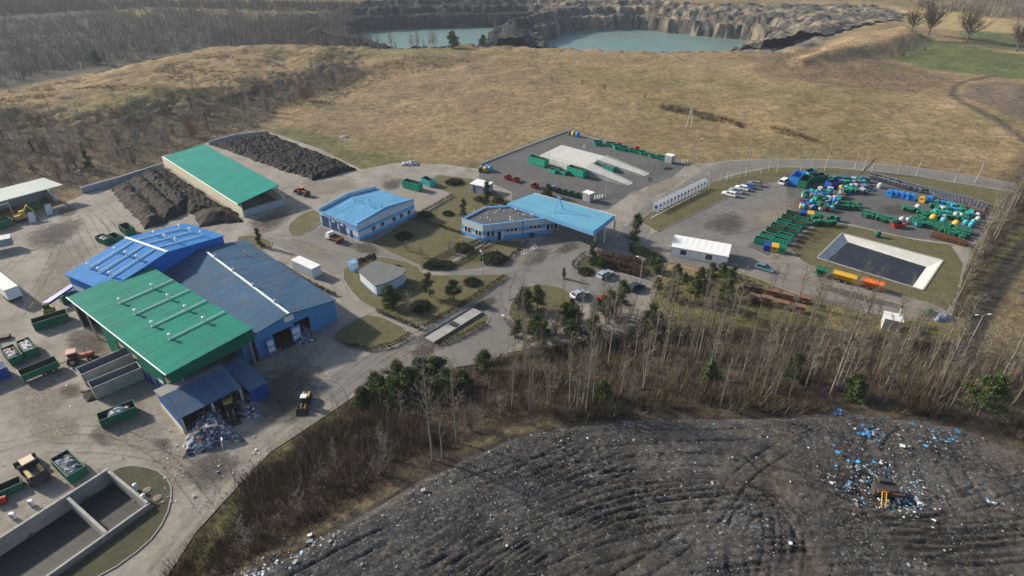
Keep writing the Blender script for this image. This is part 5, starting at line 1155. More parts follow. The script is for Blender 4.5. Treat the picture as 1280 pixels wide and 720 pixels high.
# ---- lamps, poles, signs
def lamp(label, base, h, az, arm=1.0, twin=False, cat='street lamp', group=None):
    t = thing('street_lamp', label, cat, base, az, group); b = MB(); b.tube((0,0,0),(0,0,1.2),.11,.1,8); b.tube((0,0,1.2),(0,0,h),.085,.05,8); b.build('pole', K['galv'], t)
    for s in ((1, -1) if twin else (1,)):
        b = MB(); b.tube((0,0,h-.02),(s*arm,0,h+.18),.035,n=5); a = b.build('arm', K['galv'], t)
        b = MB(); b.hexa([(s*arm-.05,-.13,h+.1),(s*(arm+.6),-.11,h+.14),(s*(arm+.6),.11,h+.14),(s*arm-.05,.13,h+.1),(s*arm-.05,-.11,h+.26),(s*(arm+.6),-.08,h+.24),(s*(arm+.6),.08,h+.24),(s*arm-.05,.11,h+.26)]); b.build('lamp_head', K['white_paint'], a)
lamp('tall street lamp at the edge of the lower car park drive', G(635,445), 8.6, 2.4)
lamp('street lamp beside the parked black car', G(799,358), 7.2, 2.6)
lamp('street lamp on the lawn island facing the office', G(604.5,351), 7, 2.0)
lamp('street lamp at the end of the wall left of the compost heaps', G(103,238), 6.0, 1.0)
lamp('leaning street lamp on the bank beside the rubbish bay', G(294,603), 7.5, 2.0)
p = GT(1203,446); lamp('twin-armed street lamp on the slope by the muddy track', p, 9.5, .1, 1.0, True)
lamp('slim street lamp at the far bend by the unloading yard', G(870,201), 7.5, .5); lamp('slim street lamp beside the near ramp of the platform', G(757,243), 6, .5); lamp('slim street lamp behind the far corner of the drop-off yard', G(712.5,166.5), 6.0, .5)
def utility_pole():
    p = GT(861,160); t = thing('utility_pole', 'pale A-frame power pole standing alone in the dry field', 'power pole', p); b = MB(); b.tube((-1.1,0,0),(-.1,0,8.6),.16,.12); b.build('pole', K['concrete_pale'], t); b = MB(); b.tube((1.1,0,0),(.1,0,8.6),.16,.12); b.build('pole', K['concrete_pale'], t); b = MB(); b.box(-.9,-.06,8.3,.9,.06,8.45); b.build('cross_arm', K['concrete'], t)
    for x in (-.8,0,.8):
        b = MB(); b.lathe([(.07,8.453),(.09,8.6),(.03,8.7)], x, 0, 6); b.build('insulator', K['white_paint'], t)
utility_pole()
def banners():
    a, e = G(815,273), G(874.5,242.5); rz = ang(a, e); n = 15
    for i in range(n):
        p = a.lerp(e, i/(n-1)); lb = ['white banner sign with dark blue emblem at the near end of the row','white banner sign with round blue emblem in the row of fifteen','white banner sign with grey emblem in the row of fifteen','white banner sign with red emblem in the row of fifteen'][0 if i == 0 else (3 if i in (10, 11) else (2 if i in (2, 3, 5) else 1))]
        t = thing('banner_sign', lb, 'banner sign', p, math.radians(-28), 'banner signs along the entrance road'); w = 1.0
        b = MB(); b.box(-.06,-.05,0,.06,.05,2.4); b.box(1.45,-.05,0,1.55,.05,2.29) if i == n-1 else None; b.build('post', K['cream_wall'], t)
        b = MB(); b.box(-.12,-.04,2.3,1.62,.04,5.1); pn = b.build('panel', K['white_fabric'], t)
        b = MB(); m = 'emblem_red' if i in (10,11) else ('emblem_grey' if i in (2,3,5) else 'emblem_blue')
        for k in range(12):
            t0 = 2*PI*k/12; t1 = 2*PI*(k+1)/12; b.face([(.75,-.047,3.6),(.75+.5*math.cos(t0),-.047,3.6+.55*math.sin(t0)),(.75+.5*math.cos(t1),-.047,3.6+.55*math.sin(t1))])
        b.box(.25,-.046,2.6,1.25,-.0402,2.8); b.build('emblem', K[m], pn)
banners()
b = MB(); a, e = G(813,273.5), G(876,241); d = (e-a).normalized(); nr = Vector((-d.y, d.x, 0))*.15; q = [a-nr-a, e-nr-a, e+nr-a, a+nr-a]; b.prism([(v.x, v.y) for v in q], .09, .2); tag(b.build('kerb', K['concrete_pale'], None, False, a), kind='structure')
# dark clipped hedge behind the banners is made with the plants
for px, py, lb in ((655,318,'white hoop cycle stand on the kerb near the office'),(667,312,'pair of white hoop cycle stands closer to the canopy')):
    t = thing('cycle_stand', lb, 'cycle stand', G(px, py), .6); b = MB()
    for o in (-.5,.5):
        for k in range(12):
            a0, a1 = 2*PI*k/12, 2*PI*(k+1)/12; b.tube((.5*math.cos(a0)+o,o*.3,.6+.5*math.sin(a0)),(.5*math.cos(a1)+o,o*.3,.6+.5*math.sin(a1)),.05,n=4,cap=False)
    b.build('hoop', K['white_paint'], t); b = MB(); b.box(-1.1,-.25,.01,1.1,.25,.1); b.build('foot', K['concrete'], t)
def gates():
    for px0, py0, px1, py1, lb in ((743,249,758,246,'white picket barrier beside the near attendant kiosk'),(840,204,863,203,'white picket barrier beside the far attendant kiosk')):
        a, e = G(px0,py0), G(px1,py1); t = thing('picket_barrier', lb, 'barrier', a, ang(a,e)); L_ = (e-a).length; b = MB(); n = int(L_/.9)
        for i in range(n): b.box(i*.9,-.12,0,i*.9+.22,.12,1.1)
        b.build('picket', K['white_paint'], t); b = MB(); b.box(0,-.16,.5,L_,-.121,.62); b.build('rail', K['white_paint'], t)
    for P, lb, m in (([(786,233),(772,241),(764,246)],'dark mesh gate across the near side of the drop-off yard','post_dark'),([(806,219),(818,213),(836,205)],'dark mesh gate across the far side of the drop-off yard','post_dark')):
        W = GP(P); t = thing('mesh_gate', lb, 'gate', W[0]); o = W[0]; b = MB(); c = MB()
        for i in range(len(W)-1):
            a, e = W[i]-o, W[i+1]-o; n = max(2, int((e-a).length/2.2))
            for k in range(n+1): p = a.lerp(e, k/n); b.tube((p.x,p.y,0),(p.x,p.y,1.9),.05,n=5)
            for z in (.4,.9,1.4,1.85): c.tube((a.x,a.y,z),(e.x,e.y,z),.03,n=4)
        b.build('post', K[m], t); c.build('mesh_panel', K[m], t)
    s = G(826,209.5); t = thing('gate_sign', 'pale notice board on the far mesh gate', 'sign', s, A2((818,213),(836,205))); b = MB(); b.box(-1.5,-.06,.6,1.5,.0,1.8); b.build('board', K['white_bin'], t); b = MB(); b.tube((-1.2,.06,0),(-1.2,.06,1.8),.05,n=5); b.tube((1.2,.06,0),(1.2,.06,1.8),.05,n=5); b.build('post', K['post_dark'], t)
gates()
def fence_run(label, P, h=1.2, gap=3.0, m='post_dark', kind_='boundary_fence', wall=None):
    W = GP(P); o = W[0]; t = thing(kind_, label, 'fence', o); b = MB(); c = MB(); q = MB()
    for i in range(len(W)-1):
        a, e = W[i]-o, W[i+1]-o; n = max(1, int((e-a).length/gap)); d = (e-a).normalized(); nr = Vector((-d.y,d.x,0))*.12
        for k in range(n+1): p = a.lerp(e, k/n); b.tube((p.x,p.y,0),(p.x,p.y,h),.05,n=5)
        for z in (.35,h*.6,h-.06): c.tube((a.x,a.y,z),(e.x,e.y,z),.022,n=4)
        if wall: q.hexa([tuple(v) for v in (a-nr,e-nr,e+nr,a+nr)]+[tuple(v+Vector((0,0,wall))) for v in (a-nr,e-nr,e+nr,a+nr)])
    b.build('post', K[m], t); c.build('wire', K[m], t)
    if wall: q.build('base_wall', K['concrete_pale'], t)
fence_run('low fence on a pale concrete base along the left side of the drop-off yard', [(600,206),(656,184),(712,163.5)], 1.3, 3, wall=.5)
fence_run('low wire fence behind the far row of green skips', [(713,163.5),(780,182),(858,204)], 1.2, 3)
fence_run('thin wire fence between the woods and the compost wall', [(0,286),(50,262),(103,240)], 1.5, 4)
# ---- people
def person(label, loc, rz, top, legs='cloth_dark', arms=0.12, stride=.12):
    t = thing('person', label, 'person', loc, rz)
    J = [(0,0,.95),(0,0,1.2),(0,0,1.42),(0,0,1.52),(0,.02,1.66),(.19,0,1.4),(.25,.02+arms*.3,1.12),(.27,.1+arms,.88),(-.19,0,1.4),(-.25,.02-arms*.3,1.12),(-.27,.1-arms,.88),(.1,0,.9),(.11,stride*.6,.5),(.11,stride,.08),(.11,stride+.16,.04),(-.1,0,.9),(-.11,-stride*.4,.5),(-.11,-stride,.08),(-.11,-stride+.16,.04),(0,.02,1.76)]
    E_ = [(0,1),(1,2),(2,3),(3,4),(4,19),(2,5),(5,6),(6,7),(2,8),(8,9),(9,10),(0,11),(11,12),(12,13),(13,14),(0,15),(15,16),(16,17),(17,18)]
    R_ = [.16,.16,.17,.07,.105,.08,.06,.045,.08,.06,.045,.1,.075,.055,.05,.1,.075,.055,.05,.085]
    me_ = bpy.data.meshes.new('person'); me_.from_pydata(J, E_, []); o = bpy.data.objects.new('body', me_); C.objects.link(o); o.parent = t
    s = o.modifiers.new('s', 'SKIN'); sv = me_.skin_vertices[0].data
    for i, r in enumerate(R_): sv[i].radius = (r, r*.85)
    sv[0].use_root = True; o.modifiers.new('u', 'SUBSURF').levels = 1
    dg_ = bpy.context.evaluated_depsgraph_get(); me2 = bpy.data.meshes.new_from_object(o.evaluated_get(dg_)); o.modifiers.clear(); o.data = me2; me2.materials.clear()
    for m in (top, legs, 'skin', 'hair'): me2.materials.append(K[m])
    for p in me2.polygons:
        c = p.center; p.material_index = 3 if c.z > 1.72 or (c.z > 1.6 and c.y < -.03) else (2 if c.z > 1.5 or (abs(c.x) > .22 and c.z < .92) else (0 if c.z > .93 or abs(c.x) > .2 else 1))
    return t
person('person in dark jacket and trousers walking past the ramp end, outer of two', G(811,226.5), 2.2, 'cloth_dark'); person('person in navy jacket walking past the ramp end, inner of two', G(814,227), 2.0, 'cloth_navy', stride=.16)
person('person in a red jacket standing between the platform and the far skips', G(763.5,192.5), 1.0, 'cloth_red')
#PART4
# ================================================================ storage lot
def bilin(q, u, v): 
    a, b, c, d = (G(*p) for p in q); return a.lerp(b, u).lerp(d.lerp(c, u), v)
def wheelie():
    t = thing('wheelie_bin', 'x', 'wheelie bin'); b = MB()
    b.hexa([(-.28,-.26,.08),(.28,-.26,.08),(.28,.26,.08),(-.28,.26,.08),(-.33,-.36,1.0),(.33,-.36,1.0),(.33,.36,1.0),(-.33,.36,1.0)]); b.build('body', K['grey_bin'], t)
    b = MB(); b.hexa([(-.36,-.4,1.004),(.36,-.4,1.004),(.36,.4,1.02),(-.36,.4,1.02),(-.32,-.34,1.1),(.32,-.34,1.1),(.32,.38,1.14),(-.32,.38,1.14)]); b.tube((-.3,.45,1.02),(.3,.45,1.02),.03,n=5); b.build('lid', K['grey_lid'], t)
    b = MB(); b.tube((-.3,.3,.12),(.3,.3,.12),.12,n=8); b.build('wheel', K['tyre'], t); return t
wb_ = Stamp(wheelie())
def four_wheel():
    t = thing('waste_container', 'x', 'waste container'); b = MB()
    b.hexa([(-.58,-.42,.2),(.58,-.42,.2),(.58,.42,.2),(-.58,.42,.2),(-.68,-.53,1.15),(.68,-.53,1.15),(.68,.53,1.15),(-.68,.53,1.15)]); b.build('body', K['green_bin'], t)
    b = MB(); b.extrude_y([(-.7,1.154),(-.66,1.32),(.66,1.32),(.7,1.154)], -.55, .56); b.build('lid', K['skip_green'], t); b = MB()
    for x in (-.5,.5):
        for y in (-.36,.36): b.tube((x-.05,y,.1),(x+.05,y,.1),.1,n=7)
    b.build('castor', K['tyre'], t); return t
wc_ = Stamp(four_wheel())
def fill(st, q, nu, nv, rz, labels, group, s=1.0, swaps=(None,), jit=.15, skipp=0.0, rj=.15):
    rs = random.Random(int(q[0][0]*7+q[0][1]))
    for j in range(nv):
        for i in range(nu):
            if rs.random() < skipp: continue
            k = rs.randrange(len(swaps)); p = bilin(q, (i+.5)/nu, (j+.5)/nv)+Vector((rs.uniform(-jit,jit), rs.uniform(-jit,jit), .012))
            lb = labels[k] if isinstance(labels, (list, tuple)) else labels
            st(p, rz+rs.uniform(-rj, rj), lb, s*rs.uniform(.95,1.05), group, swaps[k])
rowA = A2((1157,237),(1236,256))
fill(wb_, [(1088,218),(1156,237),(1152,243),(1086,225)], 17, 2, rowA+PI, 'grey wheelie bin in the looser far double row behind the bright blue bins', 'grey bins in the looser far rows', 1.2, jit=.25, skipp=.06)
fill(wb_, [(1157,236),(1236,257),(1228,269),(1163,249)], 16, 5, rowA+PI, 'grey wheelie bin in the dense block at the far right of the lot', 'grey bins in the dense block', 1.02, jit=.1)
br = {'grey_bin':'rust', 'grey_lid':'rust'}
fill(wb_, [(1203,256),(1232,266),(1229,271),(1200,261)], 9, 2, rowA+PI, 'rust brown bin in the double row between grey and white bins', 'rust brown bins by the grey block', 1.0, (br,), .05)
fill(wb_, [(1165,293),(1208,304.5),(1206,309),(1162,297)], 14, 2, rowA+PI, 'rust brown bin in the front double row at the lot corner', 'rust brown bins at the lot corner', 1.0, (br,), .05)
fill(wc_, [(1156,276),(1215,291),(1208,302),(1154,284)], 13, 4, rowA, 'dark green waste container in the block behind the front rust brown bins', 'dark green containers at the lot corner', .84, (None,{'green_bin':'skip_green'},{'green_bin':'needle','skip_green':'green_bin'}), .3, .08, .6)
fill(wc_, [(1130,260),(1171,271),(1169,275),(1129,264)], 10, 2, rowA+.6, 'dark green waste container in the double row in the middle of the lot', 'dark green containers in the middle row', .86, (None,), .3, .1, .5)
fill(wc_, [(1080,266),(1123,277),(1118,284),(1077,272)], 10, 2, rowA+.3, 'dark green waste container in the row along the pond side of the lot', 'dark green containers on the pond side', .9, (None,), .3, .1, .6)
fill(wc_, [(1040,254),(1077,257),(1074,264),(1041,263)], 5, 2, rowA+.2, 'mid green waste container beside the heap of mixed bins', 'mid green containers beside the mixed bins', 1.0, ({'green_bin':'skip_green'},), .2, .05, .5)
fill(wc_, [(1012,272),(1050,272),(1040,286),(1015,284)], 5, 2, rowA+.8, 'dull green waste container half hidden in the scrub by the pond', 'dull green containers in the pond scrub', 1.1, (None,), .4, .1, .8)
fill(wc_, [(1127,276),(1156,270),(1160,284),(1150,286)], 6, 3, rowA+.9, ['dark green waste container in the loose patch left of the front corner block','teal waste container in the loose patch left of the front corner block'], 'loose patch left of the corner block', 1.0, (None,{'green_bin':'teal_bin'}), .5, .2, 1.2)
fill(wc_, [(1170,252),(1206,262),(1200,268),(1160,262)], 9, 2, rowA+.4, ['teal waste container in the line below the grey block','blue waste container in the line below the grey block','dark green waste container in the line below the grey block'], 'line of containers below the grey block', 1.0, ({'green_bin':'teal_bin','skip_green':'teal_bin'},{'green_bin':'blue_bin','skip_green':'blue_bin'},None), .3, .1, .5)
# five bright blue bins and lone coloured ones
def textile(m='blue_bin'):
    t = thing('clothes_bank', 'x', 'collection bin'); b = MB(); b.extrude_y([(-.95,.1),(-.95,1.5),(-.6,2.0),(.6,2.0),(.95,1.5),(.95,.1)], -.75, .75); b.build('body', K[m], t); b = MB(); b.box(-.5,-.79,1.1,.5,-.754,1.45); b.build('chute', K['blue_deep'], t)
    b = MB(); b.box(-.9,-.7,0,.9,.7,.099); b.build('base', K['machine_dark'], t); return t
tb = Stamp(textile())
for i, (px, py) in enumerate(((1110.5,245),(1117.5,246),(1124.5,247.2),(1131.5,248.6),(1139,249.8))):
    tb(G(px, py), rowA, ['bright blue collection bin at the left end of the row of five','bright blue collection bin second in the row of five','bright blue collection bin in the middle of the row of five','bright blue collection bin fourth in the row of five','bright blue collection bin at the right end of the row of five'][i], .95, 'row of five bright blue bins')
tb(G(1151.5,252.5), rowA, 'yellow collection bin standing alone right of the five bright blue ones', .85, None, {'blue_bin':'yellow','blue_deep':'black'}); tb(G(1161,252), rowA, 'blue collection bin right of the lone yellow one', .85)
bellat(1165,276,'yellow','yellow bell bin left of the pale blue one in the lot corner',None,1.15); bellat(1178,279,'teal','pale blue bell bin right of the yellow one in the lot corner',None,1.1); bellat(1193,283.5,'yellow','yellow bell bin among dark green containers in the lot corner',None,1.15)
g_ = 'pale bell bins in the lot corner'
for px, py, c in ((1193,271.5,'white'),(1200,272.5,'white'),(1208,270,'teal'),(1213,271.5,'teal'),(1221,272,'white'),(1221,277,'white'),(1206,281,'teal'),(1213,284,'teal'),(1216,280,'teal')):
    bellat(px, py, c, {'white':'white bell bin in the far right group beside the rust brown bins','teal':'teal bell bin in the far right group beside the rust brown bins'}[c], g_, .9)
for px, py, c, lb in ((1126,278,'white','white bell bin left of another on the pond side of the lot'),(1133,279,'white','white bell bin right of another on the pond side of the lot'),(1146,262,'white','white bell bin behind the middle dark green double row'),(1099,235,'white','small white bell bin in front of the loose grey bins'),(1096,296,'dark','dark green bell bin alone on the grass beside the pond'),(1053,232,'green','bright green bell bin near the leaning black boom'),(1057,238,'teal','teal bell bin below the bright green one near the boom'),(1050,238,'yellow','yellow bell bin near the royal blue containers'),(1063,236,'white','white bell bin at the foot of the leaning black boom'),(1067,231,'grey','grey bell bin behind the leaning black boom'),(1079,231,'teal','pale blue bell bin on the dark heap by the boom')):
    bellat(px, py, c, lb, None, 1.0)
tag(skip('red', 'small red skip at the end of the pond side container row'), None).location = G(1121,284)
# the heap of mixed coloured bins
rs = random.Random(12); cols_ = ['blue','yellow','teal','white','orange','dark','grey','teal','white','blue','green']
MIXL = {'blue':'blue bell bin in the jumbled heap of mixed bins','yellow':'yellow bell bin in the jumbled heap of mixed bins','teal':'teal bell bin in the jumbled heap of mixed bins','white':'white bell bin in the jumbled heap of mixed bins','orange':'orange bell bin in the jumbled heap of mixed bins','dark':'dark green bell bin in the jumbled heap of mixed bins','grey':'grey bell bin in the jumbled heap of mixed bins','green':'bright green bell bin in the jumbled heap of mixed bins'}
BOXM = {'blue':('blue_bin','blue_deep'), 'yellow':('yellow','yellow_dull'), 'teal':('teal_bin','skip_teal'), 'white':('white_bin','white_bin'), 'orange':('orange','rust'), 'dark':('green_bin','skip_green'), 'grey':('grey_bin','grey_lid'), 'green':('skip_teal','skip_green')}
for j in range(7):
    for i in range(11):
        p = bilin([(1003,242),(1058,242),(1042,266),(998,261)], (i+.5)/11, (j+.5)/7); c = rs.choice(cols_); m = BELLCOL[c]; o = Vector((rs.uniform(-.4,.4), rs.uniform(-.4,.4), rs.choice((.012,.012,.014,1.1))))
        if rs.random() < .45: bl(p+o, rs.uniform(0,6), MIXL[c], rs.uniform(.65,.95), 'jumbled heap of mixed bins', {'blue_bin':m} if m else None)
        else: wc_(p+o, rs.uniform(0,6), MIXL[c].replace('bell bin', 'lidded container'), rs.uniform(.85,1.15), 'jumbled heap of mixed bins', {'green_bin':BOXM[c][0], 'skip_green':BOXM[c][1]})
for j in range(4):
    for i in range(10):
        p = bilin([(1032,223),(1086,225),(1080,244),(1050,244)], (i+.5)/10, (j+.5)/4); c = rs.choice(['teal','green','dark','grey','blue','teal','white']); o = Vector((rs.uniform(-.5,.5), rs.uniform(-.5,.5), .012)); wc_(p+o, rs.uniform(0,6), {'teal':'teal','green':'bright green','dark':'dark green','grey':'grey','blue':'blue','white':'white'}[c]+' lidded container in the loose cluster around the leaning boom', rs.uniform(.9,1.2), 'loose cluster around the boom', {'green_bin':BOXM[c][0], 'skip_green':BOXM[c][1]})
for j in range(3):
    for i in range(8):
        p = bilin([(1172,262),(1214,266),(1210,280),(1160,272)], (i+.5)/8, (j+.5)/3); c = rs.choice(['teal','dark','green','dark','white','teal']); o = Vector((rs.uniform(-.4,.4), rs.uniform(-.4,.4), .012)); wc_(p+o, rs.uniform(0,6), {'teal':'teal','green':'bright green','dark':'dark green','white':'white'}[c]+' lidded container behind the dark green block in the lot corner', rs.uniform(.9,1.15), 'mixed containers in the lot corner', {'green_bin':BOXM[c][0], 'skip_green':BOXM[c][1]})
# big containers at the far end
big = A2((990,231),(997,217))
put(995, 228.5, (990,231), (1000,222), 'big bright blue lidded container beside the small white van', (1.15,1.15,1.5), {'skip_green':'blue_bin','skip_inner':'blue_bin'}, 'big containers at the far end of the lot')
put(1005, 231.5, (1000,235), (1010,225), 'big green container right of the bright blue one', (1.15,1.1,1.25), {'skip_green':'skip_green'}, 'big containers at the far end of the lot')
put(1021, 226, (1014,226), (1030,224), 'big dark green container nearest the curving road', (1.0,1.0,1.1), None, 'big containers at the far end of the lot')
put(1011, 220.5, (1006,222), (1016,219), 'teal container behind the big green one', (.8,.9,1.1), {'skip_green':'teal_bin'}, 'big containers at the far end of the lot')
put(1041, 234, (1034,235), (1048,232), 'royal blue container beside the leaning black boom', (.9,1,1.1), {'skip_green':'blue_deep'}, 'big containers at the far end of the lot')
def boom():
    p = G(1066,229); t = thing('crane_boom', 'leaning black lattice boom rising above the bin lot', 'crane boom', p, -.2); b = MB()
    for s in (-.3,.3): b.tube((0,s,.4),(4.4,s*.6,8.6),.16,.12,5)
    b.build('boom', K['black'], t); c = MB()
    for k in range(10):
        u0, u1 = k/10, (k+1)/10; s = .3 if k % 2 else -.3; c.tube((4.4*u0,s,.4+8.2*u0),(4.4*u1,-s*.8,.4+8.2*u1),.07,n=4)
    c.build('lattice', K['black'], t); c = MB(); c.box(-1.2,-1.0,0,1.2,1.0,.7); c.build('base', K['machine_dark'], t)
boom()
o = link('scrap_heap', heap_mesh('scrap_heap', 7, 4.5, 1.3, K['waste'], .5, .3, 0, .7, 8), None, G(1075,236)); tag(o, 'dark heap of broken bin parts beside the leaning boom', 'scrap heap')
# the lower left block of long green containers and three-colour sets
lb_ = Stamp(skip_mesh(3.4, 1.7, 1.35, 'skip_teal', True, 'rust', 'long_container', 'x', 'container'))
q = [(988,265),(1008,281),(978,316),(938,305)]; dirs = A2((940,305),(976,314)); rs = random.Random(5)
for j in range(7):
    for i in range(2):
        if (j, i) in ((6,1),): continue
        p = bilin(q, .26+.47*i, (j+.5)/7); sw = rs.choice([None, {'skip_teal':'skip_green'}, {'skip_teal':'skip_green'}, {'rust':'skip_inner'}])
        lb_(p, dirs+rs.uniform(-.06,.06), 'open green container with rusty inside in the %s file of the block by the track' % ('left' if i == 0 else 'right'), (1.0+.05*(j > 4), 1, 1), 'open green containers in the block by the track', sw)
def tri(px, py, where):
    d = A2((948,311),(977,316)); p = G(px, py); L3 = Vector((math.cos(d), math.sin(d), 0))
    for k, (m, nm) in enumerate((('blue_deep','royal blue'),('yellow','yellow'),('skip_teal','green'))):
        t = thing('sorting_bin', '%s flat-topped sorting bin of the trio %s' % (nm, where), 'sorting bin', p+L3*(k*1.75), d, 'trios of coloured sorting bins'); b = MB(); b.hexa([(-.82,-.8,.08),(.82,-.8,.08),(.82,.8,.08),(-.82,.8,.08),(-.82,-.8,1.5),(.82,-.8,1.5),(.82,.8,1.9),(-.82,.8,1.9)]); b.build('body', K[m], t)
        b = MB(); b.hexa([(-.86,-.86,1.503),(.86,-.86,1.503),(.86,.86,1.93),(-.86,.86,1.93),(-.86,-.86,1.58),(.86,-.86,1.58),(.86,.86,2.0),(-.86,.86,2.0)]); b.build('lid', K[m if m != 'skip_teal' else 'skip_green'], t); b = MB(); b.box(-.3,-.84,.9,.3,-.804,1.2); b.build('slot', K['black'], t)
tri(958, 312.5, 'in front of the green container block'); tri(1003, 271.5, 'below the jumbled heap of mixed bins')
# ---- things on the gravel track and in the grass
def spreader(px, py, label, m, L_=5.0, q=((1052,350),(1102,364)), name='spreader'):
    t = thing(name, label, 'machine', G(px, py), A2(*q)); b = MB(); b.hexa([(-L_/2+.5,-.35,.7),(L_/2-.5,-.35,.7),(L_/2-.5,.35,.7),(-L_/2+.5,.35,.7),(-L_/2,-1.0,1.9),(L_/2,-1.0,1.9),(L_/2,1.0,1.9),(-L_/2,1.0,1.9)]); b.build('hopper', K[m], t)
    b = MB(); b.box(-L_/2,-1.05,1.903,L_/2,-.85,2.0); b.box(-L_/2,.85,1.903,L_/2,1.05,2.0); b.box(-L_/2-.3,-.4,.5,L_/2+.6,.4,.69); b.build('frame', K[m], t); wheels(t, [(x, y) for x in (-.7,.7) for y in (-.8,.8)], .42, .28); return t
spreader(1053, 352, 'yellow hopper spreader on the gravel track below the pond', 'yellow', 5.2); spreader(1088, 361, 'orange hopper spreader on the gravel track below the pond', 'orange', 4.6); spreader(1028, 345.5, 'dark green hopper spreader half hidden by birches on the track', 'skip_green', 3.4)
def crate(label, p, rz):
    t = thing('rusty_crate', label, 'crate', p, rz, 'rust coloured crates in the grass below the track'); b = MB(); b.box(-1.1,-.65,.25,1.1,.65,1.3); b.build('body', K['rust'], t); b = MB(); b.box(-1.16,-.72,1.303,1.16,.72,1.5); b.build('lid', K['rust_pink'], t); b = MB()
    for x in (-.8,.8): b.box(x-.12,-.6,0,x+.12,.6,.249)
    b.build('runner', K['machine_dark'], t); return t
cr = Stamp(crate('x', (0,0,0), 0)); dcr = A2((945,357),(990,368))
for px, py in ((931,358),(945,360),(964,365),(984,370),(1005,374)): p = GT(px, py+4); cr(p, dcr, 'rust coloured lidded crate in the upper row below the gravel track')
for px, py in ((942,372),(957,374),(977,380),(998,385)): p = GT(px, py+5); cr(p, dcr, 'rust coloured lidded crate in the lower row below the gravel track', (1,1,1.15))
def white_box():
    p = GT(1112,409); t = thing('boiler_house', 'small white cubic hut with a dark chimney on the bank', 'hut', p, -.45); b = MB(); b.box(-1.6,-1.5,-.3,1.6,1.5,2.5); b.build('wall', K['concrete_pale'], t); b = MB(); b.box(-1.7,-1.6,2.503,1.7,1.6,2.65); r = b.build('roof', K['white_paint'], t)
    b = MB(); b.tube((.9,.9,2.65),(.9,.9,4.4),.13,n=8); ch = b.build('chimney', K['cream_wall'], r); b = MB(); b.tube((.9,.9,4.4),(.9,.9,4.9),.17,n=8); b.build('chimney_cap', K['black'], ch)
    b = MB(); b.box(-.4,-1.54,0,.5,-1.504,2.0); b.build('door', K['concrete'], t)
white_box()
p = GT(1192,441); t = thing('info_board', 'pale blue board on two posts on the wooded bank', 'sign', p, -.35); b = MB(); b.box(-1.0,-.05,1.2,1.0,.03,2.5); b.build('board', K['concrete_blue'], t)
for x in (-.8,.8): b = MB(); b.tube((x,.06,-.3),(x,.06,2.4),.06,n=6); b.build('post', K['galv'], t)
o = link('tarpaulin_pile', heap_mesh('tarpaulin_pile', 4.2, 3.0, 1.0, K['tarp'], .3, .25, 0, .7, 9), None, GT(1176,397)); tag(o, 'grey tarpaulin covered pile at the end of the gravel track', 'covered pile')
b = MB(); p = G(1159,394); t = thing('green_tank', 'small dark green tank at the end of the gravel track', 'tank', p, .3); b.tube((-.9,0,.8),(.9,0,.8),.7,n=12); b.build('vessel', K['skip_green'], t); b = MB(); b.box(-.7,-.5,0,-.4,.5,.4); b.box(.4,-.5,0,.7,.5,.4); b.build('stand', K['machine_dark'], t)
for px, py, lb, m in ((512,206,'heap of pale plastic sacks beside the far yard track','waste_pale'),(430,172,'small heap of pale blue sacks in the dry field','waste_pale')):
    o = link('sack_heap', heap_mesh('sack_heap', 5.5 if px > 500 else 3.5, 3.2 if px > 500 else 2, 1.2 if px > 500 else .6, K[m], .5, .28, 0, .7, px), None, GT(px, py)); tag(o, lb, 'sack heap')
# ---- heaps of rubbish and compost
def heap(name, label, cat, q, Hh, m, bump=.3, res=.35, power=.6, seed=1, z=0, freq=1.5):
    """q: px corners a,b,c,d on the ground"""
    W = GP(q); c = sum(W, Vector())/4; nu = max(8, int(max((W[1]-W[0]).length, (W[2]-W[3]).length)/res)); nv = max(8, int(max((W[3]-W[0]).length, (W[2]-W[1]).length)/res))
    u = np.linspace(0, 1, nu); v = np.linspace(0, 1, nv); U, V = np.meshgrid(u, v); P = [np.array((w.x-c.x, w.y-c.y)) for w in W]
    XY = ((1-U)*(1-V))[..., None]*P[0]+(U*(1-V))[..., None]*P[1]+(U*V)[..., None]*P[2]+((1-U)*V)[..., None]*P[3]
    x, y = XY[..., 0]+c.x, XY[..., 1]+c.y; ed = np.minimum(np.minimum(U, 1-U)*nu*res, np.minimum(V, 1-V)*nv*res)
    r = 1-np.abs(2*U-1)**4; r2 = 1-np.abs(2*V-1)**4; wob = (fbm(x/3, y/3, 3, seed+3)-.5)*1.5
    XY = XY+np.stack([(fbm(x/2.5, y/2.5, 3, seed+20)-.5), (fbm(x/2.5, y/2.5, 3, seed+30)-.5)], -1)*2.4*np.clip(1-ed/3, 0, 1)[..., None]
    e = np.clip(ed/(Hh*1.5), 0, 1)**power; z_ = Hh*e*(.72+.55*fbm(x/4, y/4, 3, seed))+(fbm(x*freq, y*freq, 3, seed+7)-.5)*2*bump*np.minimum(1, ed/.8)
    i = np.arange(nu*nv).reshape(nv, nu); qd = np.stack([i[:-1,:-1], i[:-1,1:], i[1:,1:], i[1:,:-1]], -1).reshape(-1, 4)
    o = link(name, np_mesh(name, np.concatenate([XY, (z_-.05)[..., None]], -1).reshape(-1, 3), qd, K[m]), None, (c.x, c.y, z)); return tag(o, label, cat)
heap('compost_heap', 'long brown compost windrow at the outer left of the pad', 'compost heap', [(138,239),(164,227),(212,278),(182,288)], 2.0, 'compost_brown', .3, .32, .8, 1, 0, 2.2)
heap('compost_heap', 'second dark compost windrow next to the long brown one', 'compost heap', [(156,230),(184,219),(236,266),(205,280)], 2.3, 'compost', .35, .32, .8, 2, 0, 2.2)
heap('compost_heap', 'chunky black compost heap in the middle of the pad', 'compost heap', [(172,224),(202,212),(252,254),(220,268)], 2.7, 'compost_black', .6, .32, .7, 3, 0, 2.1)
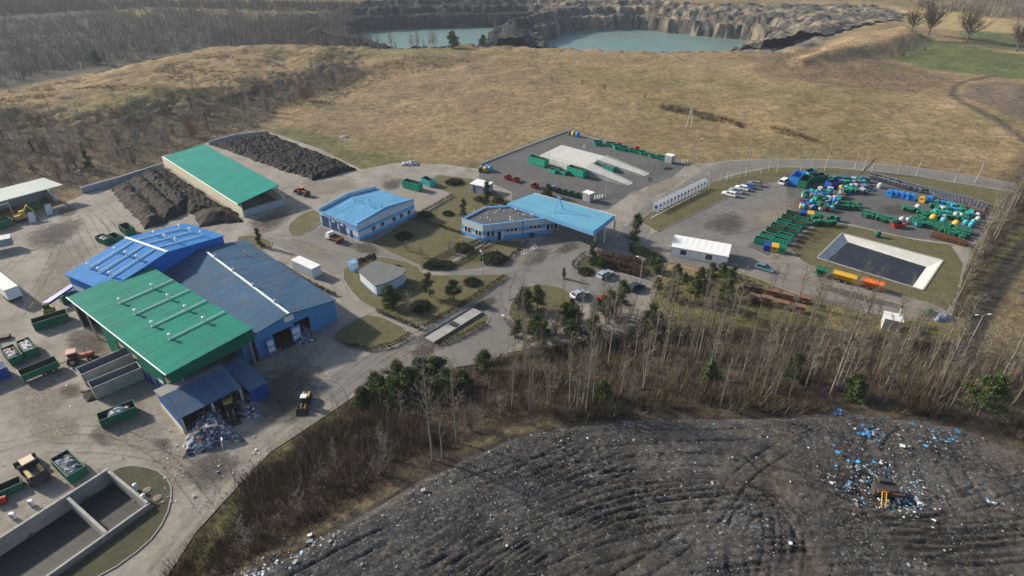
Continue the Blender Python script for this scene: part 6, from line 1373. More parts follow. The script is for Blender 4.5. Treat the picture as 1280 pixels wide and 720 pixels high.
heap('compost_heap', 'dark compost ridge along the cream wall of the teal shed', 'compost heap', [(190,217),(208,214),(294,267),(236,268)], 2.0, 'compost', .5, .32, .8, 4, 0, 2.2)
heap('compost_heap', 'smooth round compost mound nearest the bright blue hall', 'compost heap', [(240,268),(290,260),(304,277),(248,284)], 2.6, 'compost_brown', .15, .35, .8, 5)
heap('compost_heap', 'large level black compost field behind the teal shed', 'compost heap', [(268,183),(336,168),(445,212),(392,226)], 1.5, 'compost_black', .75, .34, .5, 6, 0, 2.1)
f4, Lb, kb = bayF, bayL, bayK
def local_heap(name, label, pts, Hh, m, bump, seed, cat='rubbish heap'):
    return heap(name, label, cat, pts, Hh, m, bump, .22, .7, seed)
local_heap('rubbish_heap', 'big grey blue rubbish heap spilling out of the open bay', [(252,500),(276,510),(306,550),(224,574)], 2.1, 'waste', .35, 11)
local_heap('rubbish_heap', 'low dark rubbish strewn between bay and annex', [(280,480),(310,486),(330,520),(296,520)], .8, 'waste', .35, 12)
local_heap('rubbish_heap', 'pile of bright bagged rubbish in the right door of the sorting hall', [(366,408),(384,398),(396,424),(372,432)], 1.9, 'waste', .4, 13)
local_heap('rubbish_heap', 'dark rubbish pile in the left door of the sorting hall', [(346,412),(364,404),(370,430),(350,438)], 1.8, 'compost', .4, 14)
local_heap('rubbish_heap', 'brown rubbish inside and below the two grey steel bays', [(100,488),(124,482),(130,500),(106,504)], .6, 'compost_brown', .3, 15)

# ================================================================ landfill
def landfill_material():
    """dark soil full of small pale scraps: thresholded cells at two sizes over the painted cover"""
    m = terrain_material(.35); m.name = 'landfill'; nt = m.node_tree; N = nt.nodes; L = nt.links; b = N['Principled BSDF']; tc = next(n for n in N if n.type == 'TEX_COORD'); last = b.inputs['Base Color'].links[0].from_socket
    dn = N.new('ShaderNodeTexNoise'); dn.inputs['Scale'].default_value = .13; dn.inputs['Detail'].default_value = 5; L.new(tc.outputs['Object'], dn.inputs['Vector'])
    for sc, lo, hi in ((2.6,.8,1.0), (5.2,.66,1.0)):
        v = N.new('ShaderNodeTexVoronoi'); v.inputs['Scale'].default_value = sc; L.new(tc.outputs['Object'], v.inputs['Vector']); s = N.new('ShaderNodeSeparateColor'); L.new(v.outputs['Color'], s.inputs[0])
        ad = N.new('ShaderNodeMath'); ad.operation = 'MULTIPLY_ADD'; ad.inputs[1].default_value = 1.0; L.new(dn.outputs['Fac'], ad.inputs[0]); L.new(s.outputs[0], ad.inputs[2]); 
        r = N.new('ShaderNodeMapRange'); r.inputs[1].default_value = lo+.5; r.inputs[2].default_value = lo+.68; r.inputs[3].default_value = 0; r.inputs[4].default_value = .8; L.new(ad.outputs[0], r.inputs[0])
        rp = N.new('ShaderNodeValToRGB'); rp.color_ramp.interpolation = 'CONSTANT'; el = rp.color_ramp.elements
        for _ in range(4): el.new(.5)
        for e, (q, c) in zip(el, ((0,(.09,.086,.08)),(.4,(.068,.07,.073)),(.6,(.115,.1,.082)),(.8,(.13,.13,.13)),(.96,(.2,.205,.21)),(.99,(.08,.15,.22)))): e.position = q; e.color = (*c, 1)
        L.new(s.outputs[1], rp.inputs[0]); mx = N.new('ShaderNodeMix'); mx.data_type = 'RGBA'; L.new(r.outputs[0], mx.inputs[0]); L.new(last, mx.inputs[6]); L.new(rp.outputs[0], mx.inputs[7]); last = mx.outputs[2]
    L.new(last, b.inputs['Base Color']); return m
nx2, ny2 = 700, 300; lx = np.linspace(-62, 142, nx2); ly = np.linspace(24, 92, ny2); LX, LY = np.meshgrid(lx, ly)
d = sdist(LX, LY, LF); inside = -d
lz = (fbm(LX/22, LY/22, 3, 81)-.5)*1.6+(fbm(LX/3.2, LY/3.2, 4, 82)-.5)*.24+(fbm(LX/.9, LY/.9, 3, 83)-.5)*.27
ruts = np.zeros(LX.shape); wgt_all = .35+.65*sm((fbm(LX/6, LY/6, 3, 84)-.34)*5)
def rut(px, w=.3, g=2.0):
    global lz, ruts
    wgt = wgt_all
    _ = ((fbm(LX/5, LY/5, 3, 84)-.36)*5)
    P = [G(a, b, LFZ) for a, b in smooth_open(px)]
    for s in (-1, 1):
        Q = []
        for i, p in enumerate(P):
            a, b = P[max(0, i-1)], P[min(len(P)-1, i+1)]; t_ = (b-a).normalized(); Q.append((p.x-t_.y*g/2*s, p.y+t_.x*g/2*s))
        k = ldist(LX, LY, Q); r = np.clip(1-k/w, 0, 1); lz = lz-.13*sm(r)*wgt+.05*wgt*sm(np.clip(1-np.abs(k-w*1.4)/(w*.6), 0, 1)); ruts = np.maximum(ruts, r)
def smooth_open(p, it=2):
    for _ in range(it):
        q = [p[0]]
        for a, b in zip(p, p[1:]): q += [(a[0]*.75+b[0]*.25, a[1]*.75+b[1]*.25), (a[0]*.25+b[0]*.75, a[1]*.25+b[1]*.75)]
        p = q+[p[-1]]
    return p
def shift(c, dx, dy): return [(a+dx, b+dy) for a, b in c]
for c_, n_, dx, dy in (([(800,614),(870,612),(930,616),(1000,634),(1010,690),(1000,740)],3,-14,-5),([(540,740),(640,660),(760,610),(870,600)],4,14,7),([(880,712),(980,700),(1080,694),(1200,700),(1290,690)],2,0,-9),([(1050,660),(1120,650),(1200,660),(1290,650)],2,0,8),([(420,740),(520,680),(620,620),(740,570)],3,20,2)):
    for k_ in range(1, n_+1): rut(shift(c_, dx*k_, dy*k_), .26)
for px in ([(330,730),(430,680),(540,625),(650,585),(760,565),(880,560)],[(345,745),(450,690),(560,640),(670,600),(780,580),(900,576)],[(500,740),(600,690),(720,650),(860,632),(1000,628)],[(760,740),(840,690),(900,640),(930,590),(980,560)],[(1020,740),(1030,690),(1060,660),(1130,645),(1290,600)],[(700,530),(780,545),(900,545),(1000,540),(1060,550)]): rut(px, .24)
for px in ([(800,614),(870,612),(930,616),(1000,634),(1010,690),(1000,740)], [(925,740),(918,690),(922,650),(950,632),(990,640),(1004,668)], [(800,640),(880,632),(960,640),(1020,655)], [(790,660),(860,648),(900,645)], [(880,712),(980,700),(1080,694),(1200,700),(1290,690)], [(870,730),(980,716),(1100,706),(1250,720)],
           [(560,700),(640,640),(720,600),(790,596)], [(600,740),(680,672),(760,632),(840,624)], [(440,720),(540,660),(640,600),(720,560)], [(1000,610),(1080,640),(1160,640),(1240,622)], [(1110,660),(1180,655),(1230,660)], [(940,570),(960,590),(1000,600)], [(1180,560),(1200,600),(1230,640),(1290,660)], [(1090,560),(1100,540),(1120,530)], [(640,740),(760,690),(860,670)], [(1150,740),(1130,700),(1180,680),(1290,670)]): rut(px)
lz = LFZ+lz*sm(inside/2.0)+.35*sm(inside/1.5)-.1
pit = G(1090,612,LFZ); lz = lz-.8*sm(1-np.hypot((LX-pit.x)/7, (LY-pit.y)/4)); 
lc = np.zeros(LX.shape+(3,)); lc[:] = (.048,.043,.038)
def lp(c, w): 
    w = np.clip(w, 0, 1)[..., None]; lc[:] = lc*(1-w)+np.array(c)*w
lp((.035,.034,.034), sm((fbm(LX/18, LY/18, 3, 85)-.48)*6)*.8); lp((.098,.084,.068), sm((LX-2)/45)*sm((fbm(LX/14, LY/14, 3, 86)-.33)*5)*.85)
lp((.075,.073,.07), sm((fbm(LX/7, LY/7, 4, 87)-.54)*8)*.6); lp((.022,.02,.019), sm(ruts*1.5)*wgt_all*.9); lp((.05,.056,.066), sm((8-LX)/50)*.6*(1-sm(ruts)))
i = np.arange(nx2*ny2).reshape(ny2, nx2); keep = ((d[:-1,:-1] < .4) & (d[1:,1:] < .4)).ravel()
qd = np.stack([i[:-1,:-1], i[:-1,1:], i[1:,1:], i[1:,:-1]], -1).reshape(-1, 4)[keep]
me = np_mesh('landfill_ground', np.stack([LX, LY, lz], -1).reshape(-1, 3), qd, landfill_material(), smooth=True)
ca = me.color_attributes.new('cover', 'FLOAT_COLOR', 'POINT'); ca.data.foreach_set('color', np.concatenate([lc, np.ones(LX.shape+(1,))], -1).astype(np.float32).ravel())
tag(link('landfill_ground', me), kind='structure')
def lzat(x, y):
    a = min(max(int((x-lx[0])/(lx[1]-lx[0])), 0), nx2-1); b = min(max(int((y-ly[0])/(ly[1]-ly[0])), 0), ny2-1); return lz[b, a]
# scattered litter: crumpled quads, nobody could count them
def chips(name, pos, size, mats, probs, seed=0):
    r = np.random.default_rng(seed); n = len(pos); s = size*np.exp(r.normal(-.25, .5, (n,1))); a = r.uniform(0, 2*PI, n); c, sn = np.cos(a), np.sin(a); tl = r.uniform(-.5, .5, (n,4)); as_ = r.uniform(.35, 1.0, n)
    V = np.zeros((n,4,3)); 
    for k, (u, v) in enumerate(((-1,-1),(1,-1),(1,1),(-1,1))):
        x, y = u*.5, v*.5*as_; V[:,k,0] = (x*c-y*sn)*s[:,0]; V[:,k,1] = (x*sn+y*c)*s[:,0]; V[:,k,2] = .05+np.abs(tl[:,k])*s[:,0]
    V += np.asarray(pos)[:,None,:]; F = np.arange(n*4).reshape(n,4); F = np.concatenate([F[:, [0,1,2]], F[:, [0,2,3]]]); mi = r.choice(len(mats), n, p=probs)
    return tag(link(name, np_mesh(name, V.reshape(-1,3), F, [K[m] for m in mats], np.concatenate([mi, mi]))), kind='stuff')
r_ = np.random.default_rng(3); pos = []
dens = fbm(LX/7, LY/7, 4, 87)
while len(pos) < 4600:
    x, y = r_.uniform(-60, 138), r_.uniform(26, 88); a = int((x-lx[0])/(lx[1]-lx[0])); b = int((y-ly[0])/(ly[1]-ly[0]))
    if d[b, a] > -.5: continue
    edge = math.exp(d[b, a]/5.0)
    if r_.random() < (max(0, dens[b, a]-.42)*3)**1.5+.05+edge*.4*(1 if x < 35 else .3): pos.append((x, y, lz[b, a]))
chips('litter', pos, .15, ['poly_grey','poly_white','poly_blue','machine_dark','poly_teal','rust_pink'], [.7,.06,.012,.18,.012,.036], 4)
for cx, cy, n, rad, mm, pr in ((1083,545,60,2.2,['poly_blue','poly_white','poly_teal'],[.7,.15,.15]),(1140,548,40,4,['poly_blue','poly_grey','poly_white'],[.25,.6,.15]),(1094,606,420,5.5,['poly_blue','poly_white','poly_grey','machine_dark'],[.22,.18,.3,.3]),(1124,626,130,3.2,['poly_teal','poly_white','poly_blue','machine_dark'],[.2,.4,.2,.2]),(1238,630,16,1.0,['poly_blue','poly_white'],[.6,.4]),(1046,517,25,1.0,['poly_blue','blue_deep'],[.6,.4]),(1180,548,60,3,['poly_blue','poly_grey'],[.4,.6])):
    c = G(cx, cy, LFZ); q = []
    for _ in range(n): x, y = c.x+r_.normal()*rad*.5, c.y+r_.normal()*rad*.4; q.append((x, y, lzat(x, y)+r_.uniform(0, .35)))
    chips('litter', q, .24, mm, pr, int(cx))
for k, (cx, cy) in enumerate(((345,706),(365,696),(385,686),(330,716),(405,674),(318,722))):
    c = G(cx, cy, LFZ); q = [(c.x+r_.normal()*1.6, c.y+r_.normal()*1.0, 0) for _ in range(20)]; chips('litter', [(x, y, max(th(x, y), lzat(x, y))) for x, y, _ in q], .28, ['poly_blue','poly_white','poly_grey','machine_dark'], [.05,.3,.5,.15], 50+k)
q = []
for _ in range(190):
    x, y = r_.uniform(200, 340), r_.uniform(545, 640); p = G(x, y); q.append((p.x, p.y, .05))
q += [tuple(G(r_.uniform(0, 250), r_.uniform(400, 600))+Vector((0,0,.05))) for _ in range(160)]
chips('litter', [v for v in q if th(v[0], v[1]) < .2], .2, ['poly_white','poly_grey','poly_blue','machine_dark'], [.3,.45,.05,.2], 9)
def compactor():
    p = G(1108,622,LFZ); p.z = lzat(p.x, p.y)+.2; t = thing('landfill_compactor', 'rusty machine with yellow ladder half sunk in the landfill rubbish', 'machine', p, -.15); t.scale = (.62,.62,.8); b = MB(); b.box(-2.0,.2,.3,2.0,2.6,1.7); b.box(-1.2,2.0,1.703,1.0,2.9,2.2); b.build('body', K['machine_dark'], t)
    b = MB(); b.box(-2.2,-.5,1.5,-.2,.15,1.9); b.box(.2,-.4,1.0,2.4,.15,1.5); b.build('deck', K['rust'], t); b = MB()
    for x in (-1.55,-.75): b.tube((x,-.5,1.9),(x-.35,-2.9,.1),.09,n=5)
    for k in range(8): u = k/7; b.tube((-1.55-.35*u,-.5-2.4*u,1.9-1.8*u),(-.75-.35*u,-.5-2.4*u,1.9-1.8*u),.06,n=4)
    b.build('ladder', K['yellow'], t); b = MB(); b.tube((-2.2,1.2,.7),(-1.4,1.2,.7),.9,n=12); b.tube((1.4,1.2,.7),(2.2,1.2,.7),.9,n=12); b.build('drum', K['machine_dark'], t)
    b = MB(); P = [(-.3,2.9,1.4),(-.4,4.6,.9),(-1.4,7.0,.6),(-2.4,9.0,.5)]
    for a, c in zip(P, P[1:]): b.tube(a, c, .1, n=5)
    b.build('hose', K['straw'], t)
compactor()
#PART5
# ================================================================ vegetation
def bare_tree(name, seed, h, r0, nb, up, spread, trunk_m, twig_m, start=.3, stems=1, twigs=5, tw=.03, fork=False):
    nb = int(nb*1.35)
    """trunk (with limbs) and crown (twigs) under one Empty"""
    rs = random.Random(seed); t = thing(name, 'x', 'tree'); T = MB(); tv = []; 
    def twig(p, d, L_, w):
        q = p+d*L_; s = d.cross(Vector((rs.uniform(-1,1), rs.uniform(-1,1), rs.uniform(-1,1)))).normalized()*w; tv.extend([p-s, p+s, q])
    for s in range(stems):
        lean = Vector((rs.uniform(-.06,.06), rs.uniform(-.06,.06), 0))*(1 if stems == 1 else 3.2); hh = h*rs.uniform(.8, 1.02) if stems > 1 else h
        base = Vector((0,0,-.25)) if stems == 1 else Vector((rs.uniform(-.35,.35), rs.uniform(-.35,.35), -.25)); pts = []; n = 7
        for i in range(n+1):
            u = i/n; pts.append(base+Vector((lean.x*u*hh+rs.uniform(-.1,.1)*u, lean.y*u*hh+rs.uniform(-.1,.1)*u, u*hh)))
        rad = lambda u: r0*(1-u)**.8+.015
        top = .55 if fork else 1.0
        for i in range(n):
            if i/n >= top: break
            T.tube(pts[i], pts[i+1], rad(i/n), rad((i+1)/n), 6, cap=False)
        for k in range(nb):
            u = start+(min(top, .96)-start)*(k+rs.random())/nb; i = min(n-1, int(u*n)); p = pts[i].lerp(pts[i+1], u*n-i); a = rs.uniform(0, 2*PI); e = up+rs.uniform(-.2,.2)
            dv = Vector((math.cos(a)*math.cos(e), math.sin(a)*math.cos(e), math.sin(e))); L_ = spread*(1.15-.75*u if not fork else 1.1)*rs.uniform(.6,1.15); b0 = rad(u)*.5
            m1 = p+dv*L_*.5; d2 = (dv+Vector((rs.uniform(-.25,.25), rs.uniform(-.25,.25), .25))).normalized(); m2 = m1+d2*L_*.5
            T.tube(p, m1, max(.02, b0), max(.016, b0*.6), 4, cap=False); T.tube(m1, m2, max(.016, b0*.6), .01, 3, cap=False)
            for _ in range(twigs):
                v = rs.random(); q = p.lerp(m1, v*2) if v < .5 else m1.lerp(m2, v*2-1); dd = (dv+Vector((rs.gauss(0,.6), rs.gauss(0,.6), rs.gauss(.15,.5)))).normalized(); l2 = L_*rs.uniform(.25,.55); twig(q, dd, l2, tw)
                for _ in range(2):
                    q2 = q+dd*l2*rs.uniform(.3,.9); d3 = (dd+Vector((rs.gauss(0,.6), rs.gauss(0,.6), rs.gauss(.1,.5)))).normalized(); twig(q2, d3, l2*.6, tw*.75)
    T.build('trunk', K[trunk_m], t, True); V = np.array([tuple(v) for v in tv]); link('crown', np_mesh('crown', V, np.arange(len(V)).reshape(-1,3), K[twig_m]), t); return t
birches = [Stamp(bare_tree('birch_tree', 10+i, h, r, nb, .85, sp, 'bark_white', tm, st, stm, 9, .02)) for i, (h, r, nb, sp, tm, st, stm) in enumerate(((13,.12,20,2.6,'twig_pale',.3,1),(11,.10,18,2.4,'twig',.35,1),(15,.13,22,2.8,'twig_pale',.35,1),(9,.08,14,2.2,'twig',.25,1),(10,.07,9,2.0,'twig_pale',.3,3)))]
bares = [Stamp(bare_tree('bare_tree', 30+i, h, r, nb, .7, sp, bk, tm, st, stm, 6, .035)) for i, (h, r, nb, sp, bk, tm, st, stm) in enumerate(((9,.12,20,3.0,'bark_grey','twig_grey',.2,1),(7,.09,12,2.6,'bark','twig',.1,3),(10,.12,22,3.2,'bark_grey','twig_pale',.25,1),(6,.08,10,2.4,'bark','twig_grey',.1,4)))]
pale_b = [Stamp(bare_tree('pale_tree', 54+i, h, .1, 18, .85, 2.6, 'bark_pale', 'twig_pale', .3, 1, 8, .025)) for i, h in enumerate((11, 8.5))]
rusty = Stamp(bare_tree('rusty_tree', 51, 6.0, .12, 24, .6, 3.0, 'bark', 'twig_rust', .12, 2, 9, .05))
broad = [Stamp(bare_tree('broad_tree', 60+i, h, r, nb, .85, sp, 'bark', 'twig', .16, 1, 30, .075, True)) for i, (h, r, nb, sp) in enumerate(((17,.45,20,8.5),(13,.35,14,6.5)))]
road_t = [Stamp(bare_tree('young_tree', 70+i, h, .16, 14, 1.05, 1.7, 'bark_pale', 'twig_pale', .3, 1, 3, .03)) for i, h in enumerate((9.5, 8.3))]
def cloud_crown(name, seed, shape, n, size, mats, t, probs=None, tri=5):
    """needles or leaves: small triangles scattered in clumps; shape(rs) -> clump centre, radius"""
    r = np.random.default_rng(seed); V = []; M = []
    for c in range(n):
        ctr, rad = shape(r); k = tri; p = ctr+r.normal(size=(k,3))*rad*np.array((1,1,.6)); o = r.normal(size=(k,3,3))*size; V.append((p[:,None,:]+o).reshape(-1,3)); M += [r.choice(len(mats), p=probs)]*k
    V = np.concatenate(V); return link(name, np_mesh(name, V, np.arange(len(V)).reshape(-1,3), [K[m] for m in mats], M), t)
def pine(seed, h, w, dense=1300, mats=('needle','needle_olive','needle_dark'), low=.22, name='pine_tree', conical=.8, size=.095):
    rs = random.Random(seed); t = thing(name, 'x', 'tree'); T = MB(); T.tube((0,0,-.3),(0,0,h*.55),.16,.1,7,cap=False); T.tube((0,0,h*.55),(.1,.05,h*.97),.1,.02,6,cap=False); br = []
    for k in range(22):
        u = low+(.97-low)*(k+rs.random())/22; a = rs.uniform(0, 2*PI); L_ = w*((1-u)/(1-low))**conical*rs.uniform(.4,1.25)+.15; p = Vector((0,0,u*h)); q = p+Vector((math.cos(a)*L_, math.sin(a)*L_, L_*.28)); T.tube(p, q, .04, .012, 4, cap=False); br.append((p, q))
    T.build('trunk', K['bark'], t)
    def shape(r):
        p, q = br[r.integers(len(br))]; v = r.uniform(.3, 1.05); c = p.lerp(q, v); return np.array(c)+r.normal(size=3)*.1, .17+.1*w/2
    cloud_crown('crown', seed, shape, dense, size, mats, t, (.5,.25,.25) if len(mats) == 3 else None, 5); return t
pines = [Stamp(pine(80, 7.5, 2.4)), Stamp(pine(81, 6.0, 2.6, 1400)), Stamp(pine(82, 9.0, 2.7, 1500, low=.3)), Stamp(pine(83, 4.2, 2.1, 1100, low=.05))]
spruces = [Stamp(pine(90, 7.0, 1.9, 700, ('needle_dark','needle','needle_dark'), .03, 'spruce_tree', 1.0, .1)), Stamp(pine(91, 5.5, .75, 420, ('needle_dark','needle','needle_dark'), .02, 'cypress_tree', .55, .1))]
def shrub(seed, w, h, mats, n=260, name='round_shrub', size=.11):
    t = thing(name, 'x', 'shrub'); r0 = random.Random(seed); T = MB()
    for k in range(7): a = r0.uniform(0, 6.28); T.tube((0,0,-.1),(math.cos(a)*w*.6, math.sin(a)*w*.6, h*.7),.03,.01,4,cap=False)
    T.build('stem', K['bark'], t)
    def shape(r):
        a = r.uniform(0, 6.28); rr = math.sqrt(r.uniform())*w; zz = h*math.sqrt(max(0, 1-(rr/w)**2))*r.uniform(.35,1.0); return np.array((math.cos(a)*rr, math.sin(a)*rr, zz)), .16
    cloud_crown('foliage', seed, shape, n, size, mats, t, None, 5); return t
sh_dark = Stamp(shrub(100, 2.0, 1.1, ('hedge_green','needle_dark'), 340)); sh_brown = Stamp(shrub(101, 1.6, 1.3, ('hedge_brown','bramble'), 240, 'bare_shrub'))
# --- placed individuals
def tp(px, py): return GT(px, py)
for px, py, st, s, lb in ((672,389,pines[0],.85,'bushy pine left of the bare ornamental tree by the car park'),(655,386,pines[3],1.25,'broad low pine at the drive bend beside the lamp'),(605,463,pines[3],1.05,'round young pine at the lower edge of the drive'),(740,432,pines[0],.95,'pine with open crown behind the parked red car'),(775,395,pines[2],.95,'tall pine next to the parked black car'),(812,420,pines[0],1.0,'pine at the right end of the car park belt'),(716,428,pines[1],.9,'low wide pine in front of the car park belt'),(672,440,pines[2],.78,'slim pine beside the lamp foot'),(868,375,pines[1],.95,'broad pine on the grass in front of the tent'),(905,372,pines[3],1.1,'low pine left of the rust coloured crates'),(838,372,pines[3],1.0,'small pine between the bare birches below the tent'),(537,371,pines[0],.8,'tall pine on the garden island beside the curved-front building'),(488,383,pines[3],1.2,'bushy pine hugging the front of the curved building'),(567,375,pines[1],.85,'wide pine on the garden island nearer the office'),(685,246,pines[3],.95,'small pine between two red skips'),(793,306,spruces[0],1.25,'dark conical spruce beside the gate canopy end'),(740,330,spruces[1],1.05,'dark columnar conifer on the bed below the gate canopy'),(732,341,sh_dark,.95,'dark spreading shrub at the front of the bed below the canopy'),(580,272,spruces[0],.82,'dark conical spruce behind the office'),(608,256,spruces[1],1.35,'slim dark cypress behind the office'),(326,308,spruces[1],.95,'slim dark cypress on the small lawn by the navy roofed hall'),(469,331,spruces[1],.6,'tiny dark cypress behind the curved-front building'),(113,212,spruces[0],.95,'dark spruce in the left woods near the wall'),(705,349,spruces[1],.55,'small dark cypress beside the bare ornamental tree'),(42,190,spruces[0],.6,'small dark spruce deep in the left woods'),(990,478,spruces[0],.85,'dark conifer low on the wooded bank below the crates'),(1222,520,pines[1],1.25,'dark bushy pine at the right end of the wooded bank'),(885,475,pines[3],.9,'dark little pine in the middle of the wooded bank'),(1064,497,pines[3],1.0,'dark shrub-like pine low on the right wooded bank'),(752,498,pines[3],.8,'small pine among birches low on the bank'),(566,60,pines[3],2.4,'broad dark pine at the quarry lip right of the bare thicket'),(604,58,pines[3],1.7,'smaller dark pine at the quarry lip by the spit'),(122,80,pines[3],1.8,'dark pine at the front of the far left forest')):
    st(tp(px, py), random.uniform(0, 6), lb, s)
for i, (px, py, s) in enumerate(((515,499,1.1),(535,502,1.15),(560,498,1.0),(478,500,1.15),(500,490,1.1),(455,508,1.0),(548,486,1.15),(580,487,.95),(527,484,1.05),(470,490,1.0),(494,508,1.0))):
    pines[3 if i % 2 else 1](tp(px, py), random.uniform(0, 6), 'dense green pine in the thicket below the drive', s, 'pine thicket below the drive')
for px, py, s, st, lb in ((505,297,1.2,sh_dark,'flat dark shrub on the lawn right of the workshop'),(556,333,1.3,sh_dark,'flat dark shrub at the path beside the tall garden pine'),(542,333,1.2,sh_dark,'dark shrub left of the one by the garden path'),(580,312,1.35,sh_dark,'oval dark shrub below the office end wall'),(617,325,1.4,sh_dark,'oval dark shrub on the lawn island facing the office'),(526,385,1.2,sh_dark,'round dark shrub below the white-trunked garden tree'),(590,354,1.2,sh_dark,'oval dark shrub on the garden island corner'),(568,229,1.4,sh_dark,'dark spreading shrub behind the site cabin'),(532,270,1.1,sh_dark,'low dark shrub near the paved pad corner'),(560,268,.8,sh_dark,'small round shrub in the lawn behind the office'),(800,316,1.2,sh_dark,'green shrub right of the conical spruce at the canopy'),(815,322,1.2,sh_dark,'second green shrub right of the conical spruce'),(452,326,.7,sh_brown,'brown bare shrub by the tiny kiosk'),(463,322,.7,sh_brown,'brown bare shrub behind the curved-front building'),(497,336,.8,sh_brown,'brown bare shrub right of the curved-front building'),(600,250,1.0,sh_brown,'bare shrub at the foot of the site cabin'),(622,252,1.2,sh_brown,'bare shrub between the cabin and the canopy'),(635,258,1.1,sh_brown,'bare shrub at the canopy corner')):
    st(G(px, py)+Vector((0,0,.08)), random.uniform(0, 6), lb, (s*random.uniform(.75,1.2), s*random.uniform(.75,1.2), s*random.uniform(.7,1.15)))
wt = Stamp(bare_tree('ornamental_tree', 77, 7.0, .16, 34, .55, 3.0, 'bark_grey', 'twig_pale', .12, 1, 7, .04)); wt(tp(695,417), .4, 'bare pale ornamental tree with upswept branches by the car park'); wt(tp(511,393), 1.2, 'white-trunked bare tree on the garden island', .85, None, {'bark_grey':'bark_white'})
wt(G(563,318)+Vector((0,0,.1)), 2, 'thin bare tree on the lawn between workshop and office', .55); wt(G(527,322)+Vector((0,0,.1)), 3, 'small bare tree on the workshop lawn, right one', .4); wt(G(509,314)+Vector((0,0,.1)), 4, 'small bare tree on the workshop lawn, left one', .4)
for i, (px, py) in enumerate(((881,236),(886,236),(900,227.5),(909,225.5),(915,223.8),(924,222),(932.5,220.7),(951,217.5),(960,215.8),(971,215.8),(1001,213.3),(1014,212),(1031,213.3),(1068,212),(1079,213.8),(1090,213.8),(1122,217),(1135,218.5),(1145,221),(1193,228),(1219,227.5))):
    road_t[i % 2](G(px, py)+Vector((0,0,.08)), random.uniform(0, 6), 'young pale-trunked tree in the row beside the curving road', random.uniform(.75,1.1), 'young trees along the curving road')
for px, py, k, s, lb in ((1160,44,0,1.35,'largest spreading bare tree beside the far green field'),(1139,40,1,1.25,'narrower bare tree left of the largest one by the far field'),(1208,52,1,1.7,'bare spreading tree between the two green fields'),(1270,64,1,1.45,'bare tree at the right edge between the two green fields')):
    broad[k](tp(px, py), k*2.1+px, lb, s)
rusty(tp(243,172), .3, 'rust brown leafy tree at the edge of the left woods', 1.15); rusty(tp(383,126), 1.2, 'rust brown leafy tree at the gap left of the dry field', 1.2)
def zone_pts(poly, n, seed, mind=0):
    r = random.Random(seed); out = []; P = poly; xs = [p[0] for p in P]; ys = [p[1] for p in P]
    W = [GT(*p) for p in P]; A_ = [(w.x, w.y) for w in W]; x0, x1 = min(a[0] for a in A_), max(a[0] for a in A_); y0, y1 = min(a[1] for a in A_), max(a[1] for a in A_); tries = 0
    def inside(x, y):
        c = False; j = len(A_)-1
        for i in range(len(A_)):
            if (A_[i][1] > y) != (A_[j][1] > y) and x < (A_[j][0]-A_[i][0])*(y-A_[i][1])/(A_[j][1]-A_[i][1])+A_[i][0]: c = not c
            j = i
        return c
    while len(out) < n and tries < n*60:
        tries += 1; x, y = r.uniform(x0, x1), r.uniform(y0, y1)
        if not inside(x, y): continue
        if mind and any((x-a)**2+(y-b)**2 < mind*mind for a, b in out[-60:]): continue
        out.append((x, y))
    return out
def grove(poly, n, seed, stamps, label, group, smin=.8, smax=1.15, mind=0):
    r = random.Random(seed)
    for x, y in zone_pts(poly, n, seed, mind): r.choice(stamps)((x, y, th(x, y)), r.uniform(0, 6.28), label, r.uniform(smin, smax), group)
# birches measured on the photograph's bank (foot of each trunk)
for i, (px, py) in enumerate(((657,470),(676,458),(712,500),(718,498),(728,500),(735,492),(741,498),(760,455),(779,433),(803,480),(816,440),(826,455),(830,448),(845,442),(862,440),(874,436),(893,448),(902,444),(926,470),(955,472),(1045,478),(1051,482),(1038,486),(1093,455),(1098,460),(1107,478),(1104,500),(1169,490),(1204,470),(1209,468),(1238,493),(1246,488),(1264,470),(1271,462),(960,440),(975,436),(1000,430),(1020,446),(1130,440),(1160,455),(1182,425),(940,420),(1010,405),(1075,420),(1140,428),(571,548),(553,566),(541,570),(640,505),(688,505))):
    birches[i % 5](tp(px, py+6), random.uniform(0, 6), 'slender pale-trunked birch on the wooded bank above the landfill', random.uniform(.8,1.3), 'birches on the wooded bank')
grove([(640,450),(800,425),(900,412),(1000,410),(1180,440),(1300,455),(1290,540),(1180,515),(1080,505),(850,510),(740,515),(640,535)], 90, 21, birches, 'slender pale-trunked birch on the wooded bank above the landfill', 'birches on the wooded bank', .5, .95)
grove([(640,410),(700,392),(830,372),(835,415),(720,432),(650,442)], 26, 61, birches+bares[:1], 'slender bare tree in the belt below the front car park', 'bare trees of the car park belt', .55, .95)
grove([(645,415),(700,398),(835,378),(838,420),(720,436),(650,446)], 13, 62, pines, 'green pine in the mixed belt below the front car park', 'pines of the car park belt', .6, .95)
grove([(720,332),(790,328),(832,336),(812,349),(745,334)], 5, 63, [pines[3], pines[1]], 'green conifer on the bed between canopy and parking bays', 'conifers on the canopy bed', .45, .7)
grove([(800,310),(835,330),(930,345),(900,372),(815,362)], 12, 64, [pines[3], pines[0], sh_dark], 'green conifer in the grass below the white tent', 'conifers below the tent', .5, .85)
grove([(400,555),(480,520),(600,490),(640,520),(560,565),(440,630),(330,690),(260,720),(300,650)], 20, 22, bares, 'thin dark bare tree on the shaded bank above the landfill', 'bare trees on the shaded bank', .4, .7)
grove([(815,345),(905,352),(1000,362),(1180,402),(1185,425),(1000,405),(880,408),(820,405)], 24, 23, birches, 'thin birch in the grass strip between tent and bank', 'birches below the tent', .65, 1.0)
grove([(1190,380),(1215,315),(1290,215),(1300,225),(1225,330),(1200,390)], 22, 24, birches, 'tall bare birch on the overgrown ridge beside the muddy track', 'birches on the right ridge', .9, 1.45)
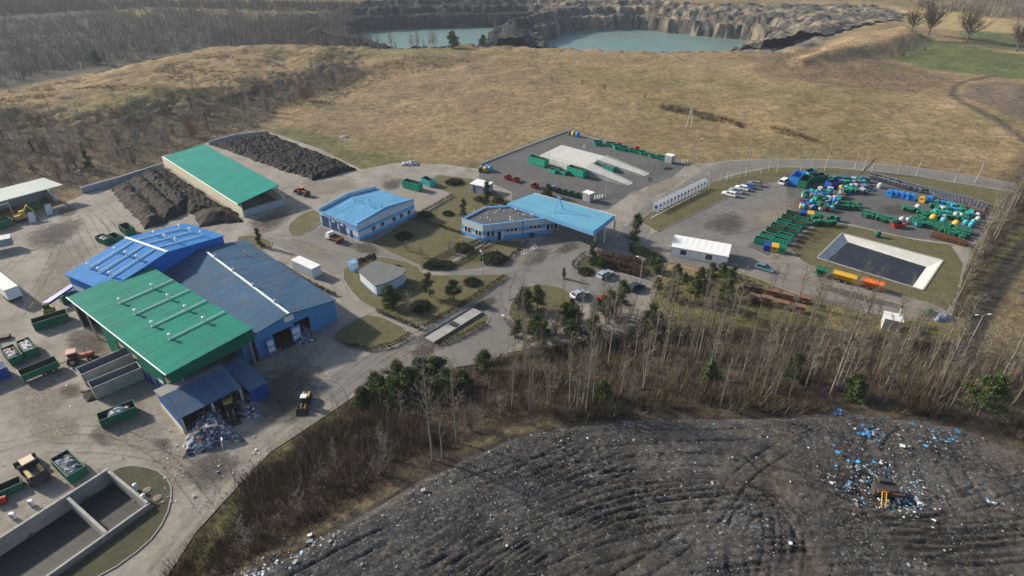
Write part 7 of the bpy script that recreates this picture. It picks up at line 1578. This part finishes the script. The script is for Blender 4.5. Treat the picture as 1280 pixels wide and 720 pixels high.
grove([(1190,390),(1215,318),(1290,210),(1310,220),(1228,335),(1202,395)], 40, 25, bares[3:]+bares[1:2], 'low bare thicket tree on the overgrown ridge', 'thicket on the right ridge', .35, .55)
grove([(0,255),(100,230),(205,200),(265,170),(330,158),(345,140),(440,100),(430,88),(330,122),(150,155),(0,172),(-60,200),(-60,280)], 130, 26, bares+pale_b, 'bare tree in the left woods below the dry grass hill', 'trees of the left woods', .6, 1.15)
grove([(0,172),(150,160),(330,130),(440,98),(430,84),(330,112),(150,142),(0,156)], 44, 69, bares+birches[:3], 'bare tree on the front slope of the dry grass hill', 'trees on the hill slope', .55, 1.0)
grove([(0,112),(60,104),(130,86),(250,64),(380,54),(440,54),(445,30),(380,22),(200,20),(100,40),(0,60),(-80,70),(-80,130)], 210, 27, [Stamp(bare_tree('forest_tree', 40+i, 13, .14, 16, .8, 3.4, 'bark_pale', tm, .25, 1, 6, .06)) for i, tm in enumerate(('twig_grey','twig_pale','twig'))], 'bare tree of the far left forest behind the dry grass hill', 'trees of the far left forest', .8, 1.2)
grove([(400,78),(440,64),(560,66),(560,60),(440,54),(400,60)], 46, 28, bares[:1]+bares[2:3], 'pale bare tree in the thicket at the quarry lip', 'thicket at the quarry lip', .8, 1.3)
grove([(1190,18),(1300,28),(1500,40),(1500,6),(1300,4),(1200,4)], 60, 29, [Stamp(bare_tree('roadside_tree', 47, 15, .2, 16, .9, 3.0, 'bark_pale', 'twig', .35, 1, 5, .06))], 'tall pale-trunked tree of the far right wood', 'trees of the far right wood', .8, 1.2)
grove([(1105,70),(1150,52),(1168,60),(1125,76)], 14, 30, bares[:2], 'bare tree on the hump left of the green field', 'trees on the hump', .6, .9)
for i, (px, py) in enumerate(((727,106),(755,112),(806,124),(690,102))): bares[3](tp(px, py), i, ['bare bush in the upper middle of the dry field','small bare bush right of another in the upper dry field','bare bush at the left end of the dark scrub line','lone bare bush left of the others in the dry field'][i], .5)
# far-off wood and quarry slopes that read as one mass
def tuft_field(name, pts, h, w, n, mats, probs=None, seed=0, lean=.35, wid=.05):
    """upright blades, one triangle each, n per tuft"""
    r = np.random.default_rng(seed); P = np.asarray(pts, float); m = len(P); hh = np.asarray(h, float)*np.ones(m); H_ = (hh[:,None]*r.uniform(.4,1.1,(m,n))); a = r.uniform(0, 2*PI, (m,n)); rr = w*hh[:,None]*np.sqrt(r.uniform(0,1,(m,n)))
    bx = P[:,0,None]+rr*np.cos(a)*.5; by = P[:,1,None]+rr*np.sin(a)*.5; tx = bx+np.cos(a)*H_*lean*r.uniform(.2,1.6,(m,n))+r.normal(0,.1,(m,n))*H_; ty = by+np.sin(a)*H_*lean*r.uniform(.2,1.6,(m,n))+r.normal(0,.1,(m,n))*H_
    b = r.uniform(0, 2*PI, (m,n)); wx, wy = np.cos(b)*wid*H_, np.sin(b)*wid*H_; z = P[:,2,None]-.05
    V = np.stack([np.stack([bx-wx, by-wy, z+0*bx], -1), np.stack([bx+wx, by+wy, z+0*bx], -1), np.stack([tx, ty, z+H_], -1)], 2).reshape(-1, 3)
    mi = np.repeat(r.choice(len(mats), m, p=probs), n); return tag(link(name, np_mesh(name, V, np.arange(len(V)).reshape(-1,3), [K[q] for q in mats], mi)), kind='stuff')
def pts3(poly, n, seed): return [(x, y, th(x, y)) for x, y in zone_pts(poly, n, seed)]
tuft_field('far_woods', pts3([(-300,150),(0,110),(130,84),(250,62),(440,52),(445,32),(330,18),(200,12),(0,25),(-300,20)], 5000, 31), 7.5, .5, 9, ['twig_grey','twig_pale','needle_dark','bark_grey'], [.35,.35,.1,.2], 31, .3, .02)
tuft_field('far_woods', pts3([(-300,30),(0,20),(200,10),(330,14),(520,14),(520,3.5),(330,2.5),(0,1),(-300,1)], 4800, 32), 8, .5, 8, ['needle_dark','twig_grey','bark','twig'], [.2,.4,.2,.2], 32, .25, .03)
tuft_field('far_woods', pts3([(1190,16),(1300,26),(1600,40),(1600,3),(1300,1),(1130,1)], 1300, 33), 9, .5, 8, ['twig','bark_grey','twig_grey'], None, 33, .25, .025)
tuft_field('far_woods', pts3([(330,62),(440,60),(452,46),(440,34),(330,30),(250,48)], 900, 68), 8, .5, 9, ['twig_grey','twig','bark_grey'], None, 68, .3, .02)
# undergrowth on the banks
BANK = [(640,450),(800,424),(900,412),(1000,410),(1180,438),(1340,465),(1300,575),(1190,530),(1080,515),(850,520),(740,526),(640,544),(580,570),(520,600),(430,652),(370,690),(300,722),(240,735),(250,680),(295,622),(340,572),(398,534),(442,504),(500,475),(560,468),(610,458)]
bx_ = np.random.default_rng(34); qx = bx_.uniform(-75, 200, 90000); qy = bx_.uniform(25, 125, 90000); ok = (sdist(qx, qy, WB) < -.2) & (sdist(qx, qy, LF) > .9) & (np.abs(qx) < qy*1.0+25)
bp = [(x, y, th(x, y)) for x, y in zip(qx[ok], qy[ok])]; print('bank tufts', len(bp)); cl = [fbm(np.array(p[0]/6.0), np.array(p[1]/6.0), 3, 35) for p in bp]
bp2 = [(p[0], p[1], p[2]) for p, c in zip(bp, cl) if c > .24]; hh = [.65+1.7*max(0, float(fbm(np.array(p[0]/6.0), np.array(p[1]/6.0), 3, 35))-.34)/.4 for p in bp2]
tuft_field('undergrowth', bp2, hh, .75, 12, ['bramble','straw_dark','twig','bramble_red','grass_blade','twig_pale'], [.36,.14,.26,.1,.06,.08], 35, .45, .02)
tuft_field('undergrowth', pts3([(255,700),(330,600),(420,530),(520,520),(560,545),(430,630),(330,690),(270,730)], 2200, 36), 1.3, .8, 12, ['bramble_red','twig','bramble'], [.4,.3,.3], 36, .45, .025)
tuft_field('undergrowth', pts3([(0,255),(100,232),(205,203),(265,172),(330,160),(350,138),(470,92),(440,82),(330,118),(150,152),(0,168),(-80,190),(-80,285)], 3400, 37), 1.4, .8, 10, ['bramble','twig_pale','straw_dark','straw'], [.25,.25,.32,.18], 37, .45, .03)
hx = np.random.default_rng(48); qx = hx.uniform(-330, -60, 60000); qy = hx.uniform(180, 430, 60000); dh = sdist(qx, qy, HILL); ok = (dh < 1) & (dh > -17) & (fbm(qx/8, qy/8, 3, 49) > .4) & (qy < 360)
tuft_field('undergrowth', [(x, y, th(x, y)) for x, y in zip(qx[ok][:3800], qy[ok][:1600])], 1.4, .8, 10, ['bramble','twig_grey','straw_dark','bramble_red'], [.3,.25,.3,.15], 49, .45, .035)
tuft_field('undergrowth', pts3([(1190,392),(1214,318),(1290,205),(1315,215),(1230,335),(1203,398)], 900, 38), 1.7, .8, 12, ['bramble','twig','straw_dark'], [.4,.35,.25], 38, .45, .025)
tuft_field('undergrowth', pts3([(822,130),(850,133),(900,146),(935,157),(928,160),(880,150),(828,138)], 240, 39), 1.6, .8, 12, ['bramble_red','hedge_brown','bramble'], [.4,.4,.2], 39, .45, .035)
tuft_field('undergrowth', pts3([(962,158),(975,160),(1030,178),(1028,181),(985,170),(964,165)], 90, 40), 1.4, .8, 12, ['bramble_red','hedge_brown'], [.5,.5], 40, .45, .035)
tuft_field('undergrowth', pts3([(400,135),(480,100),(560,85),(600,75),(520,70),(420,90),(340,130)], 900, 41), 1.5, .8, 10, ['bramble','bramble_red','twig','straw_dark'], [.3,.25,.2,.25], 41, .45, .03)
tuft_field('undergrowth', pts3([(1000,292),(1060,281),(985,322),(960,325)], 260, 42), .9, .8, 12, ['grass_blade','straw_dark','twig'], [.4,.4,.2], 42, .45, .03)
tuft_field('undergrowth', pts3([(950,70),(1110,50),(1150,62),(1110,90),(1190,100),(1140,118),(1000,102)], 900, 43), 1.2, .8, 10, ['bramble','straw_dark','bramble_red'], [.4,.4,.2], 43, .45, .04)
# dry grass of the fields
FIELD = [(-60,290),(0,262),(205,207),(262,175),(335,162),(520,200),(600,204),(712,162),(862,204),(960,197),(1130,205),(1310,230),(1400,200),(1290,160),(1190,130),(1130,118),(960,72),(700,58),(440,66),(130,92),(0,112),(-80,140)]
fp = pts3(FIELD, 42000, 44); fd = fbm(np.array([p[0] for p in fp])/9, np.array([p[1] for p in fp])/7, 3, 45)
tuft_field('dry_grass', [p for p, q in zip(fp, fd) if q > .42], [.25+.75*max(0, q-.42) for q in fd if q > .42], 1.5, 5, ['straw','straw_dark','grass_blade'], [.6,.27,.13], 44, .6, .12)
hp = pts3([(0,165),(150,152),(330,120),(440,88),(440,66),(250,70),(130,94),(0,114),(-60,140)], 9000, 70); hq = fbm(np.array([q[0] for q in hp])/14, np.array([q[1] for q in hp])/9, 3, 71)
tuft_field('rough_grass', [p_ for p_, q in zip(hp, hq) if q > .55], 1.0, 1.3, 8, ['straw_dark','bramble','straw','twig_grey'], [.4,.25,.2,.15], 72, .5, .06)
lp_ = []
for P, dn in TUFTS:
    xs = [p.x for p in P]; ys = [p.y for p in P]; A_ = [(p.x, p.y) for p in P]; n = int((max(xs)-min(xs))*(max(ys)-min(ys))*dn*1.6); xr = r_.uniform(min(xs), max(xs), n); yr = r_.uniform(min(ys), max(ys), n)
    sd = np.minimum(sdist(xr, yr, A_), 5); sp = np.minimum(sdist(xr, yr, POND_O), sdist(xr, yr, BASIN_O)); f = fbm(xr/4, yr/4, 3, 46)
    lp_ += [(x, y, .07) for x, y, s, q, k in zip(xr, yr, sd, sp, f) if s < -.3 and q > 1.2 and k > .44]
tuft_field('lawn_grass', lp_, .2, 2.2, 4, ['grass_blade','straw_dark','lawn'], [.4,.3,.3], 47, .6, .14)
sap = np.random.default_rng(65); sx = sap.uniform(-70, 190, 30000); sy = sap.uniform(40, 130, 30000); ok = (sdist(sx, sy, WB) < 4) & (sdist(sx, sy, LF) > 4) & (np.abs(sx) < sy+25) & (fbm(sx/7, sy/7, 3, 66) > .42) & ((sdist(sx, sy, WB) < -1) | (sx > 20))
tuft_field('saplings', [(x, y, th(x, y)) for x, y in zip(sx[ok][:1500], sy[ok][:1500])], 4.4, .32, 5, ['twig_pale','twig','twig_grey','bark_grey'], [.35,.3,.2,.15], 65, .22, .0075)
tuft_field('saplings', pts3([(0,255),(100,232),(205,203),(265,172),(330,160),(350,138),(470,92),(440,82),(330,118),(150,152),(0,168),(-80,190),(-80,285)], 800, 67), 5.0, .35, 6, ['twig_pale','bark_pale','bark_grey'], [.45,.25,.3], 67, .25, .012)
# clipped hedges
def hedge(label, px, w=.9, h=.8, mats=('hedge_brown','hedge_green'), z=.05, name='clipped_hedge'):
    P = GP(px); o = P[0]; r = np.random.default_rng(int(px[0][0]*3+px[0][1])); V = []; M = []
    for a, b in zip(P, P[1:]):
        e = (b-a); L_ = e.length; e.normalize(); n = int(L_*w*h*80)+10; u = r.uniform(0, L_, n); v = r.uniform(-w/2, w/2, n); zz = h*r.uniform(0, 1, n)**.5
        c = np.stack([a.x-o.x+e.x*u-e.y*v, a.y-o.y+e.y*u+e.x*v, zz], -1); V.append((c[:,None,:]+r.normal(size=(n,3,3))*.12).reshape(-1,3)); M += list(r.choice(len(mats), n))
    V = np.concatenate(V); V[:,2] = np.maximum(V[:,2], -.03); ob = link(name, np_mesh(name, V, np.arange(len(V)).reshape(-1,3), [K[m] for m in mats], M), None, (o.x, o.y, z)); return tag(ob, label, 'hedge')
hb = ('hedge_brown','hedge_green'); hr = ('hedge_brown','bramble_red')
for lb, px in (('brown clipped hedge beside the upper garden path',[(530,332),(556,319),(606,299)]),('brown clipped hedge beside the lower garden path',[(560,336),(585,323),(613,303)]),('brown clipped hedge from the paved pad towards the office',[(519,273),(548,283),(577,293)]),('brown clipped hedge along the paved pad edge',[(520,270),(545,257),(566,245)]),('low dark hedge on the lawn edge facing the canopy road',[(660,303),(648,314),(633,326)]),('brown clipped hedge beside the diagonal footpath',[(470,389),(500,402),(528,413)]),('low dark hedge along the road edge of the garden island',[(529,410),(580,380),(632,346)]),('dark hedge between the navy roofed sorting hall and its path',[(346,329),(378,350),(420,371)]),('dark hedge around the rounded lawn, road side',[(430,432),(462,438),(492,432),(514,418)]),('brown hedge on the traffic island edge',[(545,432),(580,419),(606,405)]),('tall dark hedge behind the row of banner signs',[(822,266),(850,252),(882,236)]),('brown hedge behind the curved-front building',[(443,334),(455,326),(463,322)])):
    hedge(lb, px, .9, 1.5 if 'tall' in lb else .75, hb)
for k, (a, b) in enumerate((((745,318),(800,330)),((748,325),(802,339)),((752,331),(806,346)))): hedge('reddish brown hedge bed below the canopy, %s strip' % ('upper','middle','lower')[k], [a, b], 2.6, 1.1, hr, .05, 'hedge_bed')
hedge('brown hedge edging the rounded bed by the parking bays', [(733,316),(718,327),(716,334),(734,345)], .7, .6, hb)
# the weighbridge on the drive
t = thing('weighbridge', 'long concrete weighbridge deck with dark rails on the drive', 'weighbridge', G(543,430), A2((543,430),(604,392))); Lw = (G(604,392)-G(543,430)).length; b = MB()
for k in range(4): b.box(k*Lw/4+.06,.15,.06,(k+1)*Lw/4-.06,3.0,.3)
b.build('deck', K['concrete'], t)
for y in (-.05, 3.1): b = MB(); b.box(0,y,.0,Lw,y+.18,.5); b.build('side_rail', K['post_dark'], t)
b = MB(); b.box(Lw*.45,.5,.303,Lw*.55,2.6,.33); b.build('cover_plate', K['machine_dark'], t)

for s_ in birches+bares+pale_b+broad+road_t+pines+spruces+[rusty, sh_dark, sh_brown, wt, ro, sk, bl, wb_, wc_, tb, lb_, cr, gbs]: s_.done()
# ================================================================ light, air, camera
hz = MB(); hz.box(-2500,-300,-40,2500,3150,95); hm = bpy.data.materials.new('haze'); hm.use_nodes = True; hn = hm.node_tree; hn.nodes.remove(hn.nodes['Principled BSDF']); pv = hn.nodes.new('ShaderNodeVolumePrincipled')
pv.inputs['Color'].default_value = (.75,.85,1,1); pv.inputs['Density'].default_value = .00011; pv.inputs['Anisotropy'].default_value = .2; hn.links.new(pv.outputs[0], hn.nodes['Material Output'].inputs['Volume']); tag(hz.build('haze', hm), kind='stuff')
SUN_AZ, SUN_EL = math.radians(155), math.radians(25)           # direction towards the sun, counter-clockwise from +X
sd = bpy.data.lights.new('sun', 'SUN'); sd.energy = 4.3; sd.angle = math.radians(2.5); sd.color = (1, .89, .73); so = bpy.data.objects.new('sun', sd); C.objects.link(so)
v = Vector((math.cos(SUN_AZ)*math.cos(SUN_EL), math.sin(SUN_AZ)*math.cos(SUN_EL), math.sin(SUN_EL))); so.rotation_euler = v.to_track_quat('Z', 'Y').to_euler(); so.location = v*300
w = bpy.data.worlds.new('World'); scene.world = w; w.use_nodes = True; nt = w.node_tree; bg = nt.nodes['Background']; sky = nt.nodes.new('ShaderNodeTexSky'); sky.sky_type = 'NISHITA'; sky.sun_disc = False
sky.sun_elevation = SUN_EL; sky.sun_rotation = math.radians(90)-SUN_AZ; sky.air_density = 1.0; sky.dust_density = 1.5; nt.links.new(sky.outputs[0], bg.inputs['Color']); bg.inputs['Strength'].default_value = .1
cd = bpy.data.cameras.new('camera'); co = bpy.data.objects.new('camera', cd); C.objects.link(co); co.location = (0, 0, CAMH); co.rotation_euler = (PI/2-PITCH, 0, 0)
cd.sensor_width = 36; cd.lens = 36*FPX/1280; cd.clip_end = 6000; cd.clip_start = .5; scene.camera = co
vs = scene.view_settings; vs.view_transform = 'Standard'; vs.look = 'None'; vs.exposure = 0.75; vs.gamma = 1
scene.cycles.max_bounces = 6; scene.cycles.diffuse_bounces = 3; scene.cycles.glossy_bounces = 3; scene.cycles.transparent_max_bounces = 24; scene.cycles.caustics_reflective = False; scene.cycles.caustics_refractive = False
